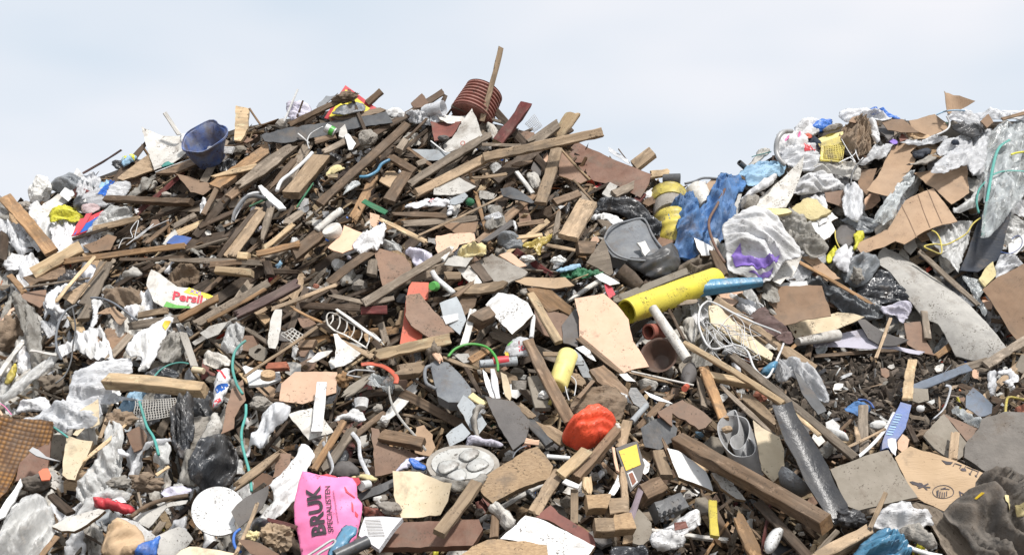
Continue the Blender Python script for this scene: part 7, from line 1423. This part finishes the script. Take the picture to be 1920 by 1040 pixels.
G('plastic_bag', pb, 'bright blue bag at the bottom edge of the lower left', [862,1050,900,1000,950,958,1000,930,1045,910,1020,980,1010,1050], 'bagblue', 15, bulge=.04, lm='blue bag at the bottom')
B('cardboard', 'cardboard', 'dull grey-brown creased cardboard at the bottom left', [1008,1005,1030,930,1100,880,1165,858,1240,900,1282,962,1230,1000,1180,1040,1040,1060], 'greyboard', 14, th=.006, bend=.03)
MATS['greyboard2'] = dict(MATS['claygrey'], m=None)
B('board', bd, 'pale speckled board at the bottom edge below the lid', [1130,1050,1180,1010,1230,982,1380,1000,1525,1028,1560,1060], 'cream', 15, th=.02, edge='core')
S('plank', pk, 'orange-brown board end in the bottom left corner', 265, 1050, 370, 920, 46, 'orangewood', 13)
S('plank', pk, 'dark plank lying right of the corner bag', 330, 650, 460, 770, 60, 'darkwood', 11)
S('batten', 'batten', 'small yellow stick in the lower left', 1015, 522, 1098, 465, 26, 'pine', 12)
K('rag', 'rag', 'brown leafy wad left of the small yellow stick', 950, 560, 100, 50, 'ragbrown', 11, amp=.6)
K('rag', 'rag', 'pinkish grey rag wad above the red and white wrapper', 780, 570, 70, 40, 'raggrey', 12, amp=.6)
G('paper', 'paper', 'small white and pink printed scrap on the film veil', [758,350,800,355,845,385,830,410,790,400], 'paper', 15, bulge=.01)
# ================================================================ SMALL FRAGMENTS THAT FILL THE HEAP
Z(0, 0, 1.0)
CW, CH, CS = 245, 132, 8
cov = np.zeros((CH, CW), bool); gx_, gy_ = np.meshgrid(np.arange(CW) * CS + 4, np.arange(CH) * CS + 4); GP = np.stack([gx_.ravel(), gy_.ravel()], 1).astype(float)
for p in COVER:
    q = np.array(p); x0, y0 = q.min(0); x1, y1 = q.max(0); i0, i1 = max(0, int(x0 / CS)), min(CW, int(x1 / CS) + 1); j0, j1 = max(0, int(y0 / CS)), min(CH, int(y1 / CS) + 1)
    if i1 <= i0 or j1 <= j0: continue
    sx, sy = np.meshgrid(np.arange(i0, i1) * CS + 4., np.arange(j0, j1) * CS + 4.); cov[j0:j1, i0:i1] |= inside(np.stack([sx.ravel(), sy.ravel()], 1), q).reshape(sx.shape)
fr = random.Random(99)
def zone(x, y):
    if 1445 < x < 1870 and 662 < y < 790 + (x - 1445) * .06: return 'soil'
    if x > 1265 and y < 660: return 'right'
    if x < 150 + max(0, (y - 300)) * .55 and x < 480 and not (x > 200 and y < 560): return 'film'
    if y < 640 and x < 1230: return 'wood'
    return 'mid'
DIRS = [('right of', 1, 0), ('below', 0, 1), ('left of', -1, 0), ('above', 0, -1)]
def auto_label(desc, x, y):
    c = sorted(LAND, key=lambda l: (l[1] - x) ** 2 + (l[2] - y) ** 2)[:9]
    def rel(l):
        dx, dy = x - l[1], y - l[2]
        if abs(dx) > 2.2 * abs(dy): return 'right of' if dx > 0 else 'left of'
        if abs(dy) > 2.2 * abs(dx): return 'below' if dy > 0 else 'above'
        return ('lower' if dy > 0 else 'upper') + (' right of' if dx > 0 else ' left of')
    for l in c[:4]:
        s = '%s %s the %s' % (desc, rel(l), l[0])
        if s not in USED and len(s.split()) <= 16: return s
    for i in range(len(c)):
        for j in range(i + 1, len(c)):
            s = '%s between the %s and the %s' % (desc, c[i][0], c[j][0])
            if s not in USED and len(s.split()) <= 16: return s
    return None
def free_spot(zs, tries=400, want=None):
    for _ in range(tries):
        x = fr.uniform(-5, 1925); y = fr.uniform(175, 1045)
        if y < crest(x) + 10: continue
        i, j = min(CW - 1, max(0, int(x / CS))), min(CH - 1, int(y / CS))
        if cov[j, i] and fr.random() < .96: continue
        if zone(x, y) in zs: return x, y
    return None
def mark(p):
    q = np.array(p); x0, y0 = q.min(0); x1, y1 = q.max(0); i0, i1 = max(0, int(x0 / CS)), min(CW, int(x1 / CS) + 1); j0, j1 = max(0, int(y0 / CS)), min(CH, int(y1 / CS) + 1)
    if i1 <= i0 or j1 <= j0: return
    sx, sy = np.meshgrid(np.arange(i0, i1) * CS + 4., np.arange(j0, j1) * CS + 4.); cov[j0:j1, i0:i1] |= inside(np.stack([sx.ravel(), sy.ravel()], 1), q).reshape(sx.shape)
WC = [('brown', 'brown', 5), ('greywood', 'weathered', 6), ('tan', 'tan', 3), ('darkwood', 'dark', 7), ('pine', 'pale', 1.6), ('orangewood', 'orange-brown', 1.2), ('whitewood', 'white painted', 1), ('redwood', 'dark red', .5)]
def pick(t): return fr.choices(t, [w_[-1] for w_ in t])[0]
def poly_at(x, y, r, n=6, asp=.7, rot=0):
    c = []
    for i in range(n):
        a = 2 * math.pi * (i + fr.uniform(-.3, .3)) / n; rr = r * fr.uniform(.65, 1.1); u, v = rr * math.cos(a), rr * math.sin(a) * asp
        c += [x + u * math.cos(rot) - v * math.sin(rot), y + u * math.sin(rot) + v * math.cos(rot)]
    return c
cnt = dict(w=0, b=0, f=0, k=0); rng.seed(5)
for it in range(300):
    zs = ['wood'] if it < 165 else (['mid'] if it < 255 else (['film'] if it < 280 else ['right']))
    sp = free_spot(zs)
    if not sp: continue
    x, y = sp; z_ = zone(x, y); ln = fr.uniform(50, 210) if z_ in ('wood', 'mid') else fr.uniform(35, 100); wd = min(ln * .35, 6 + 18 * fr.random() ** 1.6)
    an = R(fr.gauss(32, 17) if z_ == 'wood' and fr.random() < .82 else fr.uniform(-80, 80)); m, cn, _w = pick(WC if z_ != 'wood' or fr.random() < .5 else [WC[0], WC[1], WC[3], WC[3], WC[3]])
    sz = 'long' if ln > 110 else ('short' if ln < 70 else ''); kd = 'batten' if wd < 13 else 'plank offcut'
    lb = auto_label(' '.join(q for q in (sz, 'narrow' if wd < 11 else '', cn, kd) if q), x, y)
    if not lb: continue
    dx, dy = math.cos(an) * ln / 2, -math.sin(an) * ln / 2; t_ = fr.uniform(-.07, .07)
    S('wood_offcut', 'wood offcut', lb, x - dx, y - dy, x + dx, y + dy, wd, m, fr.uniform(-6, 1.6), roll=fr.uniform(-8, 40), rag=fr.choice([0, .006, .02, .04]), dA=t_, dB=-t_, th=fr.uniform(.006, .028), group='wood offcuts jumbled in the heap')
    mark(COVER[-1])
BC = [('dirtywhite', 'dirty white', 3), ('white', 'white', 1.5), ('brownboard', 'brown', 4), ('greyboard', 'grey', 3), ('claygrey', 'clay grey', 3), ('chipboard', 'tan chipboard', 3), ('peach', 'peach', 1.2), ('card', 'cardboard', 1.5), ('slate', 'dark grey', 2), ('plasticblack', 'black', 1.5), ('redboard', 'dark red', .6), ('kraft', 'light brown', 1), ('greyplate', 'bluish grey', 1), ('core', 'crumbled', 1)]
for it in range(230):
    sp = free_spot(['mid'] if it < 95 else (['wood'] if it < 155 else (['film'] if it < 180 else (['right'] if it < 222 else ['soil']))))
    if not sp: continue
    x, y = sp; r_ = fr.uniform(8, 14) if zone(x, y) == 'soil' else (fr.uniform(14, 38) if zone(x, y) != 'wood' else fr.uniform(10, 26)); m, cn, _w = pick(BC)
    lb = auto_label(' '.join(q for q in ('small' if r_ < 18 else '', cn, 'board scrap' if 'board' not in cn else 'scrap') if q), x, y)
    if not lb: continue
    B('board_scrap', 'board scrap', lb, poly_at(x, y, r_, fr.randint(4, 7), fr.uniform(.45, .9), fr.uniform(0, 3)), m, fr.uniform(-5.5, 1.2), tx=fr.uniform(-32, 26), ty=fr.uniform(-35, 35), th=fr.uniform(.006, .02), edge='core' if m in ('white', 'dirtywhite', 'peach', 'chipboard') else None, rag=fr.choice([.001, .004, .007]), bend=fr.choice([0, 0, .01]), group='broken board scraps in the heap')
    mark(COVER[-1])
FC = [('bagwhite', 'white', 3), ('filmwhite', 'milky', 2), ('film', 'clear', 3), ('bagdirty', 'dirty grey', 3), ('filmdirty', 'muddy', 3), ('bagblack', 'black', 2), ('paper', 'pale papery', 1.5), ('tarplight', 'light blue', .4), ('lilac', 'lilac', .4), ('raggrey', 'grey ragged', 1.5), ('ragbrown', 'brown ragged', 1.5), ('bagblue', 'blue', .3), ('bagyellow', 'yellow', .3), ('signred', 'red', .25)]
for it in range(280):
    sp = free_spot(['film'] if it < 95 else (['right'] if it < 145 else (['mid'] if it < 180 else ['wood'])))
    if not sp: continue
    x, y = sp; zz = zone(x, y); r_ = fr.uniform(22, 62) if zz in ('film', 'right') else fr.uniform(8, 26); m, cn, _w = pick(FC[:6] if zz in ('film', 'right') and fr.random() < .8 else FC)
    lb = auto_label(' '.join(q for q in ('small' if r_ < 18 else '', cn, 'plastic scrap' if 'rag' not in m and m != 'paper' else 'scrap') if q), x, y)
    if not lb: continue
    G('plastic_scrap', 'plastic scrap', lb, poly_at(x, y, r_, fr.randint(6, 9), fr.uniform(.3, .75), R(fr.gauss(100, 28)) if zz == 'film' else fr.uniform(0, 3)), m, fr.uniform(-5.5, 1.2), mode=fr.choice(['film', 'film', 'bag']), bulge=fr.uniform(.02, .06), amp=fr.uniform(.025, .045), f=fr.uniform(10, 20), rag=.01, rnd=0, tx=fr.uniform(-20, 20), ty=fr.uniform(-25, 25), group='crumpled plastic scraps in the heap')
    mark(COVER[-1])
KC = [('concrete', 'grey rubble', 3), ('brick', 'red brick', .8), ('foam', 'white foam', 1.2), ('claygrey', 'clay', 2), ('slate', 'dark', 1)]
for it in range(70):
    sp = free_spot(['mid'] if it < 40 else ['wood', 'film', 'right'])
    if not sp: continue
    x, y = sp; r_ = fr.uniform(6, 17); m, cn, _w = pick(KC); lb = auto_label(('small ' if r_ < 10 else '') + cn + ' lump', x, y)
    if lb: K('rubble', 'rubble lump', lb, x, y, r_, r_ * fr.uniform(.6, .9), m, fr.uniform(-1, 1), amp=.35, facet=True, sub=2, group='rubble lumps in the heap')
# ---------------------------------------------------------------- uncountable litter: one object each
nr = np.random.default_rng(11)
SBOX = np.array([(-1, -1, -1), (1, -1, -1), (1, 1, -1), (-1, 1, -1), (-1, -1, 1), (1, -1, 1), (1, 1, 1), (-1, 1, 1)], float); FBOX = [(0, 3, 2, 1), (4, 5, 6, 7), (0, 1, 5, 4), (1, 2, 6, 5), (2, 3, 7, 6), (3, 0, 4, 7)]
def litter(name, label, cat, n, spot, dims, colr, ang, tmpl=SBOX, faces=FBOX, jit=.25, smooth=False, mat='debris', lift=(-.2, .05)):
    Vs = []; Fs = []; Cs = []; k = 0; base = np.array([cam.location[i] for i in range(3)]); nT = len(tmpl)
    xs, ys = spot(n); n = len(xs); off = lift[0] + (lift[1] - lift[0]) * nr.beta(1.3, 1.3, n); d = depth(xs, ys) - off
    P = base + d[:, None] * np.stack([(xs - 960) / F, (520 - ys) / F * -math.sin(PITCH) + math.cos(PITCH), (520 - ys) / F * math.cos(PITCH) + math.sin(PITCH)], 1)
    for i in range(n):
        L_, W2, T2 = dims(i, xs[i], ys[i]); v = tmpl * (1 + nr.uniform(-jit, jit, tmpl.shape)) * np.array([L_, W2, T2]) / 2
        a = ang(xs[i], ys[i]); ca, sa = math.cos(a), math.sin(a); b = nr.normal(0, .45); cb_, sb = math.cos(b), math.sin(b); c = nr.uniform(-1, 1.4) ; cc, s2 = math.cos(c), math.sin(c)
        v = v @ np.array([[1, 0, 0], [0, cc, s2], [0, -s2, cc]]); v = v @ np.array([[cb_, sb, 0], [-sb, cb_, 0], [0, 0, 1]]); v = v @ np.array([[ca, 0, sa], [0, 1, 0], [-sa, 0, ca]])
        Vs.append(v + P[i]); Fs += [tuple(q + k for q in f_) for f_ in faces]; k += nT; Cs.append(np.tile(np.array([*colr(i, xs[i], ys[i]), 1.]), (nT, 1)))
    V = np.concatenate(Vs); me = bpy.data.meshes.new(name); me.from_pydata(V.tolist(), [], Fs); at_ = me.color_attributes.new('Col', 'FLOAT_COLOR', 'POINT'); at_.data.foreach_set('color', np.concatenate(Cs).ravel().astype(np.float32))
    me.materials.append(M(mat)); o = bpy.data.objects.new(name, me); col.objects.link(o); tag(o, label, cat); o['kind'] = 'stuff'; return o
def spots(ok):
    def f(n):
        x = nr.uniform(-330, 2250, n * 6); y = nr.uniform(175, 1130, n * 6); m = (y > crest(x) + 4) & ok(x, y); return x[m][:n], y[m][:n]
    return f
insoil = lambda x, y: (x > 1440) & (x < 1880) & (y > 655) & (y < 815)
WP = np.array([(.31, .215, .14), (.22, .145, .09), (.12, .08, .055), (.36, .30, .235), (.42, .295, .175), (.18, .15, .12), (.56, .42, .26), (.07, .05, .04), (.25, .15, .08)]); 
def wcol(i, x, y): c = WP[nr.integers(len(WP))] * nr.uniform(.16, .72) * (1.5 if nr.random() < .12 else 1); return c  # wood tones scaled down: shade of the deep gaps is put into them
def wdim(i, x, y): l = nr.uniform(.05, .26); return l, nr.uniform(.012, .038), nr.uniform(.005, .02)
def wang(x, y): return R(nr.normal(32, 18)) if (x < 1230 and y < 620 and nr.random() < .7) else nr.uniform(-1.4, 1.4)
litter('wood_splinters', 'brown wood splinters and slivers packed into every gap of the heap', 'wood splinters', 14000, spots(lambda x, y: ~insoil(x, y) & ((x < 1250) | (y > 640) | (nr.random(len(x)) < .2))), wdim, wcol, wang)
FP = np.array([(.7, .7, .7), (.55, .53, .5), (.4, .38, .35), (.25, .23, .2), (.12, .12, .13), (.35, .25, .17), (.5, .38, .27), (.75, .74, .70), (.2, .16, .12), (.16, .125, .09), (.30, .22, .15)]); FP2 = np.array([(.05, .15, .5), (.6, .1, .06), (.7, .6, .1), (.1, .35, .2), (.75, .3, .15)])
def fcol(i, x, y): return FP2[nr.integers(5)] * .8 if nr.random() < .035 else FP[nr.integers(len(FP))] * nr.uniform(.3, .9)
PT = np.array([(x_, y_, .35 * math.sin(x_ * 2.1 + y_)) for y_ in (-1, -.1, 1) for x_ in (-1, -.35, .4, 1)]); PT = np.concatenate([PT, PT - np.array([0, 0, .06])]); PF = [(j * 4 + i, j * 4 + i + 1, j * 4 + i + 5, j * 4 + i + 4) for j in range(2) for i in range(3)]; PF = PF + [tuple(q + 12 for q in reversed(f_)) for f_ in PF]
litter('litter', 'torn flakes of plastic, board and card scattered all over the heap', 'litter', 12500, spots(lambda x, y: ~insoil(x, y)), lambda i, x, y: (nr.uniform(.03, .11), nr.uniform(.02, .06), nr.uniform(.01, .05)), fcol, lambda x, y: nr.uniform(-3, 3), PT, PF, .3)
IC = bmesh.new(); bmesh.ops.create_icosphere(IC, subdivisions=1, radius=1); IT = np.array([tuple(v.co) for v in IC.verts]); IF = [tuple(v.index for v in f_.verts) for f_ in IC.faces]; IC.free()
SP = np.array([(.11, .085, .065), (.075, .058, .044), (.15, .12, .095), (.05, .04, .03), (.19, .155, .12)])
def scol(i, x, y): return (FP2[nr.integers(5)] if nr.random() < .3 else np.array((.6, .6, .58))) * nr.uniform(.6, 1) if nr.random() < .05 else SP[nr.integers(5)] * nr.uniform(.7, 1.2)
def sdim(i, x, y): s_ = .012 + .05 * nr.random() ** 2.2; return s_ * nr.uniform(1, 2.6), s_, s_ * nr.uniform(.25, .9)
litter('soil', 'dark crumbly soil and grit in the hollow under the huge grey panel', 'soil', 8500, spots(insoil), sdim, scol, lambda x, y: nr.uniform(-3, 3), IT, IF, .4, lift=(-.17, -.03))
litter('soil_flakes', 'flakes and shreds of board and plastic mixed into the dark soil hollow', 'shreds', 900, spots(insoil), lambda i, x, y: (nr.uniform(.02, .10), nr.uniform(.008, .03), nr.uniform(.004, .02)), lambda i, x, y: FP[nr.integers(len(FP))] * nr.uniform(.4, .9), lambda x, y: nr.uniform(-3, 3), PT, PF, .35, lift=(-.08, .0))
litter('grit', 'small crumbs of dirt and rubble sprinkled through the heap', 'grit', 7500, spots(lambda x, y: ~insoil(x, y)), lambda i, x, y: (nr.uniform(.008, .035), nr.uniform(.008, .03), nr.uniform(.006, .02)), lambda i, x, y: SP[nr.integers(5)] * nr.uniform(.8, 2.2), lambda x, y: nr.uniform(-3, 3), IT, IF, .4, lift=(-.16, .03))
for k_ in list(MATS):
    if MATS[k_]['m']: shade(k_)
dup_ = {l: o for l, o in USED.items() if len(o) > 1}
print('DUP LABELS', list(dup_)[:10]); print('COUNT', len([o for o in bpy.data.objects if o.parent is None]), 'uncovered', 1 - cov[40:].mean())
